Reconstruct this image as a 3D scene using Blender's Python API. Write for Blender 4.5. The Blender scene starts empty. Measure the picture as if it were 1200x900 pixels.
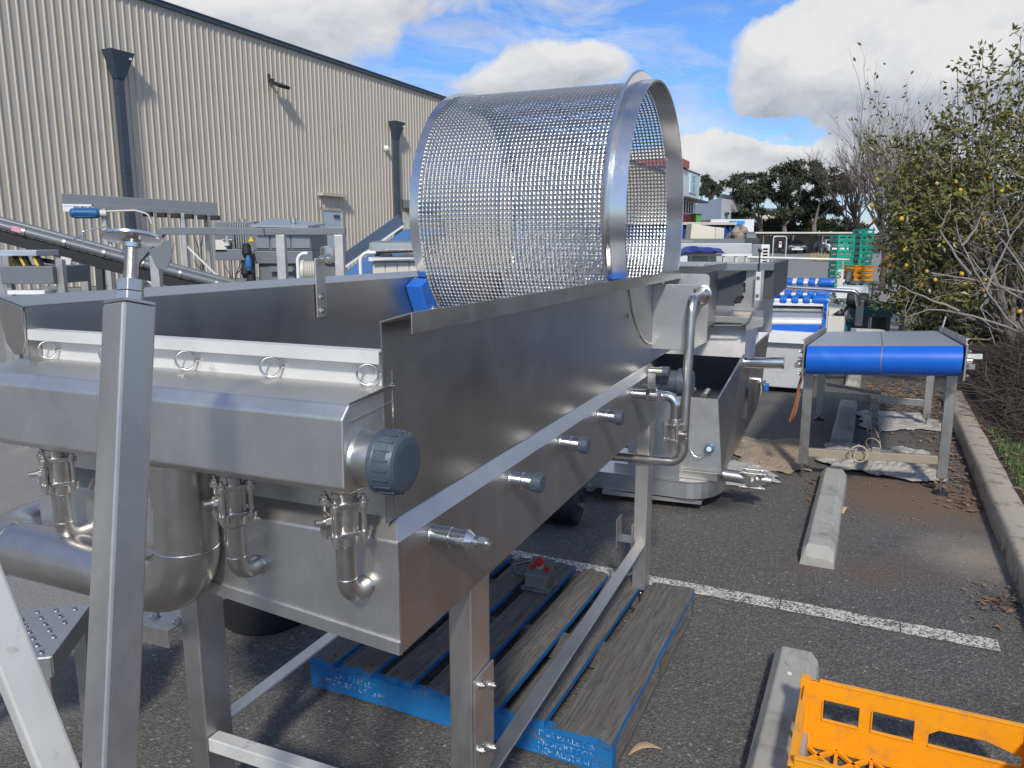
import bpy, math, random
from mathutils import Vector, Matrix
random.seed(7)
R = math.radians
scn = bpy.context.scene
col = scn.collection

# ------------------------------------------------------------------ camera, sky, sun, exposure
FPX, PITCH, EYE = 900.0, R(10.3), 1.6
cam_d = bpy.data.cameras.new('camera')
cam_d.sensor_width = 36.0
cam_d.lens = 27.0
cam_d.clip_start = 0.05
cam_d.clip_end = 2000
cam = bpy.data.objects.new('camera', cam_d)
cam.location = (0, 0, EYE)
cam.rotation_euler = (R(90) - PITCH, 0, 0)
col.objects.link(cam)
scn.camera = cam

SUN_AZ, SUN_EL = R(184), R(38)
sd = bpy.data.lights.new('sun', 'SUN')
sd.energy = 2.4
sd.angle = R(5.0)
sd.color = (1.0, 0.95, 0.87)
sun = bpy.data.objects.new('sun', sd)
sdir = Vector((math.sin(SUN_AZ) * math.cos(SUN_EL), math.cos(SUN_AZ) * math.cos(SUN_EL), math.sin(SUN_EL)))
sun.rotation_euler = sdir.to_track_quat('Z', 'Y').to_euler()
sun.location = (-6, -10, 12)
col.objects.link(sun)

scn.view_settings.view_transform = 'Standard'
scn.view_settings.look = 'None'
scn.view_settings.exposure = 0.5
scn.view_settings.gamma = 1.0
scn.view_settings.use_curve_mapping = False
scn.cycles.max_bounces = 8
scn.cycles.glossy_bounces = 5
scn.cycles.transparent_max_bounces = 8


class NT:
    """tiny node-tree writer"""
    def __init__(s, tree):
        s.t = tree
        s.n = tree.nodes
        s.l = tree.links

    def node(s, typ, inputs=None, **props):
        nd = s.n.new(typ)
        for k, v in props.items():
            setattr(nd, k, v)
        for k, v in (inputs or {}).items():
            sock = nd.inputs[k]
            if hasattr(v, 'is_output'):
                s.l.new(v, sock)
            else:
                sock.default_value = v
        return nd

    def math(s, op, a, b=None, c=None, clamp=False):
        nd = s.n.new('ShaderNodeMath')
        nd.operation = op
        nd.use_clamp = clamp
        for i, v in enumerate((a, b, c)):
            if v is None:
                continue
            if hasattr(v, 'is_output'):
                s.l.new(v, nd.inputs[i])
            else:
                nd.inputs[i].default_value = v
        return nd.outputs[0]

    def mix(s, f, a, b, blend='MIX'):
        nd = s.n.new('ShaderNodeMix')
        nd.data_type = 'RGBA'
        nd.blend_type = blend
        for i, v in ((0, f), (6, a), (7, b)):
            if hasattr(v, 'is_output'):
                s.l.new(v, nd.inputs[i])
            elif i == 0:
                nd.inputs[0].default_value = v
            else:
                nd.inputs[i].default_value = (v[0], v[1], v[2], 1)
        return nd.outputs[2]

    def ramp(s, f, stops):
        nd = s.n.new('ShaderNodeValToRGB')
        cr = nd.color_ramp
        while len(cr.elements) < len(stops):
            cr.elements.new(0.5)
        for e, (p, c) in zip(cr.elements, stops):
            e.position = p
            e.color = (c, c, c, 1) if not hasattr(c, '__len__') else (c[0], c[1], c[2], 1)
        s.l.new(f, nd.inputs[0])
        return nd.outputs[0]

    def noise(s, vec, scale, detail=4, rough=0.55, dist=0.0):
        nd = s.node('ShaderNodeTexNoise', {'Scale': scale, 'Detail': detail, 'Roughness': rough, 'Distortion': dist})
        if vec is not None:
            s.l.new(vec, nd.inputs['Vector'])
        return nd.outputs['Fac']

    def mapping(s, vec, scale=(1, 1, 1), loc=(0, 0, 0), rot=(0, 0, 0)):
        nd = s.node('ShaderNodeMapping', {'Scale': scale, 'Location': loc, 'Rotation': rot})
        s.l.new(vec, nd.inputs['Vector'])
        return nd.outputs[0]


def pixdir(px, py):
    u, v = (px - 600) / FPX, (py - 450) / FPX
    s_, c_ = math.sin(PITCH), math.cos(PITCH)
    return Vector((u, c_ - v * s_, -(s_ + v * c_)))


world = bpy.data.worlds.new('World')
scn.world = world
world.use_nodes = True
w = NT(world.node_tree)
w.n.clear()
sky = w.node('ShaderNodeTexSky', sky_type='NISHITA', sun_disc=False)
sky.sun_elevation = SUN_EL
sky.sun_rotation = SUN_AZ
sky.air_density = 1.0
sky.dust_density = 0.6
sky.ozone_density = 2.0
gen = w.node('ShaderNodeTexCoord').outputs['Generated']
# clouds live on a flat layer overhead: project the view direction on it
sx = w.node('ShaderNodeSeparateXYZ', {0: gen})
zz = w.math('MAXIMUM', sx.outputs['Z'], 0.0)
zc = w.math('ADD', zz, 0.16)
lay = w.node('ShaderNodeCombineXYZ', {0: w.math('DIVIDE', sx.outputs['X'], zc), 1: w.math('DIVIDE', sx.outputs['Y'], zc), 2: 0.0}).outputs[0]
# broad cloud masses: soft lobes around real directions of the sky, broken up by noise
warp = w.node('ShaderNodeTexNoise', {'Vector': gen, 'Scale': 5.0, 'Detail': 5.0, 'Roughness': 0.6})
wv = w.node('ShaderNodeVectorMath', {0: warp.outputs['Color'], 1: (0.5, 0.5, 0.5)}, operation='SUBTRACT').outputs[0]
wv = w.node('ShaderNodeVectorMath', {0: wv, 3: 0.10}, operation='SCALE').outputs[0]
gw = w.node('ShaderNodeVectorMath', {0: gen, 1: wv}, operation='ADD').outputs[0]
lobes = None
base_shade = None
CLOUDS = [(935, 85, .085, .050, 1.0), (1010, 70, .10, .070, 1.1), (1110, 45, .12, .075, 1.1), (1200, 60, .12, .09, 1.1), (1000, 105, .10, .026, 1.0), (1110, 95, .12, .030, 1.0), (1260, 90, .14, .06, 1.0),
          (640, 78, .070, .032, 1.0), (690, 72, .045, .028, .9), (590, 98, .055, .020, .75), (330, 12, .14, .038, .95), (440, 2, .09, .024, .85), (250, 38, .10, .04, .85), (210, -10, .15, .05, .95), (545, -30, .1, .02, .7),
          (825, 160, .05, .016, 1.1), (890, 172, .07, .013, 1.15), (960, 172, .06, .010, 1.0), (850, 194, .10, .016, 1.4), (930, 206, .11, .014, 1.4), (760, 190, .08, .016, 1.2), (985, 5, .05, .028, .6), (770, 185, .06, .02, .6), (1080, 195, .1, .015, .6), (1180, 190, .1, .018, .6),
          (900, 148, .055, .013, -1.6), (960, 152, .05, .010, -1.0), (905, 12, .06, .028, -.9), (800, 120, .04, .05, -.8), (760, 20, .09, .03, -.7), (545, 40, .05, .02, -.5),
          (60, 30, .2, .08, .9), (-250, 60, .3, .09, .9), (1450, 60, .25, .10, .9), (-600, 0, .4, .12, .8), (1900, 0, .4, .12, .8), (640, -330, .34, .10, .8), (1100, -420, .3, .1, .8), (150, -380, .3, .1, .8)]
for px, py, sw, sh, k in CLOUDS:
    d = pixdir(px, py).normalized()
    side = Vector((d.y, -d.x, 0)).normalized()
    up = side.cross(d).normalized()
    off = w.node('ShaderNodeVectorMath', {0: gw, 1: tuple(d)}, operation='SUBTRACT').outputs[0]
    a = w.node('ShaderNodeVectorMath', {0: off, 1: tuple(side / sw)}, operation='DOT_PRODUCT').outputs['Value']
    b = w.node('ShaderNodeVectorMath', {0: off, 1: tuple(up / sh)}, operation='DOT_PRODUCT').outputs['Value']
    q = w.math('ADD', w.math('MULTIPLY', a, a), w.math('MULTIPLY', b, b))
    # the direction opposite the lobe must not light up too
    fr = w.node('ShaderNodeVectorMath', {0: gen, 1: tuple(d)}, operation='DOT_PRODUCT').outputs['Value']
    g = w.math('MULTIPLY', w.math('MULTIPLY', w.math('EXPONENT', w.math('MULTIPLY', q, -0.9)), k), w.math('GREATER_THAN', fr, 0.3))
    lobes = g if lobes is None else w.math('ADD', lobes, g)
    sh_ = w.math('MULTIPLY', g, b)
    base_shade = sh_ if base_shade is None else w.math('ADD', base_shade, sh_)
fb = w.noise(lay, 1.15, 8, 0.62, 0.3)
fine = w.noise(gen, 7.0, 10, 0.62, 0.5)
tex = w.noise(w.mapping(gen, (1, 1, 1.6)), 16.0, 8, 0.6, 0.4)
wisp = w.noise(w.mapping(gen, (3, 3, 8), (0, 0, 0), (0, .35, 0)), 1.9, 9, 0.68, 1.0)
# away from the picture the same kind of broken cloud goes on by noise alone
front = w.math('MULTIPLY', w.math('ADD', sx.outputs['Y'], 0.15), 2.0, clamp=True)
dens = w.math('ADD', w.math('MINIMUM', lobes, 1.0), w.math('MULTIPLY', w.math('SUBTRACT', fine, 0.5), 1.7))
back = w.math('ADD', w.math('MULTIPLY', w.math('SUBTRACT', fb, 0.5), 4.0), 0.35)
dens = w.math('ADD', w.math('MULTIPLY', dens, front), w.math('MULTIPLY', back, w.math('SUBTRACT', 1.0, front)))
mask = w.ramp(dens, [(0.36, 0.0), (0.56, 0.55), (0.82, 1.0)])
wmask = w.math('MULTIPLY', w.ramp(wisp, [(0.40, 0.0), (0.64, 1.0)]), 0.62)
mask = w.math('MAXIMUM', mask, wmask)
hz = w.ramp(sx.outputs['Z'], [(0.0, 0.8), (0.04, 0.45), (0.09, 0.10), (0.14, 0.0)])
mask = w.math('MAXIMUM', w.math('MULTIPLY', mask, w.ramp(sx.outputs['Z'], [(0.0, 0.0), (0.03, 1.0)])), hz)
# lit from above: tops bright, flat grey bases
base_shade = w.math('MAXIMUM', w.math('MINIMUM', base_shade, 0.75), -1.1)
lum = w.math('ADD', w.math('MULTIPLY', base_shade, 0.30), w.math('MULTIPLY', w.math('SUBTRACT', tex, 0.5), 0.95))
lumr = w.ramp(w.math('ADD', lum, 0.56), [(0.10, (0.29, 0.31, 0.355)), (0.42, (0.42, 0.435, 0.465)), (0.80, (0.57, 0.57, 0.575))])
bw = w.node('ShaderNodeVectorMath', {0: sky.outputs[0], 1: (0.052, 0.077, 0.114)}, operation='MULTIPLY').outputs[0]
final = w.mix(mask, bw, lumr)
bg = w.node('ShaderNodeBackground', {'Color': final, 'Strength': 1.0})
SKYN = w.node('ShaderNodeOutputWorld', {0: bg.outputs[0]})


# ------------------------------------------------------------------ frames and mesh helpers
class Frame:
    """a ground-plane frame: x to its right, y along azimuth az, z up"""
    def __init__(s, ox, oy, az):
        s.ox, s.oy, s.az = ox, oy, R(az)
        s.l = (math.sin(s.az), math.cos(s.az))
        s.r = (math.cos(s.az), -math.sin(s.az))

    def world(s, p):
        return Vector((s.ox + p[0] * s.r[0] + p[1] * s.l[0], s.oy + p[0] * s.r[1] + p[1] * s.l[1], p[2]))

    def local(s, p):
        dx, dy = p[0] - s.ox, p[1] - s.oy
        return Vector((dx * s.r[0] + dy * s.r[1], dx * s.l[0] + dy * s.l[1], p[2]))


TF = Frame(-0.2, 1.28, 23)      # the wash tank stands slightly turned
SF = Frame(0, 0, 25.3)          # the car park, building and pallet share one grid
WF = Frame(0, 0, 0)


def at(px, py, dist):
    """a point of the place seen at that direction, dist metres ahead"""
    d = pixdir(px, py)
    return Vector((0, 0, EYE)) + d * (dist / d.y)


class MB:
    def __init__(s):
        s.v, s.f, s.m, s.sm = [], [], [], []
        s.mi = 0
        s.smooth = False

    def add(s, verts, faces, smooth=None, mi=None):
        b = len(s.v)
        s.v += [tuple(p) for p in verts]
        for f in faces:
            s.f.append(tuple(b + i for i in f))
            s.m.append(s.mi if mi is None else mi)
            s.sm.append(s.smooth if smooth is None else smooth)
        return s

    def hexa(s, p, mi=None):
        """8 corners: bottom ring 0-3 (counter-clockwise from above), top ring 4-7"""
        return s.add(p, [(0, 3, 2, 1), (4, 5, 6, 7), (0, 1, 5, 4), (1, 2, 6, 5), (2, 3, 7, 6), (3, 0, 4, 7)], False, mi)

    def box(s, x0, x1, y0, y1, z0, z1, mi=None):
        x0, x1 = min(x0, x1), max(x0, x1)
        y0, y1 = min(y0, y1), max(y0, y1)
        z0, z1 = min(z0, z1), max(z0, z1)
        return s.hexa([(x0, y0, z0), (x1, y0, z0), (x1, y1, z0), (x0, y1, z0), (x0, y0, z1), (x1, y0, z1), (x1, y1, z1), (x0, y1, z1)], mi)

    def bar(s, a, b, w_, h, up=(0, 0, 1), mi=None):
        """square bar from a to b, w_ sideways, h along up"""
        a, b = Vector(a), Vector(b)
        d = (b - a).normalized()
        sd_ = d.cross(Vector(up))
        if sd_.length < 1e-4:
            sd_ = d.cross(Vector((0, 1, 0)))
        sd_.normalize()
        u = sd_.cross(d).normalized()
        sd_ = sd_ * (w_ / 2)
        u = u * (h / 2)
        P = [a - sd_ - u, a + sd_ - u, b + sd_ - u, b - sd_ - u, a - sd_ + u, a + sd_ + u, b + sd_ + u, b - sd_ + u]
        return s.hexa(P, mi)

    def prism(s, poly, axis, a0, a1, mi=None):
        """poly: 2D points; axis 'x' -> (y,z), 'y' -> (x,z), 'z' -> (x,y)"""
        def P(p, t):
            return {'x': (t, p[0], p[1]), 'y': (p[0], t, p[1]), 'z': (p[0], p[1], t)}[axis]
        n = len(poly)
        area = sum(poly[i][0] * poly[(i + 1) % n][1] - poly[(i + 1) % n][0] * poly[i][1] for i in range(n))
        if (area < 0) != (axis == 'y'):
            poly = poly[::-1]
        if a1 < a0:
            a0, a1 = a1, a0
        vs = [P(p, a0) for p in poly] + [P(p, a1) for p in poly]
        fs = [tuple(range(n))[::-1], tuple(range(n, 2 * n))]
        fs += [(i, (i + 1) % n, n + (i + 1) % n, n + i) for i in range(n)]
        return s.add(vs, fs, False, mi)

    def sheet(s, pts, axis, a0, a1, t, mi=None):
        """a folded plate: an open 2D line given thickness t (to its left) and extruded"""
        n = len(pts)
        P = [Vector((p[0], p[1])) for p in pts]
        off = []
        for i in range(n):
            d1 = (P[i] - P[i - 1]).normalized() if i > 0 else (P[1] - P[0]).normalized()
            d2 = (P[i + 1] - P[i]).normalized() if i < n - 1 else d1
            n1, n2 = Vector((-d1.y, d1.x)), Vector((-d2.y, d2.x))
            m = (n1 + n2)
            m = m / max(m.length_squared / 2, 0.3) if m.length > 1e-5 else n1
            off.append(P[i] + m * t)
        for i in range(n - 1):
            s.prism([tuple(P[i]), tuple(P[i + 1]), tuple(off[i + 1]), tuple(off[i])], axis, a0, a1, mi)
        return s

    def ring(s, c, ax1, ax2, r, n):
        return [tuple(Vector(c) + ax1 * (r * math.cos(2 * math.pi * i / n)) + ax2 * (r * math.sin(2 * math.pi * i / n))) for i in range(n)]

    def tube(s, pts, r, n=12, caps=True, mi=None, smooth=True):
        """round bar along pts; r a number or one radius per point"""
        pts = [Vector(p) for p in pts]
        rs = r if hasattr(r, '__len__') else [r] * len(pts)
        m = len(pts)
        rings = []
        prev = None
        for i in range(m):
            d = (pts[min(i + 1, m - 1)] - pts[max(i - 1, 0)]).normalized()
            if prev is None:
                u = d.orthogonal().normalized()
            else:
                u = prev - d * prev.dot(d)
                u = u.normalized() if u.length > 1e-6 else d.orthogonal().normalized()
            prev = u
            rings.append(s.ring(pts[i], u, d.cross(u), rs[i], n))
        vs = [p for rg in rings for p in rg]
        fs = [(k * n + i, k * n + (i + 1) % n, (k + 1) * n + (i + 1) % n, (k + 1) * n + i) for k in range(m - 1) for i in range(n)]
        s.add(vs, fs, smooth, mi)
        if caps:
            s.add(rings[0], [tuple(range(n))[::-1]], False, mi)
            s.add(rings[-1], [tuple(range(n))], False, mi)
        return s

    def cyl(s, a, b, r, n=16, r2=None, mi=None, smooth=True, caps=True):
        return s.tube([a, b], [r, r if r2 is None else r2], n, caps, mi, smooth)

    def lathe(s, a, d, prof, n=24, mi=None, smooth=True):
        """profile of (distance along d, radius) from point a"""
        d = Vector(d).normalized()
        u = d.orthogonal().normalized()
        v = d.cross(u)
        a = Vector(a)
        rings = [s.ring(a + d * h, u, v, max(r, 1e-4), n) for h, r in prof]
        for k in range(len(prof) - 1):
            flat = abs(prof[k][1] - prof[k + 1][1]) > 3 * abs(prof[k][0] - prof[k + 1][0])
            s.add(rings[k] + rings[k + 1], [(i, (i + 1) % n, n + (i + 1) % n, n + i) for i in range(n)], smooth and not flat, mi)
        s.add(rings[0], [tuple(range(n))[::-1]], False, mi)
        s.add(rings[-1], [tuple(range(n))], False, mi)
        return s

    def hexnut(s, c, d, r, h, mi=None):
        d = Vector(d).normalized()
        return s.tube([Vector(c), Vector(c) + d * h], r, 6, True, mi, False)

    def bolt(s, c, d, r=0.006, h=0.005):
        d = Vector(d).normalized()
        s.tube([Vector(c), Vector(c) + d * h * .3], r * 1.5, 12)
        s.hexnut(Vector(c) + d * h * .3, d, r, h)
        return s.tube([Vector(c) + d * h, Vector(c) + d * h * 1.9], r * .5, 8)

    def quad(s, a, b, c, d, mi=None, smooth=False):
        return s.add([a, b, c, d], [(0, 1, 2, 3)], smooth, mi)


def arc(p0, p1, p2, rad, n=6):
    """corner p1 rounded with radius rad between p0 and p2"""
    p0, p1, p2 = Vector(p0), Vector(p1), Vector(p2)
    a, b = (p0 - p1).normalized(), (p2 - p1).normalized()
    ang = a.angle(b)
    t = rad / math.tan(ang / 2)
    c = p1 + (a + b).normalized() * (rad / math.sin(ang / 2))
    s0, s1 = p1 + a * t - c, p1 + b * t - c
    return [c + s0.normalized().slerp(s1.normalized(), i / n) * s0.length for i in range(n + 1)]


def path(pts, rad, n=6):
    pts = [Vector(p) for p in pts]
    out = [pts[0]]
    for i in range(1, len(pts) - 1):
        out += arc(pts[i - 1], pts[i], pts[i + 1], rad, n)
    return out + [pts[-1]]


def mesh_of(name, mb, mats, off=(0, 0, 0)):
    me = bpy.data.meshes.new(name)
    ox, oy, oz = off
    me.from_pydata([(x - ox, y - oy, z - oz) for x, y, z in mb.v], [], mb.f)
    for m_ in (mats if isinstance(mats, (list, tuple)) else [mats]):
        me.materials.append(m_)
    me.polygons.foreach_set('material_index', mb.m)
    me.polygons.foreach_set('use_smooth', mb.sm)
    me.update()
    return me


def bevel(o, wdt, seg=2):
    md = o.modifiers.new('bevel', 'BEVEL')
    md.width = wdt
    md.segments = seg
    md.limit_method = 'ANGLE'
    md.angle_limit = R(40)
    md.use_clamp_overlap = True
    return o


class Thing:
    """an Empty at the thing's base; parts are given in the frame's own coordinates"""
    def __init__(s, name, label, cat, frame, loc, group=None):
        s.e = bpy.data.objects.new(name, None)
        s.e.empty_display_size = 0.2
        col.objects.link(s.e)
        s.o = tuple(loc)
        s.e.location = frame.world(loc)
        s.e.rotation_euler = (0, 0, -frame.az)
        s.e['label'] = label
        s.e['category'] = cat
        if group:
            s.e['group'] = group

    def part(s, name, mats, mb, parent=None, label=None, bev=0, kind=None):
        o = bpy.data.objects.new(name, mesh_of(name, mb, mats, s.o))
        col.objects.link(o)
        o.parent = parent or s.e
        if label:
            o['label'] = label
        if kind:
            o['kind'] = kind
        if bev:
            bevel(o, bev)
        return o

    def again(s, src, pos, parent=None):
        """another part sharing the mesh of src, moved by pos"""
        o = src.copy()
        col.objects.link(o)
        o.parent = parent or s.e
        o.location = Vector(src.location) + Vector(pos)
        return o


def single(name, label, cat, mats, mb, frame, loc, group=None, kind=None, bev=0):
    o = bpy.data.objects.new(name, mesh_of(name, mb, mats, loc))
    col.objects.link(o)
    o.location = frame.world(loc)
    o.rotation_euler = (0, 0, -frame.az)
    if kind:
        o['kind'] = kind
    if label:
        o['label'] = label
    if cat:
        o['category'] = cat
    if group:
        o['group'] = group
    if bev:
        bevel(o, bev)
    return o


def copy_tree(o, parent=None):
    c = o.copy()
    col.objects.link(c)
    if parent:
        c.parent = parent
    for ch in list(o.children):
        copy_tree(ch, c)
    return c


# ------------------------------------------------------------------ materials
def mat(name, c, rough=0.5, metal=0.0, var=0.12, scale=6.0, bump=0.0, bscale=120.0, stretch=(1, 1, 1), c2=None, c2s=3.0, c2t=(0.5, 0.62), rvar=0.08, spec=0.5):
    m = bpy.data.materials.new(name)
    m.use_nodes = True
    t = NT(m.node_tree)
    bs = t.n['Principled BSDF']
    oc = t.node('ShaderNodeTexCoord').outputs['Object']
    sc = t.mapping(oc, stretch)
    n1 = t.noise(sc, scale, 5, 0.6)
    base = t.mix(n1, [x * (1 - var) for x in c], [min(1, x * (1 + var)) for x in c])
    if c2:
        n2 = t.noise(sc, c2s, 8, 0.68, 0.4)
        base = t.mix(t.ramp(n2, [(c2t[0], 0.0), (c2t[1], 1.0)]), base, c2)
    t.l.new(base, bs.inputs['Base Color'])
    bs.inputs['Metallic'].default_value = metal
    bs.inputs['Specular IOR Level'].default_value = spec
    t.l.new(t.math('ADD', t.math('MULTIPLY', t.math('SUBTRACT', n1, 0.5), rvar * 2), rough, clamp=True), bs.inputs['Roughness'])
    if bump:
        b = t.node('ShaderNodeBump', {'Height': t.noise(sc, bscale, 4, 0.6), 'Strength': bump, 'Distance': 0.002})
        t.l.new(b.outputs[0], bs.inputs['Normal'])
    return m


def steel(name, c, rough, grain=(40, 1.2, 1.2), gs=30.0, smear=0.16, dents=0.06, stain=None):
    """sheet stainless: brushed grain, soft smears of handling, slight waviness"""
    m = bpy.data.materials.new(name)
    m.use_nodes = True
    t = NT(m.node_tree)
    bs = t.n['Principled BSDF']
    oc = t.node('ShaderNodeTexCoord').outputs['Object']
    g = t.noise(t.mapping(oc, grain), gs, 3, 0.6)
    sm = t.noise(oc, 3.5, 6, 0.65, 0.8)
    fine = t.noise(oc, 55.0, 5, 0.7)
    k = t.math('ADD', t.math('MULTIPLY', t.math('SUBTRACT', sm, 0.5), smear * 2), t.math('MULTIPLY', t.math('SUBTRACT', g, 0.5), 0.10))
    k = t.math('ADD', t.math('ADD', k, t.math('MULTIPLY', t.math('SUBTRACT', fine, 0.5), 0.03)), 1.0)
    base = t.node('ShaderNodeVectorMath', {0: tuple(c), 1: (1, 1, 1)}, operation='MULTIPLY').outputs[0]
    base = t.node('ShaderNodeVectorMath', {0: base, 3: k}, operation='SCALE').outputs[0]
    st_ = t.noise(t.mapping(oc, (7, 7, .45)), 2.0, 5, 0.6)
    base = t.node('ShaderNodeVectorMath', {0: base, 3: t.math('ADD', t.math('MULTIPLY', t.math('SUBTRACT', st_, 0.5), smear * 1.3), 1.0)}, operation='SCALE').outputs[0]
    if stain:
        n2 = t.noise(oc, 5.0, 9, 0.7, 0.5)
        base = t.mix(t.ramp(n2, [(0.52, 0.0), (0.68, 0.7)]), base, stain)
    t.l.new(base, bs.inputs['Base Color'])
    bs.inputs['Metallic'].default_value = 1.0
    rr = t.math('ADD', t.math('MULTIPLY', t.math('SUBTRACT', sm, 0.5), 0.22), t.math('MULTIPLY', t.math('SUBTRACT', g, 0.5), 0.14))
    t.l.new(t.math('ADD', rr, rough, clamp=True), bs.inputs['Roughness'])
    wob = t.noise(oc, 2.2, 2, 0.5)
    hh = t.math('ADD', t.math('MULTIPLY', wob, dents * 10), t.math('MULTIPLY', g, 0.05))
    b = t.node('ShaderNodeBump', {'Height': hh, 'Strength': 0.12, 'Distance': 0.01})
    t.l.new(b.outputs[0], bs.inputs['Normal'])
    return m


M = {}
M['steel'] = steel('stainless_sheet', (0.42, 0.412, 0.402), 0.37, (1.2, 1.2, 30))  # darker copy of the sheet: shade of the side walls put into its colour
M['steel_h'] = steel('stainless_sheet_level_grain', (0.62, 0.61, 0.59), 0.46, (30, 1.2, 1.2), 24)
M['hullside'] = steel('stainless_sheet_shaded_side', (0.36, 0.352, 0.345), 0.50, (1.2, 1.2, 30), 30, 0.2)  # same steel as the end, rougher and darkened for the shaded hull side
M['pipe'] = steel('stainless_pipe', (0.56, 0.54, 0.51), 0.31, (2, 2, 2), 20, 0.12, 0.0)
M['cast'] = steel('cast_stainless', (0.60, 0.57, 0.53), 0.34, (1, 1, 1), 80, 0.2, 0.0)
M['bright'] = steel('polished_stainless', (0.70, 0.69, 0.67), 0.2, (3, 3, 3), 30, 0.1, 0.0)
M['tube'] = steel('mill_finish_tube', (0.54, 0.52, 0.49), 0.48, (30, 30, 1.0), 18, 0.32, 0.02)
M['old'] = steel('weathered_stainless', (0.44, 0.43, 0.40), 0.46, (4, 4, 4), 18, 0.3, 0.03, (0.26, 0.19, 0.11))
M['screen'] = steel('perforated_stainless', (0.52, 0.52, 0.515), 0.30, (3, 3, 3), 14, 0.08, 0.0)
M['alloy'] = mat('worn_sunlit_white', (0.72, 0.71, 0.67), 0.45, 0.35, 0.15, 9, 0.15, 90, c2=(0.42, 0.40, 0.35), c2s=14, c2t=(0.60, 0.72))  # worn pale metal; on brace, cross rail and weir it carries painted sunlight
M['capgrey'] = mat('slate_grey_plastic', (0.060, 0.080, 0.105), 0.45, 0, 0.18, 14, 0.12, 160, c2=(0.13, 0.15, 0.17), c2s=9, c2t=(0.58, 0.75))
M['black'] = mat('black_rubber', (0.014, 0.014, 0.015), 0.6, 0, 0.3, 10)
M['blackp'] = mat('black_plastic', (0.02, 0.021, 0.024), 0.42, 0, 0.3, 10)
M['blue'] = mat('blue_guide_plastic', (0.010, 0.125, 0.50), 0.38, 0, 0.12, 6, 0.05, 80)
M['belt'] = mat('blue_conveyor_belt', (0.006, 0.115, 0.56), 0.36, 0, 0.10, 5, 0.04, 60, c2=(0.03, 0.19, 0.62), c2s=7, c2t=(0.55, 0.8))
M['beltgrey'] = mat('grey_belt_top', (0.30, 0.32, 0.37), 0.40, 0, 0.10, 5, 0.04, 60)  # grey for the upper run of the blue belt
M['red'] = mat('red_plastic', (0.48, 0.012, 0.018), 0.35, 0, 0.1, 20)
M['yellow'] = mat('yellow_plastic', (0.62, 0.42, 0.06), 0.45, 0, 0.1, 20)
M['white'] = mat('white_paint', (0.74, 0.74, 0.72), 0.45, 0, 0.06, 4, c2=(0.55, 0.53, 0.49), c2s=5, c2t=(0.6, 0.8))
M['offwhite'] = mat('cream_panel', (0.60, 0.575, 0.50), 0.5, 0, 0.08, 4, c2=(0.42, 0.38, 0.30), c2s=5, c2t=(0.62, 0.8))
M['greypaint'] = mat('grey_painted_metal', (0.17, 0.18, 0.19), 0.45, 0.2, 0.12, 5, c2=(0.2, 0.2, 0.2), c2s=6, c2t=(0.6, 0.8))
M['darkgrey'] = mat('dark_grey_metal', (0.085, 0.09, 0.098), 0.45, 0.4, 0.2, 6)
M['slate'] = mat('slate_blue_trim', (0.048, 0.066, 0.090), 0.45, 0.1, 0.12, 5)
M['orange'] = mat('orange_crate_plastic', (0.84, 0.335, 0.010), 0.36, 0, 0.06, 9, 0.05, 70, c2=(0.55, 0.24, 0.06), c2s=11, c2t=(0.53, 0.72))
M['green'] = mat('green_crate_plastic', (0.010, 0.36, 0.245), 0.42, 0, 0.15, 6)
M['twine'] = mat('pale_twine', (0.42, 0.36, 0.27), 0.8, 0, 0.2, 40)
M['tan'] = mat('warehouse_cladding', (0.50, 0.45, 0.37), 0.5, 0, 0.05, 1.2, c2=(0.44, 0.39, 0.315), c2s=0.8, c2t=(0.55, 0.75))
M['concrete'] = mat('concrete', (0.36, 0.35, 0.315), 0.85, 0, 0.16, 9, 0.35, 160, c2=(0.23, 0.215, 0.185), c2s=6, c2t=(0.52, 0.7))
M['kerbc'] = mat('kerb_concrete', (0.40, 0.355, 0.285), 0.85, 0, 0.18, 7, 0.4, 120, c2=(0.14, 0.105, 0.075), c2s=7, c2t=(0.52, 0.66))
M['bark'] = mat('grey_bark', (0.20, 0.175, 0.15), 0.85, 0, 0.35, 12)
M['twig'] = mat('dry_twigs', (0.085, 0.066, 0.053), 0.9, 0, 0.45, 8)
M['barkd'] = mat('dark_bark', (0.07, 0.055, 0.045), 0.9, 0, 0.35, 5)
M['leaf'] = mat('citrus_leaf', (0.125, 0.125, 0.030), 0.42, 0, 0.5, 5, c2=(0.22, 0.19, 0.04), c2s=2.2, c2t=(0.56, 0.70))
M['gum'] = mat('gum_leaf', (0.038, 0.048, 0.026), 0.6, 0, 0.5, 0.8, c2=(0.075, 0.075, 0.032), c2s=0.5, c2t=(0.5, 0.65))
M['paleleaf'] = mat('pale_shrub_leaf', (0.16, 0.16, 0.06), 0.6, 0, 0.4, 0.8)
M['grass'] = mat('short_grass', (0.08, 0.16, 0.03), 0.6, 0, 0.5, 12, c2=(0.16, 0.15, 0.06), c2s=8, c2t=(0.5, 0.62))
M['lemon'] = mat('lemon_skin', (0.62, 0.38, 0.045), 0.4, 0, 0.2, 3)
M['litter'] = mat('dead_leaf', (0.20, 0.125, 0.075), 0.75, 0, 0.6, 9, c2=(0.36, 0.28, 0.19), c2s=14, c2t=(0.55, 0.62))
M['soil'] = mat('mulch_soil', (0.055, 0.042, 0.034), 0.95, 0, 0.4, 9, 0.9, 60, c2=(0.10, 0.078, 0.058), c2s=12, c2t=(0.5, 0.62))
M['canvas'] = mat('old_canvas', (0.31, 0.25, 0.18), 0.85, 0, 0.2, 8, 0.3, 200, c2=(0.22, 0.165, 0.12), c2s=6, c2t=(0.53, 0.66))
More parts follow.
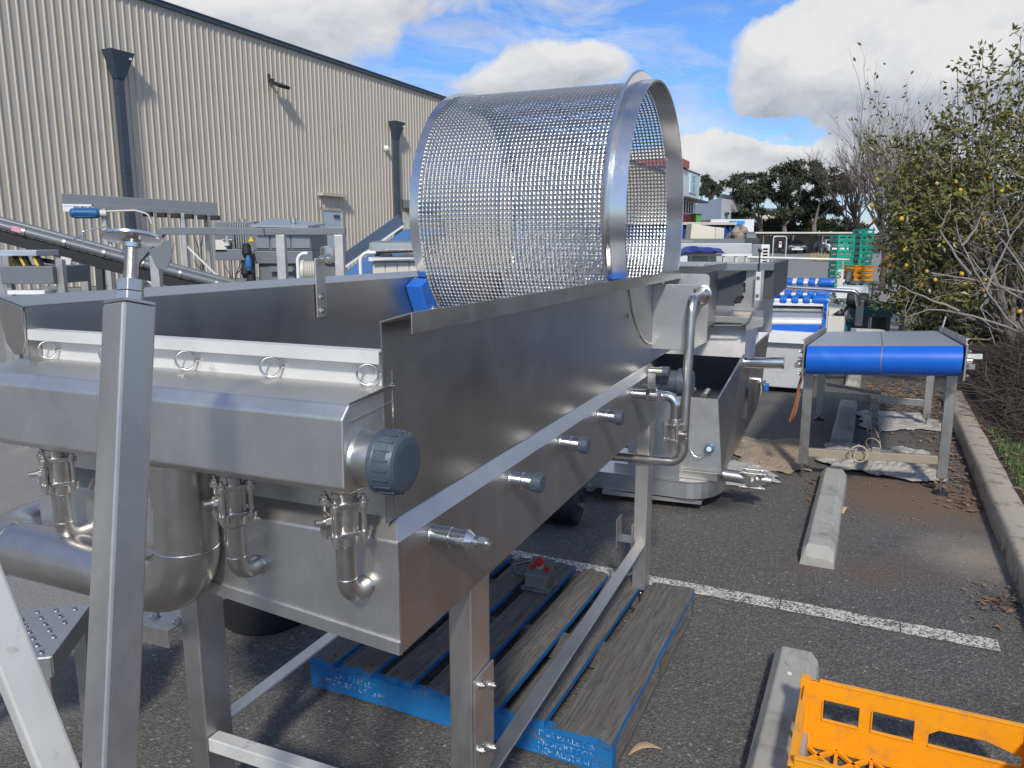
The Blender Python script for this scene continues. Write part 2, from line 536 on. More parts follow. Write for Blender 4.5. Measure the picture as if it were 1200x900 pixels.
M['sheetw'] = mat('dirty_white_sheet', (0.38, 0.365, 0.335), 0.6, 0, 0.15, 8, 0.2, 90, c2=(0.20, 0.16, 0.12), c2s=5, c2t=(0.54, 0.68))
M['glass'] = mat('dark_glass', (0.012, 0.014, 0.016), 0.08, 0, 0.1, 3)
M['brickred'] = mat('red_wall', (0.30, 0.022, 0.030), 0.55, 0, 0.12, 1)
M['pale'] = mat('pale_grey_wall', (0.66, 0.675, 0.69), 0.6, 0, 0.05, 0.5)
M['beige'] = mat('beige_wall', (0.56, 0.51, 0.43), 0.6, 0, 0.05, 0.5)
M['navy'] = mat('navy_container', (0.010, 0.035, 0.19), 0.45, 0, 0.15, 2)
M['tarp'] = mat('blue_tarp', (0.012, 0.03, 0.20), 0.5, 0, 0.2, 6, 0.3, 30)
M['hazard'] = mat('yellow_sign', (0.75, 0.52, 0.02), 0.45, 0, 0.05, 9)
M['wood'] = None


def wood():
    """weathered grey timber with grain along x and remains of blue paint"""
    m = bpy.data.materials.new('weathered_pallet_timber')
    m.use_nodes = True
    t = NT(m.node_tree)
    bs = t.n['Principled BSDF']
    oc = t.node('ShaderNodeTexCoord').outputs['Object']
    rnd = t.node('ShaderNodeObjectInfo').outputs['Random']
    sh = t.node('ShaderNodeCombineXYZ', {0: t.math('MULTIPLY', rnd, 7.0), 1: t.math('MULTIPLY', rnd, 3.0), 2: 0.0}).outputs[0]
    oc2 = t.node('ShaderNodeVectorMath', {0: oc, 1: sh}, operation='ADD').outputs[0]
    g = t.noise(t.mapping(oc2, (26, 1.3, 26)), 5.0, 7, 0.7, 0.6)
    g2 = t.noise(t.mapping(oc2, (90, 2.0, 90)), 4.0, 4, 0.6)
    bl = t.noise(t.mapping(oc2, (3, 1.2, 3)), 3.0, 6, 0.65)
    c = t.mix(t.ramp(g, [(0.3, 0.0), (0.7, 1.0)]), (0.045, 0.040, 0.036), (0.185, 0.172, 0.155))
    c = t.mix(t.ramp(bl, [(0.5, 0.0), (0.75, 0.55)]), c, (0.12, 0.10, 0.075))
    bn = t.noise(t.mapping(oc2, (8, 2.0, 8)), 4.0, 7, 0.7)
    c = t.mix(t.ramp(bn, [(0.58, 0.0), (0.70, 0.45)]), c, (0.03, 0.10, 0.19))
    c = t.mix(t.ramp(g2, [(0.30, 0.75), (0.40, 0.0)]), c, (0.012, 0.011, 0.010))
    t.l.new(c, bs.inputs['Base Color'])
    bs.inputs['Roughness'].default_value = 0.85
    b = t.node('ShaderNodeBump', {'Height': t.math('ADD', g, g2), 'Strength': 0.6, 'Distance': 0.004})
    t.l.new(b.outputs[0], bs.inputs['Normal'])
    return m


def paintwood():
    m = bpy.data.materials.new('chipped_blue_paint')
    m.use_nodes = True
    t = NT(m.node_tree)
    bs = t.n['Principled BSDF']
    oc = t.node('ShaderNodeTexCoord').outputs['Object']
    n = t.noise(oc, 14.0, 8, 0.7, 0.5)
    g = t.noise(t.mapping(oc, (2, 2, 40)), 8.0, 4, 0.6)
    c = t.mix(n, (0.005, 0.105, 0.30), (0.012, 0.165, 0.40))
    c = t.mix(t.ramp(t.math('MULTIPLY', n, t.math('ADD', g, 0.5)), [(0.60, 0.0), (0.68, 1.0)]), c, (0.13, 0.105, 0.08))
    t.l.new(c, bs.inputs['Base Color'])
    bs.inputs['Roughness'].default_value = 0.55
    b = t.node('ShaderNodeBump', {'Height': g, 'Strength': 0.3, 'Distance': 0.002})
    t.l.new(b.outputs[0], bs.inputs['Normal'])
    return m


M['wood'] = wood()
M['bluewood'] = paintwood()


def asphalt():
    m = bpy.data.materials.new('asphalt')
    m.use_nodes = True
    t = NT(m.node_tree)
    bs = t.n['Principled BSDF']
    oc = t.node('ShaderNodeTexCoord').outputs['Object']
    v = t.node('ShaderNodeTexVoronoi', {'Vector': oc, 'Scale': 150.0, 'Randomness': 1.0})
    v2 = t.node('ShaderNodeTexVoronoi', {'Vector': oc, 'Scale': 55.0, 'Randomness': 1.0})
    vc = t.node('ShaderNodeSeparateColor', {0: v.outputs['Color']})
    vc2 = t.node('ShaderNodeSeparateColor', {0: v2.outputs['Color']})
    c = t.mix(t.ramp(vc.outputs[0], [(0.0, 0.0), (0.75, 0.45), (1.0, 1.0)]), (0.066, 0.062, 0.057), (0.195, 0.184, 0.168))
    spk = t.math('MULTIPLY', t.math('GREATER_THAN', vc2.outputs[0], 0.965), t.math('LESS_THAN', v2.outputs['Distance'], 0.33))
    c = t.mix(t.math('MULTIPLY', spk, 0.55), c, (0.46, 0.44, 0.40))
    big = t.noise(oc, 0.55, 7, 0.6, 0.4)
    c = t.mix(t.math('MULTIPLY', t.ramp(big, [(0.42, 0.0), (0.66, 1.0)]), 0.4), c, (0.18, 0.168, 0.152))
    dk = t.noise(oc, 1.9, 6, 0.62, 0.3)
    c = t.mix(t.math('MULTIPLY', t.ramp(dk, [(0.57, 0.0), (0.70, 1.0)]), 0.5), c, (0.040, 0.038, 0.036))
    # the asphalt turns paler left of and beyond the parking bays
    sxy = t.node('ShaderNodeSeparateXYZ', {0: oc})
    wob = t.math('MULTIPLY', t.math('SUBTRACT', t.noise(oc, 1.2, 6, 0.65), 0.5), 1.6)
    s_x = t.math('ADD', t.math('SUBTRACT', t.math('MULTIPLY', sxy.outputs['X'], .904), t.math('MULTIPLY', sxy.outputs['Y'], .4274)), wob)
    s_y = t.math('ADD', t.math('ADD', t.math('MULTIPLY', sxy.outputs['X'], .4274), t.math('MULTIPLY', sxy.outputs['Y'], .904)), wob)
    lane = t.math('MAXIMUM', t.math('MULTIPLY', t.math('SUBTRACT', -2.35, s_x), 1.6, clamp=True), t.math('MULTIPLY', t.math('SUBTRACT', s_y, 12.5), 0.6, clamp=True))
    c = t.mix(t.math('MULTIPLY', lane, 0.55), c, (0.34, 0.33, 0.31))
    # mud-brown and pale stains near the conveyor, a dark patch under the hopper pan
    for px, py, rad, k, cc in ((2.6, 4.75, 0.72, 0.9, (0.17, 0.115, 0.078)), (1.25, 4.75, 0.32, 1.1, (0.045, 0.042, 0.04)), (2.45, 3.75, 0.42, 0.7, (0.27, 0.235, 0.19)), (1.75, 3.55, 0.20, 0.35, (0.13, 0.085, 0.065)), (1.50, 3.65, 0.16, 0.3, (0.15, 0.085, 0.07)), (1.95, 3.6, 0.3, 0.3, (0.13, 0.09, 0.07))):
        dd = t.node('ShaderNodeVectorMath', {0: oc, 1: (px, py, 0)}, operation='DISTANCE').outputs['Value']
        mk_ = t.math('SUBTRACT', 1.0, t.math('DIVIDE', dd, rad), clamp=True)
        mk_ = t.math('MULTIPLY', t.math('MULTIPLY', mk_, t.noise(oc, 6.0, 7, 0.7)), k * 3.2, clamp=True)
        c = t.mix(mk_, c, cc)
    t.l.new(c, bs.inputs['Base Color'])
    bs.inputs['Roughness'].default_value = 0.82
    bs.inputs['Specular IOR Level'].default_value = 0.35
    hgt = t.math('ADD', t.math('MULTIPLY', v.outputs['Distance'], 1.0), t.math('MULTIPLY', v2.outputs['Distance'], 0.6))
    b = t.node('ShaderNodeBump', {'Height': hgt, 'Strength': 0.7, 'Distance': 0.005})
    t.l.new(b.outputs[0], bs.inputs['Normal'])
    return m


M['asphalt'] = asphalt()


def linepaint():
    m = bpy.data.materials.new('worn_line_paint')
    m.use_nodes = True
    t = NT(m.node_tree)
    bs = t.n['Principled BSDF']
    oc = t.node('ShaderNodeTexCoord').outputs['Object']
    n = t.noise(oc, 90.0, 5, 0.7)
    n2 = t.noise(oc, 9.0, 5, 0.6)
    k = t.ramp(t.math('ADD', t.math('MULTIPLY', n, 0.75), t.math('MULTIPLY', n2, 0.25)), [(0.455, 0.0), (0.53, 1.0)])
    c = t.mix(k, (0.085, 0.08, 0.072), (0.62, 0.59, 0.53))
    t.l.new(c, bs.inputs['Base Color'])
    bs.inputs['Roughness'].default_value = 0.75
    b = t.node('ShaderNodeBump', {'Height': n, 'Strength': 0.6, 'Distance': 0.003})
    t.l.new(b.outputs[0], bs.inputs['Normal'])
    return m


M['line'] = linepaint()

# ------------------------------------------------------------------ the setting
def ground_sheet():
    b = MB()
    xs = [-500, -120, -40, -10, 0, 10, 30, 80, 160, 500]
    rows = [(-200, 0), (-20, 0), (10, 0), (42, 0), (60, .22), (85, .62), (140, .9), (900, .9)]
    vs = [(x, y, z) for y, z in rows for x in xs]
    n = len(xs)
    fs = [(k * n + i, k * n + i + 1, (k + 1) * n + i + 1, (k + 1) * n + i) for k in range(len(rows) - 1) for i in range(n - 1)]
    b.add(vs, fs, True)
    single('ground', 'dark asphalt of the yard and car park', None, M['asphalt'], b, WF, (0, 0, 0), kind='structure')


ground_sheet()

b = MB()
for x0, x1, dy in ((0.20, 0.556, 0), (-0.285, 0.195, .002), (-1.05, -0.291, -.001), (-3.4, -1.055, .001)):
    k = 8
    top = [(x0 + (x1 - x0) * i / k, 3.488 + dy + random.uniform(-.004, .004), .004) for i in range(k + 1)]
    bot = [(x0 + (x1 - x0) * i / k, 3.382 + dy + random.uniform(-.004, .004), .004) for i in range(k + 1)]
    b.add(bot + top, [(i, i + 1, k + 2 + i, k + 1 + i) for i in range(k)])
single('parking_line', 'worn white parking bay line on the asphalt', None, M['line'], b, SF, (-1, 3.44, 0), kind='structure')

# kerb: long cast strip with rounded arrises, laid in lengths
b = MB()
prof = [(.700, 0), (.704, .075), (.716, .112), (.732, .122), (.850, .122), (.862, .115), (.868, 0)]
y = -3.0
while y < 8.0:
    L = 2.4
    n = 10
    rows = []
    for i in range(n + 1):
        yy = y + (L - .012) * i / n
        rows.append([(px + random.uniform(-.003, .003), yy, pz + (random.uniform(-.003, .003) if pz > .1 else 0)) for px, pz in prof])
    m = len(prof)
    b.add([p for r_ in rows for p in r_], [(k * m + i, k * m + i + 1, (k + 1) * m + i + 1, (k + 1) * m + i)[::-1] for k in range(n) for i in range(m - 1)], True)
    b.add(rows[0], [tuple(range(m))])
    b.add(rows[-1], [tuple(range(m))[::-1]])
    y += L
single('kerb', 'weathered concrete kerb between asphalt and garden', None, M['kerbc'], b, SF, (.78, 0, 0), kind='structure')

b = MB()
gx = [.860 + .35 * i for i in range(30)]
gy = [-3.2 + .6 * i for i in range(62)]
vs = []
for yy in gy:
    for xx in gx:
        vs.append((xx, yy, .098 + (0 if xx < .9 else .05 * math.sin(xx * 2.3 + yy) * math.sin(yy * 1.7) + random.uniform(0, .03) + min(.3, (xx - .9) * .10))))
n = len(gx)
b.add(vs, [(k * n + i, k * n + i + 1, (k + 1) * n + i + 1, (k + 1) * n + i) for k in range(len(gy) - 1) for i in range(n - 1)], True)
single('garden_bed', 'dark mulch soil of the garden bed behind the kerb', None, M['soil'], b, SF, (2, 8, 0), kind='structure')

# ------------------------------------------------------------------ wheel stops
STOPS = [(1.25, 2.93, 'concrete wheel stop with a round plug, partly under the orange crate', 0),
         (3.955, 5.56, 'long pale concrete wheel stop running under the front of the blue belt conveyor', 1),
         (6.63, 8.22, 'darker concrete wheel stop lying below the middle of the blue belt conveyor', 2),
         (9.30, 10.6, 'farthest small concrete wheel stop beyond the blue belt conveyor', 3)]
for y0, y1, lab, i in STOPS:
    t = Thing('wheel_stop', lab, 'wheel stop', SF, (-.168, (y0 + y1) / 2, 0), 'concrete wheel stops')
    b = MB()
    sec = [(-.252, 0), (-.248, .062), (-.222, .098), (-.120, .098), (-.093, .062), (-.088, 0)]
    def ring_at(yy, k):
        return [(x, yy, z * k) for x, z in sec]
    rows = [ring_at(y0, .45), ring_at(y0 + .05, 1)]
    nseg = 7
    for q in range(1, nseg):
        yy = y0 + .05 + (y1 - y0 - .1) * q / nseg
        rows.append([(x + random.uniform(-.002, .002), yy, z + (random.uniform(-.002, .002) if z > 0 else 0)) for x, z in sec])
    rows += [ring_at(y1 - .05, 1), ring_at(y1, .45)]
    m = 6
    b.add([p for r_ in rows for p in r_], [(k * m + q, (k + 1) * m + q, (k + 1) * m + q + 1, k * m + q + 1) for k in range(len(rows) - 1) for q in range(m - 1)])
    b.add(rows[0], [tuple(range(m))[::-1]])
    b.add(rows[-1], [tuple(range(m))])
    t.part('block', M['concrete'], b, bev=.006)
    for yy in ((y1 - .17,) if i == 0 else (y0 + .42, y1 - .3)):
        b = MB()
        b.tube([(-.17, yy, .085), (-.17, yy, .0995)], .023, 16)
        b.lathe((-.17, yy, .098), (0, 0, 1), [(0, .029), (.003, .029), (.003, .024), (.0005, .0235)], 16)
        t.part('fixing_plug', M['concrete'], b)
    if i == 0:
        b = MB()
        b.cyl((-.178, y1 - .245, .098), (-.178, y1 - .245, .1005), .009, 12)
        t.part('marker_dot', M['white'], b)

# ------------------------------------------------------------------ tan warehouse on the left
WX = -16.0
t = Thing('warehouse', 'tall tan corrugated metal warehouse with dark roof trim behind the machinery', 'building', SF, (WX, 24, 0))
b = MB()
pitch = .19
yy = -14.0
line = []
while yy < 66.5:
    line += [(WX, yy), (WX, yy + .122), (WX + .024, yy + .138), (WX + .024, yy + .158), (WX, yy + .174)]
    yy += pitch
line.append((WX, 66.5))
vs = [(x, y_, z) for z in (.68, 7.20) for x, y_ in line]
n = len(line)
b.add(vs, [(i, i + 1, n + i + 1, n + i) for i in range(n - 1)])
t.part('corrugated_wall', M['tan'], b)
b = MB()
b.box(WX - 24, WX - .03, -14, 66.5, .3, 7.15)
t.part('building_shell', M['beige'], b)
b = MB()
b.box(WX - .02, WX + .06, -14, 66.5, 0, .66)
t.part('plinth', M['concrete'], b)
b = MB()
b.box(WX - .08, WX + .09, -14, 66.6, 7.19, 7.29)
b.box(WX - .12, WX + .11, -14, 66.6, 7.29, 7.315)
t.part('roof_trim', M['slate'], b)
b = MB()
b.hexa([(WX - 24, -14, 7.15), (WX - .1, -14, 7.15), (WX - .1, 66.5, 7.15), (WX - 24, 66.5, 7.15), (WX - 24, -14, 8.3), (WX - .1, -14, 7.26), (WX - .1, 66.5, 7.26), (WX - 24, 66.5, 8.3)])
t.part('roof', M['greypaint'], b)
for dy in (12.755, 23.91):
    b = MB()
    b.hexa([(WX + .05, dy - .10, 5.27), (WX + .22, dy - .10, 5.27), (WX + .22, dy + .10, 5.27), (WX + .05, dy + .10, 5.27),
            (WX + .04, dy - .31, 5.86), (WX + .36, dy - .31, 5.86), (WX + .36, dy + .31, 5.86), (WX + .04, dy + .31, 5.86)])
    h = t.part('rainwater_head', M['slate'], b, bev=.01)
    b = MB()
    b.box(WX + .045, WX + .20, dy - .085, dy + .085, .05, 5.28)
    for z in (4.95, 3.2, 1.6):
        b.box(WX + .04, WX + .205, dy - .09, dy + .09, z, z + .03)
    p_ = t.part('downpipe', M['slate'], b, h)
    b = MB()
    b.cyl((WX + .32, dy + .19, 5.72), (WX + .365, dy + .19, 5.72), .025, 10)
    t.part('overflow_spout', M['white'], b, h)
b = MB()
b.box(WX - .01, WX + .05, 19.79, 20.73, .6, 2.66)
d_ = t.part('door', mat('pale_blue_door', (.40, .46, .50), .45, 0, .05, 2), b)
b = MB()
b.box(WX + .04, WX + .075, 19.70, 19.78, .6, 2.75)
b.box(WX + .04, WX + .075, 20.74, 20.82, .6, 2.75)
b.box(WX + .04, WX + .075, 19.70, 20.82, 2.665, 2.75)
t.part('door_frame', M['tan'], b, d_)
b = MB()
b.box(WX + .05, WX + .09, 20.35, 20.62, 2.44, 2.53)
t.part('door_sign', M['slate'], b, d_)
b = MB()
b.bar((WX + .05, 20.63, 1.55), (WX + .12, 20.63, 1.55), .04, .04)
b.bar((WX + .11, 20.66, 1.55), (WX + .11, 20.50, 1.55), .03, .03)
t.part('door_handle', M['bright'], b, d_)
b = MB()
b.box(WX + .03, WX + .25, 19.62, 20.90, 3.10, 3.19)
t.part('door_canopy', M['tan'], b)
# floodlight, sensor, small hood and side window
b = MB()
b.bar((WX + .03, 17.72, 6.16), (WX + .22, 17.72, 6.16), .05, .05)
b.cyl((WX + .04, 17.72, 6.10), (WX + .04, 17.72, 6.32), .045, 10)
fl = t.part('floodlight', M['blackp'], b)
b = MB()
b.hexa([(WX + .14, 17.68, 6.05), (WX + .42, 17.68, 5.93), (WX + .42, 18.12, 5.93), (WX + .14, 18.12, 6.05), (WX + .18, 17.68, 6.13), (WX + .46, 17.68, 6.01), (WX + .46, 18.12, 6.01), (WX + .18, 18.12, 6.13)])
t.part('lamp_head', M['blackp'], b, fl)
b = MB()
b.lathe((WX + .03, 23.40, 4.91), (1, 0, 0), [(0, .11), (.06, .11), (.14, .05)], 14)
t.part('alarm_dome', M['white'], b)
b = MB()
b.hexa([(WX + .02, 24.37, 2.92), (WX + .42, 24.37, 2.90), (WX + .42, 26.6, 2.90), (WX + .02, 26.6, 2.92), (WX + .02, 24.37, 3.22), (WX + .40, 24.37, 3.16), (WX + .40, 26.6, 3.16), (WX + .02, 26.6, 3.22)])
t.part('window_hood', M['greypaint'], b)
b = MB()
b.box(WX + .04, WX + .09, 24.3, 26.7, 1.4, 2.76)
wf = t.part('window_frame', M['offwhite'], b)
b = MB()
b.box(WX + .085, WX + .105, 24.62, 26.5, 1.5, 2.5)
t.part('pane', M['beige'], b, wf)


def wbox(b, px0, px1, py0, py1, d, depth, mi=None):
    """a box facing us with its front d metres ahead, spanning that part of the view"""
    a, c = at(px0, py1, d), at(px1, py0, d)
    return b.box(a.x, c.x, d, d + depth, a.z, c.z, mi)


def text(t, name, body, mats, size, loc, rot, parent=None):
    cu = bpy.data.curves.new(name, 'FONT')
    cu.body = body
    cu.size = size
    cu.align_x = 'CENTER'
    cu.align_y = 'CENTER'
    cu.extrude = size * .012
    tmp = bpy.data.objects.new(name, cu)
    me = bpy.data.meshes.new_from_object(tmp)
    bpy.data.objects.remove(tmp)
    me.materials.clear()
    me.materials.append(mats)
    o = bpy.data.objects.new(name, me)
    col.objects.link(o)
    o.parent = parent or t.e
    o.location = Vector(loc) - Vector(t.o)
    o.rotation_euler = rot
    o['kind'] = 'stuff'
    return o


# ------------------------------------------------------------------ office in line with the warehouse, far behind the drum
t = Thing('office_building', 'two storey office with red ground floor and pale sign fascia beyond the drum', 'building', SF, (-16, 70, 0))
b = MB(); b.box(-26, -16.0, 66.6, 74.3, 0, 4.28); t.part('lower_wall', M['brickred'], b)
b = MB(); b.box(-26, -15.95, 66.6, 75.2, 5.65, 8.0); f_ = t.part('fascia', M['pale'], b)
b = MB(); b.box(-26, -15.9, 66.55, 75.3, 8.0, 8.12); t.part('roof_edge', M['slate'], b)
b = MB(); b.box(-26, -16.02, 66.6, 74.2, 4.28, 5.55); t.part('upper_wall', M['beige'], b)
b = MB(); b.hexa([(-26, 66.4, 5.5), (-15.1, 66.4, 5.44), (-15.1, 75.6, 5.44), (-26, 75.6, 5.5), (-26, 66.4, 5.65), (-15.1, 66.4, 5.6), (-15.1, 75.6, 5.6), (-26, 75.6, 5.65)]); t.part('awning', M['darkgrey'], b)
b = MB(); b.box(-26, -15.99, 66.55, 68.0, 4.2, 5.6); t.part('corner_panel', M['brickred'], b)
for k in range(4):
    y0 = 69.0 + k * 1.0
    b = MB(); b.box(-16.05, -15.93, y0, y0 + .7, 4.3, 5.45); wn = t.part('window', M['white'], b)
    b = MB(); b.box(-16, -15.91, y0 + .08, y0 + .58, 4.36, 5.4); t.part('pane', M['glass'], b, wn)
b = MB(); b.box(-15.95, -15.86, 71.0, 73.7, 6.2, 7.9); sg = t.part('sign_board', mat('pale_blue_sign', (.52, .66, .70), .4, 0, .03, 2), b)
text(t, 'sign_lettering', 'SC\nES', mat('teal_letters', (.12, .36, .42), .5, 0, .02, 2), .8, (-15.84, 72.35, 7.05), (R(90), 0, R(90)), sg)
b = MB(); b.box(-20, -15.7, 66.7, 69.6, 8.12, 8.75); rs = t.part('rooftop_sign', mat('faded_red_sign', (.42, .09, .09), .5, 0, .05, 2), b)

t = Thing('white_warehouse', 'plain pale grey warehouse with a dark opening beyond the office', 'building', WF, at(846, 282, 92))
p0, p1, p2, p3 = at(846, 231, 92), at(800, 231, 120), at(889, 239, 104), at(846, 275, 92)
q0, q1, q2 = Vector((p0.x, p0.y, .6)), Vector((p1.x, p1.y, .6)), Vector((p2.x, p2.y, .6))
zt = p0.z
b = MB()
q3 = q1 + q2 - q0
b.hexa([q0, q2, q3, q1] + [Vector((q.x, q.y, zt)) for q in (q0, q2, q3, q1)])
t.part('wall', M['pale'], b)
b = MB()
dr = (q2 - q0).normalized(); nm = Vector((dr.y, -dr.x, 0))
b.hexa([q0 - dr * .2 + nm * .1 + Vector((0, 0, zt - .6)), q2 + nm * .1 + Vector((0, 0, zt - .6)), q2 - nm * .2 + Vector((0, 0, zt - .6)), q0 - nm * .2 + Vector((0, 0, zt - .6)),
        q0 - dr * .2 + nm * .1 + Vector((0, 0, zt - .25)), q2 + nm * .1 + Vector((0, 0, zt - .25)), q2 - nm * .2 + Vector((0, 0, zt - .25)), q0 - nm * .2 + Vector((0, 0, zt - .25))])
t.part('parapet_cap', M['greypaint'], b)
Lw = (q2 - q0).length
def on_wall(u0, u1, z0, z1, th):
    a, c = q0 + dr * (u0 * Lw), q0 + dr * (u1 * Lw)
    z = lambda p, h: Vector((p.x, p.y, h))
    return [z(a - nm * .1, z0), z(a + nm * th, z0), z(c + nm * th, z0), z(c - nm * .1, z0), z(a - nm * .1, z1), z(a + nm * th, z1), z(c + nm * th, z1), z(c - nm * .1, z1)]
b = MB(); b.hexa(on_wall(.24, .66, 3.1, at(860, 249, 96).z, .05)); t.part('dark_opening', M['black'], b)  # black sheet standing for the dark inside an opening
b = MB(); b.hexa(on_wall(.47, .57, at(860, 247, 96).z, at(860, 239, 96).z, .06)); t.part('sign', mat('faded_pink_sign', (.55, .32, .33), .5, 0, .05, 2), b)
b = MB(); b.hexa(on_wall(.08, .14, at(860, 253, 96).z, at(860, 250, 96).z, .3)); t.part('wall_light', M['darkgrey'], b)

t = Thing('low_building', 'low beige building half hidden by gum trees and the carport', 'building', WF, at(905, 280, 110))
b = MB(); wbox(b, 872, 925, 246, 284, 112, 12); t.part('wall', M['beige'], b)
b = MB(); wbox(b, 868, 927, 244, 247, 111.6, 13); t.part('roof', M['greypaint'], b)
b = MB(); wbox(b, 884, 890, 261, 268, 111.8, .3); t.part('sign', mat('orange_red_sign', (.62, .16, .08), .5, 0, .05, 2), b)
t = Thing('site_shed', 'small pale shed with a bright blue awning in front of the grey warehouse', 'shed', WF, at(850, 282, 70))
b = MB(); wbox(b, 832, 884, 257, 281, 71, 4); t.part('wall', M['pale'], b)
b = MB(); wbox(b, 858, 873, 258.5, 263, 69.9, 1.2); t.part('awning', mat('bright_blue_awning', (.03, .27, .62), .5, 0, .05, 3), b)
b = MB(); wbox(b, 861, 872, 263.5, 267, 70.4, .8); t.part('counter', M['white'], b)
b = MB(); wbox(b, 866, 871, 267.3, 271, 70.6, .6); t.part('door', mat('teal_panel', (.05, .2, .22), .5, 0, .05, 3), b)
t = Thing('green_skip', 'small green waste bin beside the red wall of the office', 'bin', WF, at(819, 265, 66))
b = MB(); wbox(b, 815.5, 822, 251, 261, 66, 2); t.part('tub', mat('green_bin', (.06, .28, .05), .5, 0, .1, 3), b, bev=.05)
b = MB(); wbox(b, 815, 822.5, 250, 251.5, 65.9, 2.2); t.part('lid', M['darkgrey'], b, bev=.03)

# ------------------------------------------------------------------ carport with two cars
t = Thing('carport', 'long low carport with a pale roof edge and grey back wall', 'carport', WF, (29, 92, .66))
a, c = at(858, 272, 84), at(1010, 274, 84)
b = MB(); b.box(a.x, c.x + 10, 84.5, 89, 2.62, 2.86)
t.part('roof', M['barkd'], b)
b = MB(); b.box(a.x - .1, c.x + 10.1, 84.35, 84.5, 2.76, 2.92); t.part('roof_edge', M['offwhite'], b)
b = MB()
x = a.x
while x < c.x + 10:
    b.box(x, x + .5, 88.8, 89, .6, 2.6); b.box(x + .5, x + .62, 88.75, 89, .6, 2.6); x += .62
t.part('back_wall', M['beige'], b)
for k in range(8):
    xx = a.x + .4 + k * 3.2
    b = MB(); b.box(xx - .06, xx + .06, 84.6, 84.72, .6, 2.62); t.part('post', M['greypaint'], b)


def car(name, label, px, d, paint, wdt=1.85, face=0, group='cars parked in the carport'):
    p = at(px, 297, d)
    t = Thing(name, label, 'car', WF, (p.x, d, .66), group)
    x0, z0, y0 = p.x, .66, d
    h = wdt / 2
    b = MB()
    # side profile (y from front, z) lofted over half widths
    prof = [(0, .35, .80), (0, .62, .86), (.12, .84, .92), (.95, .98, .96), (1.7, 1.42, .70), (2.9, 1.50, .70), (3.9, 1.40, .68), (4.3, 1.0, .92), (4.45, .6, .9), (4.4, .33, .85)]
    top = [[(x0 + s_ * h * k, y0 + yy, z0 + zz) for s_ in (-1, -.5, .5, 1)] for yy, zz, k in prof]
    n = 4
    b.add([q for r_ in top for q in r_], [(i * n + j, i * n + j + 1, (i + 1) * n + j + 1, (i + 1) * n + j) for i in range(len(top) - 1) for j in range(3)], True)
    for s_ in (0, 3):
        low = [(r_[s_][0], r_[s_][1], z0 + .3) for r_ in top]
        b.add([r_[s_] for r_ in top] + low, [(i, i + 1, len(top) + i + 1, len(top) + i) for i in range(len(top) - 1)], False)
    body = t.part('body', paint, b)
    b = MB()
    b.quad((x0 - h * .86, y0 + .98, z0 + 1.02), (x0 + h * .86, y0 + .98, z0 + 1.02), (x0 + h * .66, y0 + 1.62, z0 + 1.40), (x0 - h * .66, y0 + 1.62, z0 + 1.40))
    t.part('windscreen', M['glass'], b)
    for s_ in (-1, 1):
        b = MB(); b.box(x0 + s_ * h * .55 - .2, x0 + s_ * h * .55 + .2, y0 - .03, y0 + .1, z0 + .66, z0 + .82); t.part('headlight', M['bright'], b, bev=.02)
        b = MB(); b.box(x0 + s_ * h * 1.08 - .1, x0 + s_ * h * 1.08 + .1, y0 + 1.15, y0 + 1.3, z0 + 1.0, z0 + 1.14); t.part('mirror', paint, b, bev=.02)
        for yy in (.8, 3.5):
            b = MB(); b.cyl((x0 + s_ * (h - .2), y0 + yy, z0 + .32), (x0 + s_ * (h - .01), y0 + yy, z0 + .32), .32, 18); wl = t.part('wheel', M['black'], b)
            b = MB(); b.cyl((x0 + s_ * (h - .05), y0 + yy, z0 + .32), (x0 + s_ * h, y0 + yy, z0 + .32), .2, 14); t.part('rim', M['cast'], b, wl)
    b = MB(); b.box(x0 - .55, x0 + .55, y0 - .03, y0 + .05, z0 + .62, z0 + .76); t.part('grille', M['bright'], b)
    b = MB(); b.box(x0 - .6, x0 + .6, y0 - .02, y0 + .06, z0 + .36, z0 + .52); t.part('bumper_grille', M['white'], b)
    b = MB(); b.box(x0 - .26, x0 + .26, y0 - .05, y0 - .02, z0 + .52, z0 + .63); t.part('number_plate', M['offwhite'], b)
    return t


car('parked_car', 'dark grey car parked nose out in the carport', 934, 83, mat('dark_car_paint', (.04, .04, .046), .3, .3, .05, 2), 2.5)
car('parked_car', 'white fronted car half hidden behind the green crates', 983, 83, M['white'], 2.3)
# low island with dry plants in front of the carport
b = MB()
p = at(985, 303, 62)
for k in range(500):
    a_ = random.uniform(0, 6.28); r_ = random.random() ** .5
    x, y_ = p.x + 2.2 * r_ * math.cos(a_), 62 + 3 * r_ * math.sin(a_)
    hh = random.uniform(.2, .8)
    dx, dy = random.uniform(-.3, .3), random.uniform(-.3, .3)
    b.add([(x - .05, y_, .3), (x + .05, y_, .3), (x + dx, y_ + dy, .3 + hh)], [(0, 1, 2)])
single('dry_tussocks', 'straw coloured tussocks of dry grass by the carport', 'grass', mat('straw', (.33, .26, .13), .8, 0, .3, 3), b, WF, (p.x, 62, .2), kind='stuff')

# ------------------------------------------------------------------ the wash tank (all in its own frame TF)
t = Thing('wash_tank', 'large stainless steel wash tank with an overflow ledge, pipes and valves at its near end', 'wash tank', TF, (-.45, 1.2, 0))
TANK = t
SL = (-.935, .952)
b = MB()
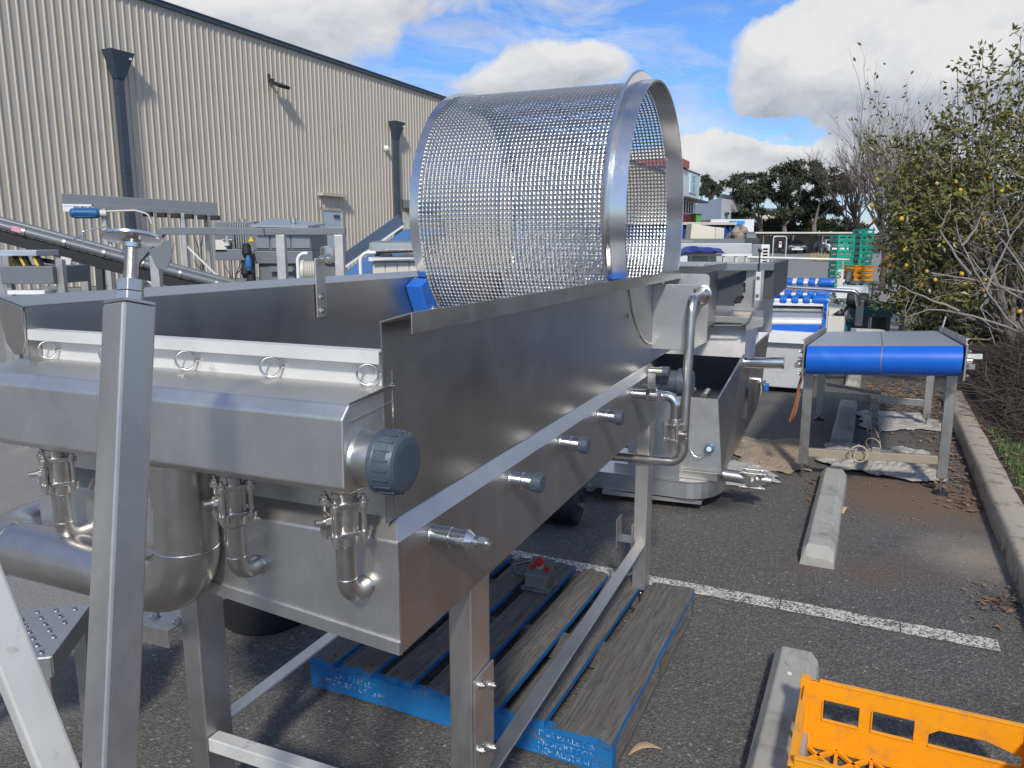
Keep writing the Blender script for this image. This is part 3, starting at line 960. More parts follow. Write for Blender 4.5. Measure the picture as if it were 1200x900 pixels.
# lower hull, battered shoulder band all round, floor falling to the right
lo = [(-.935, 0, .952), (0, 0, .868), (0, 2.06, .868), (-.935, 2.06, .952)]
cr = [(-.935, 0, 1.083), (0, 0, 1.083), (0, 2.06, 1.083), (-.935, 2.06, 1.083)]
bd = [(-.910, .036, 1.113), (-.025, .036, 1.113), (-.025, 2.06, 1.113), (-.910, 2.06, 1.113)]
b.add(lo + cr + bd, [(0, 3, 2, 1), (0, 1, 5, 4), (1, 2, 6, 5), (2, 3, 7, 6), (3, 0, 4, 7), (4, 5, 9, 8), (5, 6, 10, 9), (7, 4, 8, 11), (8, 9, 10, 11), (6, 7, 11, 10)])
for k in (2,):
    b.m[k] = 1  # right face takes the sheet with shade in its colour
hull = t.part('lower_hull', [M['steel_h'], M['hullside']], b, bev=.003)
b = MB()
b.hexa([(-.93, -.0045, .9525), (-.002, -.0045, .869), (-.002, .001, .869), (-.93, .001, .9525), (-.93, -.0045, .977), (-.002, -.0045, .8935), (-.002, .001, .8935), (-.93, .001, .977)])
t.part('bottom_lip', M['steel_h'], b, hull)
b = MB()
for i in range(60):
    z = .87 + .21 * i / 59
    b.cyl((.0005, -.0005, z), (.0005, -.0005, z + .0042), .0022, 6)
for i in range(60):
    z = 1.12 + .26 * i / 59
    b.cyl((-.0245, .0345, z), (-.0245, .0345, z + .0048), .0018, 6)
t.part('weld_seam', M['bright'], b, hull, kind='stuff')
# upper side walls
b = MB()
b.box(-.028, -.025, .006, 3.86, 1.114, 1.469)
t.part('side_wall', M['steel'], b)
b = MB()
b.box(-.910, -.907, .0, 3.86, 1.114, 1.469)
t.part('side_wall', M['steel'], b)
b = MB()
b.box(-.907, -.028, .034, .037, 1.114, 1.406)
t.part('end_wall', M['steel_h'], b)
b = MB()
b.sheet([(-.028, 1.469), (.033, 1.486), (.033, 1.453)], 'y', .004, 3.80, .003)
t.part('rim_flange', M['pipe'], b, bev=.001)
b = MB()
b.sheet([(-.978, 1.453), (-.978, 1.486), (-.907, 1.469)], 'y', -.004, 3.80, .003)
b.prism([(-.978, 1.486), (-.907, 1.469), (-.907, 1.40), (-.918, 1.37), (-.945, 1.365), (-.968, 1.39), (-.978, 1.44)], 'y', -.008, -.004)
t.part('rim_flange', M['pipe'], b, bev=.001)
# weir strip with return, and its lower plate
b = MB()
b.sheet([(.034, 1.4205), (.0, 1.4215), (-.001, 1.399)], 'x', -.925, -.029, .003)
t.part('weir_strip', M['alloy'], b, bev=.0008)
b = MB()
b.box(-.906, -.0265, .0285, .033, 1.356, 1.409)
t.part('weir_plate', M['alloy'], b)
for i, x in enumerate([-.868, -.685, -.478, -.271, -.060]):
    b = MB()
    a_ = R(28)
    u = Vector((math.cos(a_), math.sin(a_), 0))
    pts = [Vector((x, .012, 1.3785)) + u * (.0185 * math.cos(q)) + Vector((0, 0, .0185 * math.sin(q))) for q in [2 * math.pi * k / 24 for k in range(25)]]
    b.tube(pts, .0022, 8, False)
    b.cyl((x + .018, .03, 1.378), (x + .018, .018, 1.378), .0025, 8)
    t.part('pull_ring', M['bright'], b)
# overflow ledge box across the end
LX0, LX1 = -.955, -.0255
b = MB()
sec = [(.034, 1.357), (-.094, 1.3475), (-.114, 1.327), (-.117, 1.213), (-.102, 1.199), (.034, 1.199)]
b.prism(sec, 'x', LX0, LX1)
ledge = t.part('overflow_ledge', M['steel_h'], b, bev=.003)
b = MB()
b.prism([(.036, 1.361), (-.096, 1.351), (-.0985, 1.3475), (.036, 1.353)], 'x', LX1 + .0005, LX1 + .003)
b.hexa([(LX1 + .0005, .03, 1.330), (LX1 + .002, .03, 1.330), (LX1 + .002, .0335, 1.330), (LX1 + .0005, .0335, 1.330), (LX1 + .0005, -.098, 1.318), (LX1 + .002, -.098, 1.318), (LX1 + .002, -.098, 1.3195), (LX1 + .0005, -.098, 1.3195)])
t.part('end_seam', M['bright'], b, ledge)
b = MB()
for i in range(110):
    x = LX0 + (LX1 - LX0) * i / 109
    b.cyl((x, .031, 1.3575), (x + .008, .031, 1.3575), .0016, 6)
t.part('weld_seam', M['bright'], b, ledge, kind='stuff')
# union cap on the ledge end: steel stub, ribbed grey plastic nut with domed end
cz, cy = 1.250, -.060
b = MB()
b.lathe((LX1, cy, cz), (1, 0, 0), [(0, .049), (.006, .047), (.038, .047), (.040, .046)], 32)
st = t.part('union_stub', M['pipe'], b)
b = MB()
b.lathe((LX1 + .036, cy, cz), (1, 0, 0), [(0, .050), (.002, .0535), (.010, .0535), (.012, .0525), (.036, .051), (.044, .048), (.0475, .043), (.049, .034), (.0495, 0)], 40)
for k in range(20):
    a_ = 2 * math.pi * k / 20
    c_, s_ = math.cos(a_), math.sin(a_)
    b.bar((LX1 + .048, cy + .0525 * c_, cz + .0525 * s_), (LX1 + .076, cy + .0515 * c_, cz + .0515 * s_), .003, .003, (0, c_, s_))
t.part('union_cap', M['capgrey'], b, bev=0)


def ball_valve(b, x, y, z, k=1.0, ax='z', stem=(-.6, -.8, 0)):
    """three piece valve: two bolted end plates, body, stem with nut"""
    V = lambda dx, dy, dz: (x + dx * k, y + dy * k, z + dz * k) if ax == 'z' else ((x + dz * k, y + dy * k, z + dx * k) if ax == 'x' else (x + dx * k, y + dz * k, z + dy * k))
    def bx(x0, x1, y0, y1, z0, z1):
        p = [V(x0, y0, z0), V(x1, y0, z0), V(x1, y1, z0), V(x0, y1, z0), V(x0, y0, z1), V(x1, y0, z1), V(x1, y1, z1), V(x0, y1, z1)]
        b.hexa(p)
    sm = Vector(stem).normalized()
    sd_ = Vector((-sm.y, sm.x, 0))
    for s_ in (-1, 1):
        b.cyl(V(0, 0, s_ * .048), V(0, 0, s_ * .020), .0215 * k, 18)
        # square end plate turned to the stem
        cs = [(sm + sd_), (sm - sd_), (-sm - sd_), (-sm + sd_)]
        lo_ = [V(q.x * .025, q.y * .025, s_ * .026 - .004) for q in cs]
        hi_ = [V(q.x * .025, q.y * .025, s_ * .026 + .004) for q in cs]
        b.hexa(lo_[::-1] + hi_[::-1])
        for q in cs:
            b.cyl(V(q.x * .025, q.y * .025, s_ * .026 - .0045), V(q.x * .025, q.y * .025, s_ * .026 + .0045), .0095 * k, 10)
            b.tube([V(q.x * .025, q.y * .025, s_ * .030), V(q.x * .025, q.y * .025, s_ * .037)], .0075 * k, 6, True, None, False)
            b.cyl(V(q.x * .025, q.y * .025, s_ * .037), V(q.x * .025, q.y * .025, s_ * .043), .004 * k, 8)
    for q in ((sm + sd_), (sm - sd_), (-sm - sd_), (-sm + sd_)):
        b.cyl(V(q.x * .025, q.y * .025, -.03), V(q.x * .025, q.y * .025, .03), .0045 * k, 8)
    cs = [(sm + sd_), (sm - sd_), (-sm - sd_), (-sm + sd_)]
    b.hexa([V(q.x * .0185, q.y * .0185, -.021) for q in cs][::-1] + [V(q.x * .0185, q.y * .0185, .021) for q in cs][::-1])
    b.cyl(V(0, 0, -.022), V(0, 0, .022), .0225 * k, 18)
    p = lambda d: V(sm.x * d, sm.y * d, -.002)
    b.cyl(p(.015), p(.031), .0135 * k, 16)
    b.hexa([V(sm.x * d + sd_.x * e, sm.y * d + sd_.y * e, zz) for zz in (-.022, .012) for d, e in ((.026, -.021), (.031, -.021), (.031, .021), (.026, .021))])
    b.tube([p(.031), p(.037)], .0115 * k, 6, True, None, False)
    b.cyl(p(.037), p(.052), .0062 * k, 10)
    return b


# three drain lines from the ledge back into the tank end, each with its valve
for i, x in enumerate((-.782, -.317, -.072)):
    b = MB()
    b.cyl((x, -.055, 1.200), (x, -.055, 1.185), .0215, 18)
    pts = path([(x, -.055, 1.15), (x, -.055, .990), (x, .002, .990)], .036, 8)
    b.tube(pts, .0175, 18)
    for z, r_ in ((1.193, .0222), (1.090, .0182)):
        b.lathe((x, -.055, z - .0015), (0, 0, 1), [(0, r_), (.0015, r_ + .0012), (.003, r_)], 18)
    b.lathe((x, -.055, 1.027), (0, 0, 1), [(0, .0176), (.0012, .0186), (.0024, .0176)], 18)
    b.lathe((x, -.004, .990), (0, 1, 0), [(0, .0178), (.002, .0192), (.005, .021)], 18)
    pp = t.part('drain_pipe', M['pipe'], b)
    b = MB()
    ball_valve(b, x, -.055, 1.140, 1.0, 'z', (-.55, -.85, 0))
    t.part('ball_valve', M['cast'], b, pp, bev=.0012)

# big return pipe: drops from the ledge, sweeps left, turns back into the end plate
b = MB()
P0 = (-.444, -.05, 1.200)
pts = path([P0, (-.444, -.05, .936), (-.93, -.05, .940)], .088, 14)
b.tube(pts, .0585, 28)
b.tube(path([(-.93, -.05, .940), (-1.035, -.05, .940), (-1.035, .36, .945)], .085, 10), .0585, 28)
bp = t.part('return_pipe', M['pipe'], b)
b = MB()
for c_, d_ in (((-.444, -.05, 1.026), (0, 0, 1)), ((-.532, -.05, .9365), (1, 0, 0)), ((-.945, -.05, .940), (1, 0, 0)), ((-1.035, .05, .941), (0, 1, 0))):
    b.lathe(Vector(c_) - Vector(d_) * .0015, d_, [(0, .0586), (.0015, .0598), (.003, .0586)], 28)
t.part('weld_seam', M['bright'], b, bp)
b = MB()
b.lathe((-1.035, .30, .945), (0, 1, 0), [(0, .059), (.0, .095), (.010, .095), (.010, .059)], 28)
for k in range(6):
    a_ = 2 * math.pi * k / 6 + .3
    b.bolt((-1.035 + .078 * math.cos(a_), .30, .945 + .078 * math.sin(a_)), (0, -1, 0), .010, .010)
t.part('pipe_flange', M['cast'], b, bp)

# legs, rails, braces
LEGS = [(-.058, .0, .29, .385), (-.855, -.795, .29, .385), (-.058, .0, 1.975, 2.07), (-.855, -.795, 1.975, 2.07)]
for i, (x0, x1, y0, y1) in enumerate(LEGS):
    zt = .868 + (-x1) * .09 + .004
    b = MB()
    b.box(x0, x1 - .001, y0, y1, .13 if i > 1 else .10, zt)
    lg = t.part('leg', M['tube'], b, bev=.004)
    b = MB()
    xm, ym = (x0 + x1) / 2, (y0 + y1) / 2
    b.cyl((xm, ym, .02), (xm, ym, .14), .009, 10)
    b.hexnut((xm, ym, .085), (0, 0, 1), .015, .014)
    b.lathe((xm, ym, 0), (0, 0, 1), [(0, .036), (.008, .036), (.02, .015)], 18)
    t.part('levelling_foot', M['cast'], b, lg)
for y0, y1 in ((.292, .332),):
    b = MB()
    b.box(-.794, -.059, y0, y1, .255, .295)
    t.part('cross_rail', M['alloy'], b, bev=.003)  # sun on the rail is put into the pale colour
for x0, x1, zt in ((-.043, -.003, .338), (-.842, -.802, .292)):
    b = MB()
    b.sheet([(x0, zt - .038), (x0, zt), (x1, zt)], 'y', .386, 1.974, .004)
    b.box(x0, x1, .386, 1.974, zt - .004, zt)
    t.part('side_brace', M['steel_h'], b, bev=.0015)
b = MB()
b.box(.0005, .0065, .288, .39, .40, .655)
gp = t.part('joint_plate', M['tube'], b, bev=.002)
b = MB()
for y_, z_ in ((.315, .632), (.372, .60), (.315, .47), (.372, .44)):
    b.bolt((.0065, y_, z_), (1, 0, 0), .0075, .007)
t.part('plate_bolt', M['bright'], b, gp)
b = MB()
b.box(-.064, -.0585, 1.97, 2.06, .30, .42)
b.box(-.13, -.064, 1.98, 2.06, .335, .339)
b.box(-.134, -.13, 1.98, 2.06, .30, .43)
t.part('cable_bracket', M['tube'], b)
# pump skid channel at the back left
b = MB()
b.box(-1.06, -.86, .25, .255, .563, .613)
b.box(-1.06, -.86, .255, .62, .607, .612)
sk = t.part('skid_beam', M['tube'], b, bev=.001)
for x in (-.955, -.875):
    b = MB()
    b.bolt((x, .30, .612), (0, 0, 1), .009, .009)
    t.part('skid_bolt', M['cast'], b, sk)

# capped nozzles along the right side
for i, (y, z) in enumerate(((.126, 1.053), (.512, 1.052), (.865, 1.057), (1.228, 1.059))):
    b = MB()
    if i == 0:
        b.lathe((0, y, z), (1, 0, 0), [(0, .0215), (.003, .0205), (.028, .0195), (.029, .0205), (.040, .0205), (.041, .0190), (.066, .019), (.068, .0205), (.075, .0205), (.086, .013), (.088, .0105), (.098, .0105)], 24)
        b.hexnut((.098, y, z), (1, 0, 0), .0125, .016)
        b.cyl((.114, y, z), (.120, y, z), .007, 12)
        t.part('reducer_nozzle', M['bright'], b)
    else:
        b.lathe((0, y, z), (1, 0, 0), [(0, .0215), (.003, .0205), (.022, .0195), (.023, .021), (.030, .021), (.031, .0195), (.056, .0195)], 24)
        nz = t.part('nozzle', M['bright'], b)
        b = MB()
        b.lathe((.054, y, z), (1, 0, 0), [(0, .0205), (.001, .0235), (.022, .0228), (.025, .019), (.0252, 0)], 28)
        for k in range(14):
            a_ = 2 * math.pi * k / 14
            c_, s_ = math.cos(a_), math.sin(a_)
            b.bar((.056, y + .0232 * c_, z + .0232 * s_), (.075, y + .0226 * c_, z + .0226 * s_), .0022, .0022, (0, c_, s_))
        t.part('nozzle_cap', M['capgrey'], b, nz)
# water inlet with isolating valve, elbow and a second valve below
b = MB()
y, z = 1.645, 1.056
b.lathe((0, y, z), (1, 0, 0), [(0, .021), (.003, .019), (.05, .0185), (.051, .022), (.058, .022)], 20)
b.hexnut((.058, y, z), (1, 0, 0), .026, .014)
b.lathe((.070, y, z), (1, 0, 0), [(0, .02), (.006, .024), (.025, .024), (.032, .02)], 20)
b.hexnut((.102, y, z), (1, 0, 0), .024, .014)
b.tube(path([(.116, y, z), (.165, y, z), (.165, y, .975)], .034, 8), .0185, 18)
inl = t.part('inlet_pipe', M['bright'], b, bev=0)
b = MB()
b.box(.064, .096, y - .006, y + .006, z + .022, z + .030)
b.box(.066, .094, y - .030, y - .026, z + .028, z + .085)
b.bolt((.080, y - .03, z + .068), (0, -1, 0), .006, .005)
t.part('valve_lever', M['bright'], b, inl)
b = MB()
b.box(.044, .068, y - .032, y - .020, z + .030, z + .046)
t.part('lever_grip', M['slate'], b, inl, bev=.004)
b = MB()
ball_valve(b, .165, y, .925, 1.05, 'z', (.9, -.4, 0))
b.cyl((.165, y, .878), (.165, y, .85), .0215, 18)
t.part('ball_valve', M['cast'], b, inl, bev=.001)
# small and large plugged pipes near the far end
b = MB()
b.lathe((0, 1.93, 1.098), (1, 0, 0), [(0, .017), (.04, .017), (.041, .02), (.062, .02)], 18)
sn = t.part('nozzle', M['pipe'], b)
b = MB()
b.lathe((.055, 1.93, 1.098), (1, 0, 0), [(0, .022), (.025, .022), (.026, .018), (.0262, 0)], 18)
t.part('nozzle_cap', M['capgrey'], b, sn)
b = MB()
b.cyl((0, 2.02, 1.045), (.115, 2.02, 1.045), .047, 24)
sn = t.part('large_nozzle', M['capgrey'], b)
b = MB()
b.lathe((.10, 2.02, 1.045), (1, 0, 0), [(0, .052), (.002, .058), (.05, .056), (.058, .05), (.062, .04), (.0625, 0)], 30)
t.part('nozzle_cap', M['capgrey'], b, sn)

# box bracket on the far right side carrying the bent drain pipe
b = MB()
b.box(-.025, .139, 2.062, 2.066, 1.172, 1.440)
b.box(-.025, .012, 2.066, 2.10, 1.432, 1.452)
b.hexa([(-.02, 2.066, 1.170), (.139, 2.066, 1.170), (.152, 2.33, 1.170), (-.02, 2.33, 1.170), (-.02, 2.066, 1.174), (.139, 2.066, 1.174), (.152, 2.33, 1.174), (-.02, 2.33, 1.174)])
bk = t.part('side_bracket', M['steel_h'], b, bev=.001)
b = MB()
cc = [(-.02, 1.175), (.160, 1.175), (.160, 1.455), (.156, 1.468), (.143, 1.474), (-.02, 1.474)]
b.prism(cc, 'y', 2.33, 2.335)
t.part('back_plate', M['steel_h'], b, bk)
b = MB()
b.tube(path([(.132, 2.328, 1.385), (.146, 1.995, 1.385), (.140, 1.965, .722), (-.50, 1.965, .712)], .055, 9), .0195, 20)
bp = t.part('drain_pipe', M['pipe'], b)
b = MB()
b.lathe((.132, 2.328, 1.385), (.04, -1, 0), [(0, .042), (.01, .042), (.014, .034), (.03, .029), (.05, .022)], 24)
t.part('pipe_collar', M['pipe'], b, bp)
# upright locating bar bolted inside the left wall
b = MB()
b.box(-.904, -.898, .985, 1.036, 1.362, 1.556)
gb = t.part('locating_bar', M['tube'], b, bev=.0015)
b = MB()
for z in (1.385, 1.43):
    b.bolt((-.898, 1.011, z), (1, -.3, 0), .0075, .006)
t.part('bar_bolt', M['bright'], b, gb)
b = MB()
b.cyl((-.91, 1.03, 1.553), (-.86, 1.03, 1.553), .012, 12)
b.hexnut((-.885, 1.03, 1.553), (1, 0, 0), .017, .012)
t.part('bar_pin', M['cast'], b, gb)

# ------------------------------------------------------------------ perforated rotary drum resting in the tank
DY, DZ, DR = 2.10, 1.712, .522
XL, XR = -.878, -.085
t = Thing('rotary_drum', 'big perforated stainless drum screen with polished end rings, lying across the wash tank', 'drum screen', TF, ((XL + XR) / 2, DY, DZ - DR))
b = MB()
NA, NX = 192, 46
hw = .585                       # open share of a cell
x0, x1 = XL + .03, XR - .005
dx = (x1 - x0) / NX
ga = (1 - hw) / 2
def P(i, x):
    a_ = 2 * math.pi * i / NA
    return (x, DY + DR * math.cos(a_), DZ + DR * math.sin(a_))
us = []
for i in range(NA):
    us += [i + ga, i + 1 - ga]
xs = [x0]
for j in range(NX):
    xs += [x0 + (j + ga) * dx, x0 + (j + 1 - ga) * dx]
xs += [x1]
nu, nx = len(us), len(xs)
vs = [P(u, x) for x in xs for u in us]
fs = []
for j in range(nx - 1):
    for i in range(nu):
        hole = (j % 2 == 1) and (i % 2 == 0)
        if not hole:
            fs.append((j * nu + i, j * nu + (i + 1) % nu, (j + 1) * nu + (i + 1) % nu, (j + 1) * nu + i))
b.add(vs, fs, True)
o = t.part('mesh_shell', M['screen'], b)
md = o.modifiers.new('plate', 'SOLIDIFY')
md.thickness = .0016
md.offset = 0
b = MB()
b.lathe((XL - .004, DY, DZ), (1, 0, 0), [(0, DR - .03), (0, DR + .012), (.040, DR + .012), (.040, DR + .001), (.004, DR - .001), (.004, DR - .03)], 128)
del b.f[-2:], b.m[-2:], b.sm[-2:]
t.part('end_ring', M['bright'], b)
b = MB()
b.lathe((XR - .012, DY, DZ), (1, 0, 0), [(0, DR - .004), (0, DR + .040), (.010, DR + .044), (.014, DR + .036), (.018, DR + .006), (.075, DR + .004), (.077, DR + .001), (.075, DR - .006), (.0, DR - .006)], 128)
del b.f[-2:], b.m[-2:], b.sm[-2:]
t.part('end_ring', M['bright'], b)
b = MB()
b.lathe((XL + .36, DY, DZ), (1, 0, 0), [(0, DR - .012), (0, DR - .001), (.010, DR - .001), (.010, DR - .012), (0, DR - .012)], 96)
del b.f[-2:], b.m[-2:], b.sm[-2:]
t.part('inner_hoop', M['screen'], b)
# blue guide blocks fixed to the tank wall, shaped to the drum
def guide(x0, x1, a0, a1):
    b = MB()
    n = 8
    q = []
    for k in range(n + 1):
        a_ = R(a0 + (a1 - a0) * k / n)
        q.append((DY + (DR + .018) * math.cos(a_), DZ + (DR + .018) * math.sin(a_)))
    out = [(DY + (DR + .10) * math.cos(R(a1)), DZ + (DR + .095) * math.sin(R(a1))), (DY + (DR + .10) * math.cos(R((a0 + a1) / 2)), DZ + (DR + .10) * math.sin(R((a0 + a1) / 2))), (DY + (DR + .085) * math.cos(R(a0)), DZ + (DR + .085) * math.sin(R(a0)))]
    b.prism(q + out, 'x', x0, x1)
    g = TANK.part('drum_guide', M['blue'], b, bev=.003)
    a_ = R(a0 + (a1 - a0) * .42)
    b = MB()
    b.bolt((x1, DY + (DR + .055) * math.cos(a_), DZ + (DR + .055) * math.sin(a_)), (1, 0, 0), .010, .008)
    TANK.part('guide_bolt', M['bright'], b, g)
guide(-.905, -.835, 207, 238)
guide(-.905, -.835, 302, 333)
guide(-.105, -.030, 207, 238)
guide(-.105, -.030, 302, 333)

# ------------------------------------------------------------------ upturned stand in the foreground
t = Thing('machine_stand', 'upturned square tube stand with a threaded levelling foot on top, before the tank', 'stand', WF, (-.5, .75, 0))
a0 = Vector((-.507, 1.003, 1.520))
ax = Vector((.0, .262, .965)).normalized()
e1 = Vector((.521, .853, -.23)).normalized()
e1 = (e1 - ax * e1.dot(ax)).normalized()
e2 = ax.cross(e1)
ctr = a0 + Vector((-.006, .030, 0))
b = MB()
b.bar(ctr, ctr - ax * 1.50, .048, .048, e1)
post = t.part('post', M['tube'], b, bev=.004)
b = MB()
b.bar(ctr + ax * .0005, ctr + ax * .005, .046, .046, e1)
t.part('end_cap', M['cast'], b, post, bev=.001)
b = MB()
th = ctr + ax * .004
b.hexnut(th, ax, .0185, .013)
b.hexnut(th + ax * .0145, ax, .0178, .015)
t.part('lock_nut', M['cast'], b, post, bev=.0012)
b = MB()
prof = []
k = 0.0
while k < .053:
    prof += [(k, .0080), (k + .0009, .0092), (k + .0016, .0092)]
    k += .0024
b.lathe(th + ax * .028, ax, prof, 20, None, False)
t.part('threaded_rod', M['cast'], b, post)
b = MB()
b.lathe(th + ax * .074, ax, [(0, .0105), (.006, .0115), (.009, .016), (.011, .0365), (.0125, .0385), (.0155, .0385), (.0165, .0365), (.017, 0)], 40)
t.part('foot_disc', M['bright'], b, post)
b = MB()
f0 = ctr - ax * 1.46
b.bar((-.788, .95, 1.52), (-.430, .95, .08), .045, .045, (-.6, -.7, 0))
t.part('diagonal_brace', M['alloy'], b, bev=.004)  # sunlit brightness of the tube is painted in by the pale material
b = MB()
b.bar(f0 + Vector((-.05, -.01, -.02)), Vector((-.40, .96, f0.z - .02)), .045, .045)
b.bar(f0 + Vector((.12, -.08, -.065)), f0 + Vector((-.35, .05, -.065)), .045, .045)
t.part('base_rail', M['tube'], b, bev=.004)

# ------------------------------------------------------------------ perforated step
A_ = TF.world((-1.302, .235, .47))
SPF = Frame(A_.x, A_.y, -11.2)
t = Thing('access_step', 'folded steel access step with raised round grip holes beside the tank legs', 'step', SPF, (-.25, .16, 0))
b = MB()
# solid plate; black discs laid on it stand in for the dark holes
b.box(-.52, 0, 0, .33, .447, .450)
b.sheet([(-.52, .395), (-.52, .4465), (0, .4465), (0, .395)], 'y', 0, .003, .003)
b.box(-.003, 0, .003, .33, .385, .447)
b.box(-.52, -.517, .003, .33, .385, .447)
b.box(-.517, -.003, .327, .33, .385, .447)
b.box(-.517, -.003, .0, .003, .385, .447)
t.part('tread_plate', M['darkgrey'] if False else M['steel_h'], b, bev=.0015)
b = MB()
for r_ in range(7):
    for c_ in range(9):
        x = -.035 - c_ * .055 - (r_ % 2) * .0275
        y = .03 + r_ * .045
        if x > -.5:
            b.lathe((x, y, .4502), (0, 0, 1), [(0, .0125), (.0045, .0085), (.0046, .0066), (.0015, .0062), (.001, 0)], 14)
gh = t.part('grip_holes', M['bright'], b, kind='stuff')
b = MB()
for r_ in range(7):
    for c_ in range(9):
        x = -.035 - c_ * .055 - (r_ % 2) * .0275
        y = .03 + r_ * .045
        if x > -.5:
            b.cyl((x, y, .4512), (x, y, .4524), .0058, 10)
t.part('dark_hole_discs', M['black'], b, kind='stuff')  # the dark of the holes is put into black discs
for x in (-.03, -.49):
    for ya, yb in ((.29, .327), (.003, .04)):
        b = MB()
        b.box(x - .02, x + .02, ya, yb, .0, .386)
        t.part('support_leg', M['tube'], b, bev=.003)

# black tub and black roller lying on the ground under the tank
t = Thing('black_tub', 'round black plastic tub standing on the asphalt under the left of the tank', 'tub', WF, (-1.07, 3.12, 0))
b = MB(); b.lathe((-1.07, 3.12, 0), (0, 0, 1), [(0, .17), (.01, .18), (.24, .20), (.24, .215), (.262, .215), (.262, .19), (.03, .165), (.03, 0)], 36); t.part('tub_body', M['black'], b)
b = MB()
for s_ in (-1, 1):
    b.tube(path([(-1.07 + s_ * .20, 3.06, .2), (-1.07 + s_ * .25, 3.06, .2), (-1.07 + s_ * .25, 3.18, .2), (-1.07 + s_ * .20, 3.18, .2)], .02, 4), .009, 8)
t.part('tub_handle', M['blackp'], b)
t = Thing('rubber_roller', 'short fat black rubber roller lying on the asphalt under the tank side', 'roller', TF, (-.76, 2.9, 0))
b = MB(); b.lathe((-.92, 2.95, .118), (1, 0, 0), [(0, .095), (.008, .114), (.30, .114), (.308, .095), (.308, .06), (.302, .055), (.302, 0)], 36); t.part('tread', M['black'], b)
b = MB(); b.cyl((-.96, 2.95, .118), (-.59, 2.95, .118), .018, 14); t.part('axle', M['cast'], b)

# ------------------------------------------------------------------ hopper machine standing beyond the tank
t = Thing('feed_hopper', 'stainless feed hopper with a notched rim plate and sloping trough beyond the tank', 'hopper', TF, (-.3, 4.3, 0))
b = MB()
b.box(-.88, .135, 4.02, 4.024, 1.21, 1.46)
t.part('recessed_panel', M['darkgrey'], b)  # steel panel; shade of the recess is put into the dark grey
b = MB()
b.box(-.88, .20, 5.4, 5.404, .9, 1.46)
t.part('end_panel', M['steel_h'], b)
b = MB()
b.sheet([(-.9, 1.40), (-.9, 1.468), (-.9 + .02, 1.475)], 'y', 3.9, 5.4, .003)
# rim of the far trough: folded bar running on to the right
b.hexa([(-.10, 3.79, 1.440), (.295, 4.00, 1.440), (.295, 4.05, 1.440), (-.10, 3.84, 1.440), (-.10, 3.79, 1.484), (.295, 4.00, 1.484), (.295, 4.05, 1.484), (-.10, 3.84, 1.484)])
t.part('rim', M['steel'], b, bev=.002)
b = MB()
b.box(.235, .295, 4.052, 5.4, 1.26, 1.484)
t.part('end_cover', M['darkgrey'], b, bev=.003)  # steel face whose dark reflections are put into the grey colour
b = MB()
npl = [(.128, 1.185), (.185, 1.185), (.185, 1.455), (.175, 1.468), (.128, 1.458)]
b.prism([(.190, 1.185), (.190, 1.462), (.176, 1.468), (.132, 1.455), (.132, 1.375), (.118, 1.368), (.132, 1.360), (.132, 1.300), (.112, 1.292), (.128, 1.272), (.118, 1.255), (.108, 1.232), (.07, 1.225), (.07, 1.185)], 'y', 3.99, 3.996)
t.part('notched_plate', M['tube'], b)
for z in (1.295, 1.265):
    pass
b = MB()
b.cyl((.095, 4.0, 1.25), (.095, 4.02, 1.25), .026, 18)
t.part('port_hole', M['black'], b)
b = MB()
b.box(.196, .228, 3.93, 3.936, 1.255, 1.43)
cp = t.part('clamp_plate', M['alloy'], b, bev=.002)
b = MB()
for z in (1.285, 1.395):
    b.bolt((.212, 3.93, z), (0, -1, 0), .008, .007)
t.part('clamp_bolt', M['bright'], b, cp)
b = MB()
b.cyl((.212, 3.945, 1.42), (.212, 3.945, 1.565), .004, 8)
b.lathe((.200, 3.945, 1.563), (1, 0, 0), [(0, .010), (.012, .013), (.024, .010)], 12)
t.part('locking_rod', M['blackp'], b, cp)
b = MB()
b.hexa([(-.40, 3.88, 1.150), (.262, 3.88, 1.150), (.25, 4.02, 1.185), (-.40, 4.02, 1.185), (-.40, 3.88, 1.153), (.262, 3.88, 1.153), (.25, 4.02, 1.188), (-.40, 4.02, 1.188)])
b.box(-.40, .262, 3.875, 3.88, 1.115, 1.153)
b.hexa([(.16, 3.874, 1.07), (.262, 3.874, 1.10), (.262, 3.88, 1.10), (.16, 3.88, 1.07), (.16, 3.874, 1.116), (.262, 3.874, 1.153), (.262, 3.88, 1.153), (.16, 3.88, 1.116)])
t.part('drip_shelf', M['tube'], b, bev=.001)
b = MB()
b.tube(path([(-.3, 3.865, 1.085), (.13, 3.865, 1.10), (.175, 3.86, 1.125), (.205, 3.86, 1.20), (.225, 3.9, 1.22)], .03, 5), .0065, 8)
t.part('cable', M['greypaint'], b)
b = MB()
b.hexa([(-.45, 3.97, .885), (.150, 3.97, .885), (.150, 3.974, .885), (-.45, 3.974, .885), (-.45, 4.02, 1.145), (.150, 4.02, 1.145), (.150, 4.024, 1.145), (-.45, 4.024, 1.145)])
b.hexa([(.150, 3.97, .885), (.205, 4.06, .885), (.205, 4.064, .885), (.150, 3.974, .885), (.150, 4.02, 1.145), (.205, 4.10, 1.145), (.205, 4.104, 1.145), (.150, 4.024, 1.145)])
t.part('sloping_plate', M['tube'], b)
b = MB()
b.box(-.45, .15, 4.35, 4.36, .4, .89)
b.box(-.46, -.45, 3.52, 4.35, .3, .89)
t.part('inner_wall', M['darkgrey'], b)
for k in range(4):
    b = MB(); b.cyl((-.30 + k * .09, 3.56, .69), (-.30 + k * .09, 3.72, .695), .022, 14); t.part('roller', M['cast'], b)
b = MB()
b.hexa([(-.46, 3.50, .235), (.108, 3.50, .235), (.108, 3.504, .235), (-.46, 3.504, .235), (-.46, 3.52, .690), (.060, 3.52, .690), (.060, 3.524, .690), (-.46, 3.524, .690)])
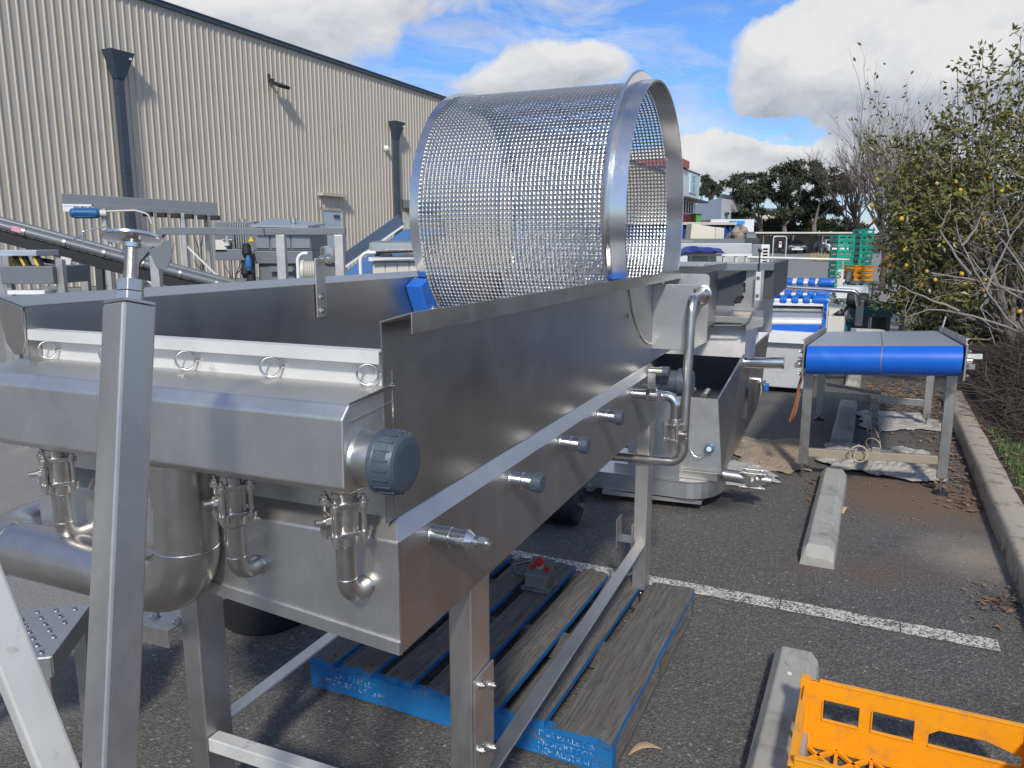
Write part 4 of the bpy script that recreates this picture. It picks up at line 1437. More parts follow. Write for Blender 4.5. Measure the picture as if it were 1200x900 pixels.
fw = t.part('front_wall', M['steel_h'], b)
b = MB()
b.box(-.135, -.131, 3.40, 3.50, .20, .68)
b.box(-.45, -.135, 3.40, 3.404, .20, .68)
b.box(-.131, -.095, 3.488, 3.494, .22, .685)
t.part('angle_plate', M['steel_h'], b)
b = MB()
pr = [(.060, 3.52, .690), (.150, 3.90, .905), (.19, 5.3, .905), (.13, 5.55, .40), (.108, 5.5, .235), (.108, 3.5, .235)]
n = len(pr)
b.add([(x - .002, y, z) for x, y, z in pr] + [(x + .002, y, z) for x, y, z in pr], [tuple(range(n))[::-1], tuple(range(n, 2 * n))] + [(i, (i + 1) % n, n + (i + 1) % n, n + i) for i in range(n)])
sw = t.part('side_wall', M['steel'], b)
b = MB()
b.tube([(.060, 3.518, .692), (.150, 3.90, .907), (.19, 5.3, .907)], .007, 8)
t.part('rim_edge', M['bright'], b, sw)
b = MB()
b.bar((.12, 3.78, .36), (.118, 3.78, .46), .006, .012)
t.part('wall_handle', M['bright'], b, sw)
b = MB()
b.lathe((.14, 4.02, .846), (1, 0, .05), [(0, .040), (.012, .040), (.013, .036), (.235, .036), (.236, .038), (.25, .038), (.25, .033), (.2, .033), (.2, 0)], 28)
t.part('outlet_pipe', M['bright'], b)
b = MB()
b.lathe((.0275, 3.500, .39), (0, -1, .05), [(0, .022), (.012, .024), (.014, .029), (.026, .027), (.028, .02)], 20)
pl = t.part('plug', mat('blue_grey_cap', (.035, .12, .22), .4, 0, .1, 10), b)
b = MB(); b.lathe((.0275, 3.471, .391), (0, -1, 0), [(0, .016), (.006, .014), (.007, 0)], 16); t.part('plug_centre', M['white'], b, pl)
b = MB()
b.tube([(-.09, 3.49, .44), (-.085, 3.475, .38), (-.06, 3.46, .345), (-.03, 3.465, .335), (.0, 3.47, .345), (.02, 3.47, .365)], .0025, 6)
t.part('plug_chain', M['bright'], b, pl)
b = MB()
b.cyl((.105, 3.60, .205), (.23, 3.60, .20), .038, 20)
ball_valve(b, .28, 3.60, .20, 1.75, 'x', (0, -1, 0))
b.cyl((.33, 3.60, .20), (.385, 3.60, .20), .030, 20)
t.part('drain_valve', M['cast'], b, bev=.001)
# stadium shaped base pan
b = MB()
def stad(off, z):
    pts = [(-1.1, 3.40 - off, z)]
    for k in range(15):
        a_ = R(-90 + 180 * k / 14)
        pts.append((-.08 + (.30 + off) * .62 * math.cos(a_) * 1.0, 3.70 + (.30 + off) * math.sin(a_), z))
    pts.append((-1.1, 4.0 + off, z))
    return pts
rows = [stad(-.02, .085), stad(0, .088), stad(0, .185), stad(.008, .190), stad(.008, .197), stad(-.02, .197)]
m = len(rows[0])
b.add([p for r_ in rows for p in r_], [(i * m + j, i * m + (j + 1) % m, (i + 1) * m + (j + 1) % m, (i + 1) * m + j) for i in range(len(rows) - 1) for j in range(m)], False)
b.add(rows[-1], [tuple(range(m))]); b.add(rows[0], [tuple(range(m))[::-1]])
t.part('base_pan', M['steel_h'], b)
b = MB()
b.hexa([(-.6, 3.37, .06), (.0, 3.45, .045), (.0, 3.9, .045), (-.6, 3.9, .06), (-.6, 3.37, .085), (.0, 3.45, .07), (.0, 3.9, .07), (-.6, 3.9, .085)])
b.box(-.55, .085, 3.46, 3.475, .20, .245)
for x in (-.9, -.45, -.05):
    b.cyl((x, 3.6, 0), (x, 3.6, .09), .02, 10)
t.part('base_plate', M['tube'], b)
b = MB()
b.box(-.70, -.66, 3.36, 3.40, .07, .26)
b.box(-.72, -.64, 3.355, 3.36, .09, .24)
b.bolt((-.68, 3.355, .11), (0, -1, 0), .008, .008)
b.bolt((-.68, 3.355, .22), (0, -1, 0), .008, .008)
t.part('pan_bracket', M['tube'], b)
b = MB()
b.tube([(.115, 4.75, .62), (.19, 4.75, .62), (.20, 4.74, .58), (.20, 4.74, .5)], .018, 10)
b.box(.17, .23, 4.70, 4.78, .60, .612)
sv = t.part('sample_valve', M['cast'], b)
b = MB(); b.box(.225, .255, 4.70, 4.74, .545, .60); t.part('valve_grip', M['blue'], b, sv, bev=.006)

# ------------------------------------------------------------------ blue pallet under the tank
t = Thing('timber_pallet', 'weathered blue painted timber pallet lying on the white line under the tank', 'pallet', SF, (-1.18, 2.57, 0))
X0, X1, Y0, Y1 = -1.755, -.612, 1.995, 3.130
nb = 7
wd = .118
gap = (X1 - X0 - nb * wd - .065) / (nb - 1)
for i in range(nb):
    x0 = X0 + i * (wd + gap) + random.uniform(-.006, .006)
    w_ = wd + (.065 if i == nb - 1 else random.uniform(-.006, .006))
    dy0, dy1 = random.uniform(-.012, .006), random.uniform(-.006, .012)
    b = MB()
    nseg, nw = 8, 4
    zt, zb = .142, .119
    grid = []
    for j in range(nseg + 1):
        yy = Y0 + dy0 + (Y1 + dy1 - Y0 - dy0) * j / nseg
        row = []
        for k in range(nw + 1):
            ed = .0007
            rough = (.010 if (j in (0, nseg)) else .002)
            chip = random.uniform(0, .005) if (i == nb - 1 and k == nw and random.random() < .5) else 0
            row.append((x0 + w_ * k / nw + random.uniform(-ed, ed) - chip, yy + random.uniform(-rough, rough), zt + random.uniform(-.0015, .0015) - (.003 if k in (0, nw) else 0)))
        grid.append(row)
    c_ = nw + 1
    b.add([p for r_ in grid for p in r_], [(j * c_ + k, j * c_ + k + 1, (j + 1) * c_ + k + 1, (j + 1) * c_ + k) for j in range(nseg) for k in range(nw)], False, 0)
    def side(top, flip):
        low = [(p[0], p[1], zb) for p in top]
        n_ = len(top)
        f_ = [(q, q + 1, n_ + q + 1, n_ + q) for q in range(n_ - 1)]
        b.add(top + low, [g[::-1] for g in f_] if not flip else f_, False, 1)
    side(grid[0], False); side(grid[-1], True); side([r_[0] for r_ in grid], True); side([r_[-1] for r_ in grid], False)
    b.add([(x0, Y0, zb), (x0 + w_, Y0, zb), (x0 + w_, Y1, zb), (x0, Y1, zb)], [(3, 2, 1, 0)], False, 1)
    o = t.part('deck_board', [M['wood'], M['bluewood']], b)
    b = MB()
    for yy in (Y0 + .045, (Y0 + Y1) / 2, Y1 - .045):
        for xx in (x0 + w_ * .25, x0 + w_ * .75):
            b.cyl((xx + random.uniform(-.008, .008), yy + random.uniform(-.01, .01), .138), (xx, yy, .1425), .0045, 8)
    t.part('nail_heads', M['barkd'], b, o, kind='stuff')
for k, yy in enumerate((Y0 + .004, (Y0 + Y1) / 2 - .02, Y1 - .044)):
    b = MB()
    n_ = 8
    for q in range(n_):
        xa, xb = X0 + (X1 - X0) * q / n_, X0 + (X1 - X0) * (q + 1) / n_
        b.box(xa, xb, yy + random.uniform(-.0015, .0015), yy + .040, .022, .1185)
    br = t.part('bearer', M['bluewood'] if k == 0 else M['wood'], b)
    if k == 0:
        br0 = br
for x0 in (X0 + .005, (X0 + X1) / 2 - .06, X1 - .125):
    b = MB(); b.box(x0, x0 + .12, Y0 + .02, Y1 - .02, .002, .0215); t.part('base_board', M['wood'], b, bev=.002)
stencil = mat('worn_white_stencil', (.36, .50, .62), .7, 0, .1, 20, c2=(.008, .17, .48), c2s=45, c2t=(.42, .52))
text(t, 'stencil_lettering', 'THIS PALLET IS\nPROPERTY OF\nCHEP AUSTRALIA', stencil, .029, (X1 - .15, Y0 + .001, .070), (R(90), 0, 0), br0)
text(t, 'stencil_lettering', 'CHEP PALLET\nPROPERTY OF CHEP', stencil, .029, (X0 + .20, Y0 + .001, .075), (R(90), 0, 0), br0)

# emergency stop box on the pallet
t = Thing('control_box', 'small grey brown control box with a red emergency stop button on the pallet', 'control box', SF, (-1.225, 2.87, .143))
a_ = R(-6)
cx, cy, cz = -1.222, 2.865, .1425
b = MB()
b.prism([(cx - .062, cy - .06), (cx + .062, cy - .06), (cx + .062, cy + .06), (cx - .062, cy + .06)], 'z', cz, cz + .012)
boxm = mat('grey_brown_enclosure', (.17, .155, .135), .5, .3, .15, 20, c2=(.30, .28, .25), c2s=12, c2t=(.56, .7))
t.part('base_flange', boxm, b, bev=.003)
b = MB()
b.prism([(cy - .050, cz + .012), (cy + .052, cz + .012), (cy + .050, cz + .108), (cy - .038, cz + .066)], 'x', cx - .050, cx + .050)
t.part('enclosure', boxm, b, bev=.003)
b = MB()
b.prism([(cy - .044, cz + .062), (cy - .042, cz + .068), (cy + .052, cz + .114), (cy + .052, cz + .108)], 'x', cx - .054, cx + .054)
lid = t.part('lid', M['greypaint'], b, bev=.002)
nrm = Vector((0, -.44, .90)).normalized()
def lidp(x, k):
    return Vector((cx + x, cy - .04 + .092 * k, cz + .068 + .046 * k))
b = MB(); b.lathe(lidp(.0, .5), nrm, [(0, .017), (.014, .017), (.014, .010)], 18); t.part('yellow_collar', M['twine'], b, lid)
b = MB(); b.lathe(lidp(.0, .5) + nrm * .012, nrm, [(0, .012), (.010, .012), (.013, .021), (.020, .023), (.026, .020), (.028, .012), (.026, 0)], 24); t.part('stop_button', M['red'], b, lid)
for s_ in (-1, 1):
    b = MB(); b.lathe(lidp(s_ * .036, .38), nrm, [(0, .012), (.007, .012), (.009, .010), (.0095, 0)], 18); t.part('push_button', M['red'], b, lid)
b = MB()
for s_ in (-1, 1):
    for k in (.1, .9):
        b.cyl(lidp(s_ * .047, k), lidp(s_ * .047, k) + nrm * .003, .004, 8)
t.part('lid_screw', M['bright'], b, lid)
b = MB()
b.cyl((cx - .072, cy, cz + .035), (cx - .049, cy, cz + .035), .014, 12)
b.tube(path([(cx - .065, cy, cz + .035), (cx - .12, cy, cz + .035), (cx - .15, cy + .05, cz + .05), (cx - .14, cy + .14, cz + .03), (cx - .12, cy + .22, cz + .012)], .03, 5), .006, 8)
t.part('cable', M['darkgrey'], b)

# ------------------------------------------------------------------ orange crate in the corner
t = Thing('plastic_crate', 'bright orange plastic crate with open slots in the bottom right corner', 'crate', SF, (.2, 2.2, 0))
CX0, CX1, CY0, CY1, CH = -.112, .498, 2.00, 2.425, .245
b = MB()
# far wall with two windows and a curved hand hole, pieced round the openings
yw0, yw1 = CY1 - .006, CY1
cols_ = [(-.108, -.053), (.050, .088), (.202, .240)]
b.box(-.106, CX1, yw0, yw1, .183, .240)
b.box(-.106, CX1, yw0, yw1, .015, .118)
b.box(-.106, -.053, yw0, yw1, .118, .183)
b.box(.050, .088, yw0, yw1, .118, .183)
b.box(.202, .242, yw0, yw1, .118, .183)
for xa, za, xb, zb_ in ((.242, .150, .268, .170), (.268, .170, .387, .172), (.387, .172, .48, .146)):
    b.hexa([(xa, yw0, za), (xb, yw0, zb_), (xb, yw1, zb_), (xa, yw1, za), (xa, yw0, .183), (xb, yw0, .183), (xb, yw1, .183), (xa, yw1, .183)])
b.box(.48, CX1, yw0, yw1, .118, .183)
# rims round the openings stand proud inside
for x0, x1 in ((-.053, .050), (.088, .202)):
    b.box(x0 - .003, x1 + .003, yw0 - .006, yw0, .113, .118)
    b.box(x0 - .004, x0, yw0 - .006, yw0, .118, .183)
    b.box(x1, x1 + .004, yw0 - .006, yw0, .118, .183)
b.box(.242, .48, yw0 - .006, yw0, .113, .118)
b.box(-.070, CX1, CY1 - .009, CY1 + .006, .240, .247)
b.box(-.102, -.070, CY1 - .009, CY1 + .006, .233, .240)
t.part('far_wall', M['orange'], b, bev=.0012)
for nm, (x0, x1) in (('end_wall', (CX0, CX0 + .006)), ('end_wall', (CX1, CX1 + .006))):
    b = MB()
    b.box(x0, x1, CY0, CY1, .015, .10)
    b.box(x0, x1, CY0, CY0 + .12, .10, .215)
    b.box(x0, x1, CY1 - .10, CY1, .10, .235)
    b.box(x0, x1, CY0 + .12, CY1 - .10, .17, .215)
    b.box(x0 - .010, x1 + .004, CY0, CY1, .232 - .02, .240 - .02)
    for yy in (CY0 + .05, CY0 + .16, CY1 - .15):
        b.box(x0 - .010, x0, yy, yy + .006, .02, .21)
    b.box(x0 - .012, x1 + .012, CY1 - .03, CY1 + .004, .015, .252)
    t.part(nm, M['orange'], b, bev=.0012)
b = MB()
b.box(-.106, CX1, CY0, CY0 + .006, .015, .12)
b.box(-.106, CX1, CY0, CY0 + .006, .19, .24)
for x in (-.08, .12, .30, .47):
    b.box(x - .03, x + .03, CY0, CY0 + .006, .12, .19)
b.box(-.106, CX1, CY0 - .008, CY0 + .009, .24, .247)
t.part('near_wall', M['orange'], b, bev=.0012)
b = MB()
nx_, ny_ = 6, 4
for i in range(nx_):
    for j in range(ny_):
        xa, xb = -.106 + (CX1 + .106) * i / nx_, -.106 + (CX1 + .106) * (i + 1) / nx_
        ya, yb = CY0 + .006 + (CY1 - CY0 - .012) * j / ny_, CY0 + .006 + (CY1 - CY0 - .012) * (j + 1) / ny_
        b.bar((xa, ya, .018), (xb, yb, .018), .011, .012)
        b.bar((xa, yb, .0185), (xb, ya, .0185), .011, .011)
for i in range(nx_ + 1):
    xa = -.106 + (CX1 + .106) * i / nx_
    b.bar((xa, CY0 + .006, .0175), (xa, CY1 - .006, .0175), .010, .010)
for j in range(ny_ + 1):
    ya = CY0 + .006 + (CY1 - CY0 - .012) * j / ny_
    b.bar((-.106, ya, .0172), (CX1, ya, .0172), .010, .009)
t.part('lattice_floor', M['orange'], b)

# ------------------------------------------------------------------ blue belt conveyor
t = Thing('belt_conveyor', 'low belt conveyor with a bright blue front roller on four stainless legs', 'conveyor', SF, (.05, 6.5, 0))
def tl(b):
    b.v = [(x, y, z + ((.052 * (x + .39) / .9 - .060 * (y - 5.3)) * min(1, max(0, (z - .10) / .5)))) for x, y, z in b.v]
    return b
CXL, CXR = -.398, .512
rr = .096
zc_, yf, yb_ = .851, 5.40, 7.62
b = MB()
sec = [(yf - rr * math.sin(R(180 * k / 18)), zc_ - rr * math.cos(R(180 * k / 18))) for k in range(19)]
back = [(yb_ + rr * math.sin(R(180 * k / 12)), zc_ + rr * math.cos(R(180 * k / 12))) for k in range(13)]
mid = [(yf + (yb_ - yf) * k / 6, zc_ + rr) for k in range(1, 6)]
loop = sec + mid + back
SEAM = .058
for (xa, xb) in ((CXL + .012, SEAM - .004), (SEAM + .004, CXR - .012)):
    n = len(loop)
    vs = [(xa, y, z) for y, z in loop] + [(xb, y, z) for y, z in loop]
    fs = [(i, (i + 1) % n, n + (i + 1) % n, n + i)[::-1] for i in range(n)]
    mis = [1 if (loop[i][1] > zc_ + rr - .002 and loop[(i + 1) % n][1] > zc_ + rr - .002) else 0 for i in range(n)]
    for f, mi_ in zip(fs, mis):
        pass
    base_ = len(b.v)
    b.v += vs
    for f, mi_ in zip(fs, mis):
        b.f.append(tuple(base_ + q for q in f)); b.m.append(mi_); b.sm.append(True)
    b.add(vs[:n], [tuple(range(n))], False, 0); b.add(vs[n:], [tuple(range(n))[::-1]], False, 0)
o = t.part('belt', [M['belt'], M['beltgrey']], tl(b))
b = MB()
n = len(loop)
k_ = (rr - .0015) / rr
lp2 = [((y - yf) * k_ + yf if y < yf else ((y - yb_) * k_ + yb_ if y > yb_ else y), (z - zc_) * k_ + zc_) for y, z in loop]
vs = [(SEAM - .005, y, z) for y, z in lp2] + [(SEAM + .005, y, z) for y, z in lp2]
b.add(vs, [(i, (i + 1) % n, n + (i + 1) % n, n + i)[::-1] for i in range(n)], True)
t.part('belt_seam', M['greypaint'], tl(b), o)
for s_, xa, xb in ((-1, CXL - .012, CXL), (1, CXR, CXR + .012)):
    b = MB()
    b.box(xa, xb, yf - .02, yb_ + .03, zc_ - .06, zc_ + rr + .035)
    b.box(xa - .012 if s_ < 0 else xa, xb if s_ < 0 else xb + .012, yf - .01, yb_, zc_ + rr + .034, zc_ + rr + .040)
    b.box(xa, xb, yf - .075, yf - .02, zc_ - .12, zc_ + rr + .01)
    fr_ = t.part('side_frame', M['old'], tl(b), bev=.002)
    b = MB()
    xs_ = xa if s_ < 0 else xb
    for yy, z in ((yf - .05, zc_ + .06), (yf - .05, zc_ - .02), (yf - .04, zc_ - .09), (yf + .1, zc_ - .02)):
        b.bolt((xs_, yy, z), (s_, -.2, 0), .012, .012)
    b.cyl((xs_, yf, zc_), (xs_ + s_ * .035, yf, zc_), .02, 12)
    b.cyl((xs_ + s_ * .02, yf - .075, zc_ - .03), (xs_ + s_ * .02, yf + .12, zc_ - .03), .007, 8)
    b.box(min(xs_, xs_ + s_ * .05), max(xs_, xs_ + s_ * .05), yf - .03, yf + .05, zc_ - .05, zc_ - .02)
    t.part('bearing_block', M['cast'], tl(b), fr_)
b = MB()
b.box(CXR + .012, CXR + .10, yf + .02, yf + .06, zc_ + .01, zc_ + .04)
b.hexa([(CXR - .01, 7.2, zc_ + .10), (CXR - .004, 7.2, zc_ + .10), (CXR + .04, 7.5, zc_ + .22), (CXR + .034, 7.5, zc_ + .22), (CXR - .01, 7.3, zc_ + .10), (CXR - .004, 7.3, zc_ + .10), (CXR + .04, 7.6, zc_ + .22), (CXR + .034, 7.6, zc_ + .22)])
t.part('guide_arm', M['alloy'], tl(b))
for x, y, zb in ((-.376, 5.535, .10), (.472, 5.535, .105), (-.40, 7.5, .06), (.475, 7.5, .10)):
    b = MB()
    b.box(x - .031, x + .031, y - .02, y + .02, zb, zc_ - .06)
    lg = t.part('leg', M['old'], tl(b), bev=.003)
    b = MB()
    zb2 = zb + (.052 * (x + .39) / .9 - .060 * (y - 5.3)) * min(1, max(0, (zb - .1) / .5))
    b.cyl((x, y, .018), (x, y, zb2 + .03), .007, 8)
    b.hexnut((x, y, zb2 - .014), (0, 0, 1), .014, .012)
    if not (x < -.37 and y < 6):
        b.lathe((x, y, .001), (0, 0, 1), [(0, .050), (.010, .048), (.022, .02), (.03, .012)], 20, 1)
    t.part('foot', [M['cast'], M['blackp']], b, lg)
b = MB(); b.bar((-.344, 5.535, .185), (.440, 5.535, .225), .035, .055); t.part('cross_rail', mat('tan_weathered_rail', (.40, .345, .25), .5, .4, .15, 12), b, bev=.002)
b = MB(); b.bar((-.368, 7.5, .245), (.443, 7.5, .235), .04, .06); b.bar((-.368, 7.75, .30), (.1, 7.62, .27), .03, .03); t.part('cross_rail', M['old'], b, bev=.002)
b = MB(); b.bar((.075, 5.553, .235), (.045, 7.48, .26), .05, .05); t.part('centre_rail', M['old'], b, bev=.002)
b = MB()
pts = []
for k in range(150):
    u = k / 149
    y = 5.60 + 1.8 * u
    a_ = u * 2 * math.pi * 6 + 1.3 * math.sin(u * 17)
    pts.append((.072 - .02 * u - .010 + (.040 + .012 * math.sin(u * 23)) * math.cos(a_), y + .05 * math.sin(u * 31), .245 + .018 * u + (.038 + .010 * math.sin(u * 19)) * math.sin(a_)))
b.tube(pts, .0042, 6)
for k in range(26):
    pass
lp = [(.0 + .055 * math.cos(q) - .03, 5.47 + .01 * math.sin(q * 2), .225 + .055 * math.sin(q)) for q in [2 * math.pi * k / 20 for k in range(21)]]
b.tube(lp, .005, 6)
b.tube([(-.03, 5.50, .285), (-.055, 5.49, .22), (-.05, 5.49, .15), (-.06, 5.49, .12)], .005, 6)
t.part('rope', M['twine'], b)
b = MB()
b.tube([(-.405, 5.42, .76), (-.425, 5.41, .66), (-.44, 5.42, .55), (-.47, 5.42, .42), (-.46, 5.42, .40), (-.435, 5.42, .50), (-.42, 5.42, .62)], .010, 8)
t.part('hanging_strap', mat('faded_orange_strap', (.26, .10, .055), .7, 0, .15, 12), b)


def crumple(name, label, cat, m_, cx, cy, lx, ly, rot, hgt, seed, cut=.25, group=None):
    rnd = random.Random(seed)
    n = 26
    ph = [(rnd.uniform(2, 9), rnd.uniform(2, 9), rnd.uniform(0, 6.3), rnd.uniform(.3, 1)) for _ in range(9)]
    b = MB()
    vs = []
    for j in range(n + 1):
        for i in range(n + 1):
            u, v = i / n - .5, j / n - .5
            ang = math.atan2(v, u)
            k = 1 - cut * (.5 + .5 * math.sin(ang * 3 + seed)) * (2 * max(abs(u), abs(v))) ** 2 + .06 * math.sin(ang * 11 + seed)
            x, y = u * lx * k, v * ly * k
            h = sum(w_ * abs(math.sin(fx * u * 3 + fy * v * 3 + p_)) for fx, fy, p_, w_ in ph) / 5
            h = hgt * h * (1 - (2 * max(abs(u), abs(v))) ** 4 * .8) + .006 + rnd.uniform(0, hgt * .12)
            xr = x * math.cos(rot) - y * math.sin(rot)
            yr = x * math.sin(rot) + y * math.cos(rot)
            vs.append((cx + xr + rnd.uniform(-.006, .006), cy + yr + rnd.uniform(-.006, .006), h))
    b.add(vs, [(j * (n + 1) + i, j * (n + 1) + i + 1, (j + 1) * (n + 1) + i + 1, (j + 1) * (n + 1) + i) for j in range(n) for i in range(n)], False)
    o = single(name, label, cat, m_, b, SF, (cx, cy, 0), group)
    md = o.modifiers.new('plate', 'SOLIDIFY'); md.thickness = .003
    return o


crumple('canvas_sheet', 'crumpled tan canvas sheet on the asphalt left of the blue conveyor legs', 'sheet', M['canvas'], -.66, 6.05, .62, 1.05, .2, .040, 3)
crumple('plastic_sheet', 'dirty grey white plastic lying beside the tan canvas next to the drain valve', 'sheet', M['sheetw'], -.78, 5.45, .44, .62, .5, .03, 5)
crumple('plastic_sheet', 'large crumpled white sheet under the front rail of the blue conveyor', 'sheet', M['sheetw'], .10, 6.12, .86, .85, .1, .085, 8)
crumple('plastic_sheet', 'flattened pale sheet between the back legs of the blue conveyor', 'sheet', M['sheetw'], .26, 7.7, .78, .85, .3, .045, 12)

# ------------------------------------------------------------------ roller machine with rows of blue wheels
def sp(px, py, y):
    d = pixdir(px, py)
    q0 = SF.local((0, 0, 0)); q1 = SF.local((d.x, d.y, 0))
    k = y / q1.y
    return Vector((q1.x * k, y, EYE + d.z * k))
def sbox(b, px0, px1, py0, py1, y, dep):
    a, c = sp(px0, py1, y), sp(px1, py0, y)
    return b.box(a.x, c.x, y, y + dep, a.z, c.z)
t = Thing('slitting_machine', 'white and stainless machine with rows of blue wheels behind the blue conveyor', 'machine', SF, (-.9, 9.3, 0))
YA = 8.7
b = MB()
sbox(b, 887, 950, 402, 452, YA, 1.7)
t.part('cabinet', mat('scuffed_stainless_panel', (.62, .62, .60), .45, .4, .15, 7, c2=(.66, .66, .64), c2s=6, c2t=(.52, .6)), b, bev=.01)
b = MB()
for px in (893, 942):
    a = sp(px, 455, YA + .1)
    b.box(a.x - .04, a.x + .04, YA + .1, YA + .18, 0, .14)
    b.box(a.x - .04, a.x + .04, YA + 1.4, YA + 1.5, 0, .14)
t.part('leg', M['tube'], b)
b = MB(); sbox(b, 888, 958, 391, 400.5, YA - .08, .3); t.part('front_bar', M['white'], b, bev=.004)
# slanting blue guard, bright roller, belt, back plate stepping up and away
def slab(pxa, pxb, py0, y0, pxc, pxd, py1, y1, th=.012):
    a, c, d_, e = sp(pxa, py0, y0), sp(pxb, py0, y0), sp(pxd, py1, y1), sp(pxc, py1, y1)
    dn = Vector((0, 0, -th))
    b = MB()
    b.hexa([a + dn, c + dn, d_ + dn, e + dn, a, c, d_, e])
    return b
gd = t.part('blue_guard', M['belt'], slab(890, 957, 391, YA, 894, 962, 380, YA + .22))
b = MB()
for px, py, y in ((897, 388.5, YA + .04), (917, 389.5, YA + .04), (938, 390, YA + .04)):
    b.lathe(sp(px, py, y), (0, -.3, 1), [(0, .014), (.006, .012), (.008, 0)], 10)
t.part('guard_screw', M['white'], b, gd)
b = MB()
p0, p1 = sp(897, 378, YA + .32), sp(963, 379, YA + .32)
b.cyl(p0, p1, .062, 24)
t.part('bright_roller', M['alloy'], b)  # bright reflection on the roller is put into its pale colour
t.part('belt_strip', M['beltgrey'], slab(898, 962, 372, YA + .42, 901, 962, 364, YA + .70))
t.part('back_plate', M['old'], slab(901, 964, 366, YA + .72, 903, 965, 356.5, YA + .78))
for px0, px1, px2, px3 in ((893, 898, 899, 904), (963, 967, 966, 971)):
    t.part('side_strip', M['blue'], slab(px0, px1, 386, YA + .1, px2, px3, 352, YA + .8, .02))
# wheel rows
rows = [(352, YA + .75, (904, 918.5, 932, 945.5, 962), .060), (345, YA + 1.0, (911, 924, 937.5, 951, 966), .060), (331, YA + 1.35, (912, 925, 938, 951.5, 968), .060)]
for k, (py, y, pxs, rad) in enumerate(rows):
    b = MB()
    b.cyl(sp(895, py - .5, y), sp(972, py + 1.0, y), .022, 12)
    sh_ = t.part('wheel_shaft', M['white'], b)
    for j, px in enumerate(pxs):
        c = sp(px, py + (px - 930) * .012, y)
        w2 = .085 if j == len(pxs) - 1 else .036
        b = MB()
        b.lathe(c - Vector((w2, 0, 0)), (1, 0, 0), [(0, rad * .55), (0, rad * .92), (w2 * .3, rad), (w2 * 1.7, rad), (w2 * 2, rad * .92), (w2 * 2, rad * .55)], 20)
        t.part('blue_wheel', M['blue'], b, sh_)
for py0, py1, y, pa, pb in ((327, 329, YA + 1.5, 906, 990), (355, 357, YA + .72, 896, 965)):
    b = MB(); b.bar(sp(pa, (py0 + py1) / 2 - .5, y), sp(pb, (py0 + py1) / 2 + 1, y), .04, .036); t.part('cross_bar', M['white'], b)
b = MB()
b.tube(path([sp(903, 335.5, YA + .3), sp(1004, 341.5, YA + .3), sp(1006, 358, YA + .35)], .06, 6), .026, 12)
t.part('guard_rail', M['bright'], b)
b = MB()
b.tube([sp(876, 301.5, YA + 1.9), sp(996, 304.5, YA + 1.9)], .018, 12)
b.tube([sp(988, 304, YA + 1.9), sp(987, 336, YA + 1.9)], .013, 8)
t.part('upper_rail', M['alloy'], b)
b = MB()
sbox(b, 980, 989, 316, 336, YA + 1.4, .35)
sd_ = t.part('side_housing', M['offwhite'], b, bev=.01)
pt = sp(983.5, 323, YA + 1.4)
text(t, 'housing_letter', 'S', M['black'], .10, (pt.x, pt.y - .004, pt.z), (R(90), 0, 0), sd_)
b = MB(); sbox(b, 990.5, 998, 319, 331, YA + 1.45, .3); sbox(b, 992, 997, 331, 336, YA + 1.5, .1); t.part('motor_housing', M['greypaint'], b, bev=.02)
b = MB(); sbox(b, 979, 1018, 337, 350, YA + .9, .5); t.part('gear_cover', M['white'], b, bev=.01)
b = MB()
q = [sp(970, 356, YA + .5), sp(991, 358, YA + .5), sp(972, 371, YA + .5)]
b.prism([(p.x, p.z) for p in q], 'y', YA + .5, YA + .53)
t.part('gusset_plate', M['offwhite'], b)
b = MB(); sbox(b, 969, 990, 371, 391, YA + .4, .04); sbox(b, 967, 970.5, 356, 391, YA + .3, .1); t.part('side_panel', M['offwhite'], b)
b = MB(); sbox(b, 990, 1000, 374, 388, YA + .8, .2); t.part('blue_box', mat('petrol_box', (.01, .15, .25), .5, 0, .1, 6), b, bev=.01)
b = MB(); sbox(b, 1001, 1013, 352, 382, YA + .6, .18); t.part('drive_post', M['darkgrey'], b, bev=.01)
b = MB()
p = sp(1006, 351, YA + .7)
b.lathe(p - Vector((.12, 0, 0)), (1, 0, 0), [(0, .06), (.02, .075), (.2, .075), (.22, .06)], 18)
b.tube([sp(975, 366, YA + .7), sp(985, 369, YA + .7), sp(995, 358, YA + .75), sp(1002, 360, YA + .7)], .02, 8)
b.tube([sp(980, 350, YA + .8), sp(990, 372, YA + .8), sp(1003, 386, YA + .7)], .012, 8)
t.part('drive_motor', M['black'], b)
b = MB(); b.bar(sp(1000, 388, YA + .5), sp(1033, 389.5, YA + .7), .1, .06); t.part('floor_channel', M['alloy'], b)
b = MB()
for k in range(12):
    b.bar(sp(968 + k, 345 + (k * 7) % 9, YA + .8 + .03 * k), sp(980 + k * 1.5, 348 + (k * 5) % 11, YA + .85 + .02 * k), .02, .02)
t.part('linkage', M['cast'], b)

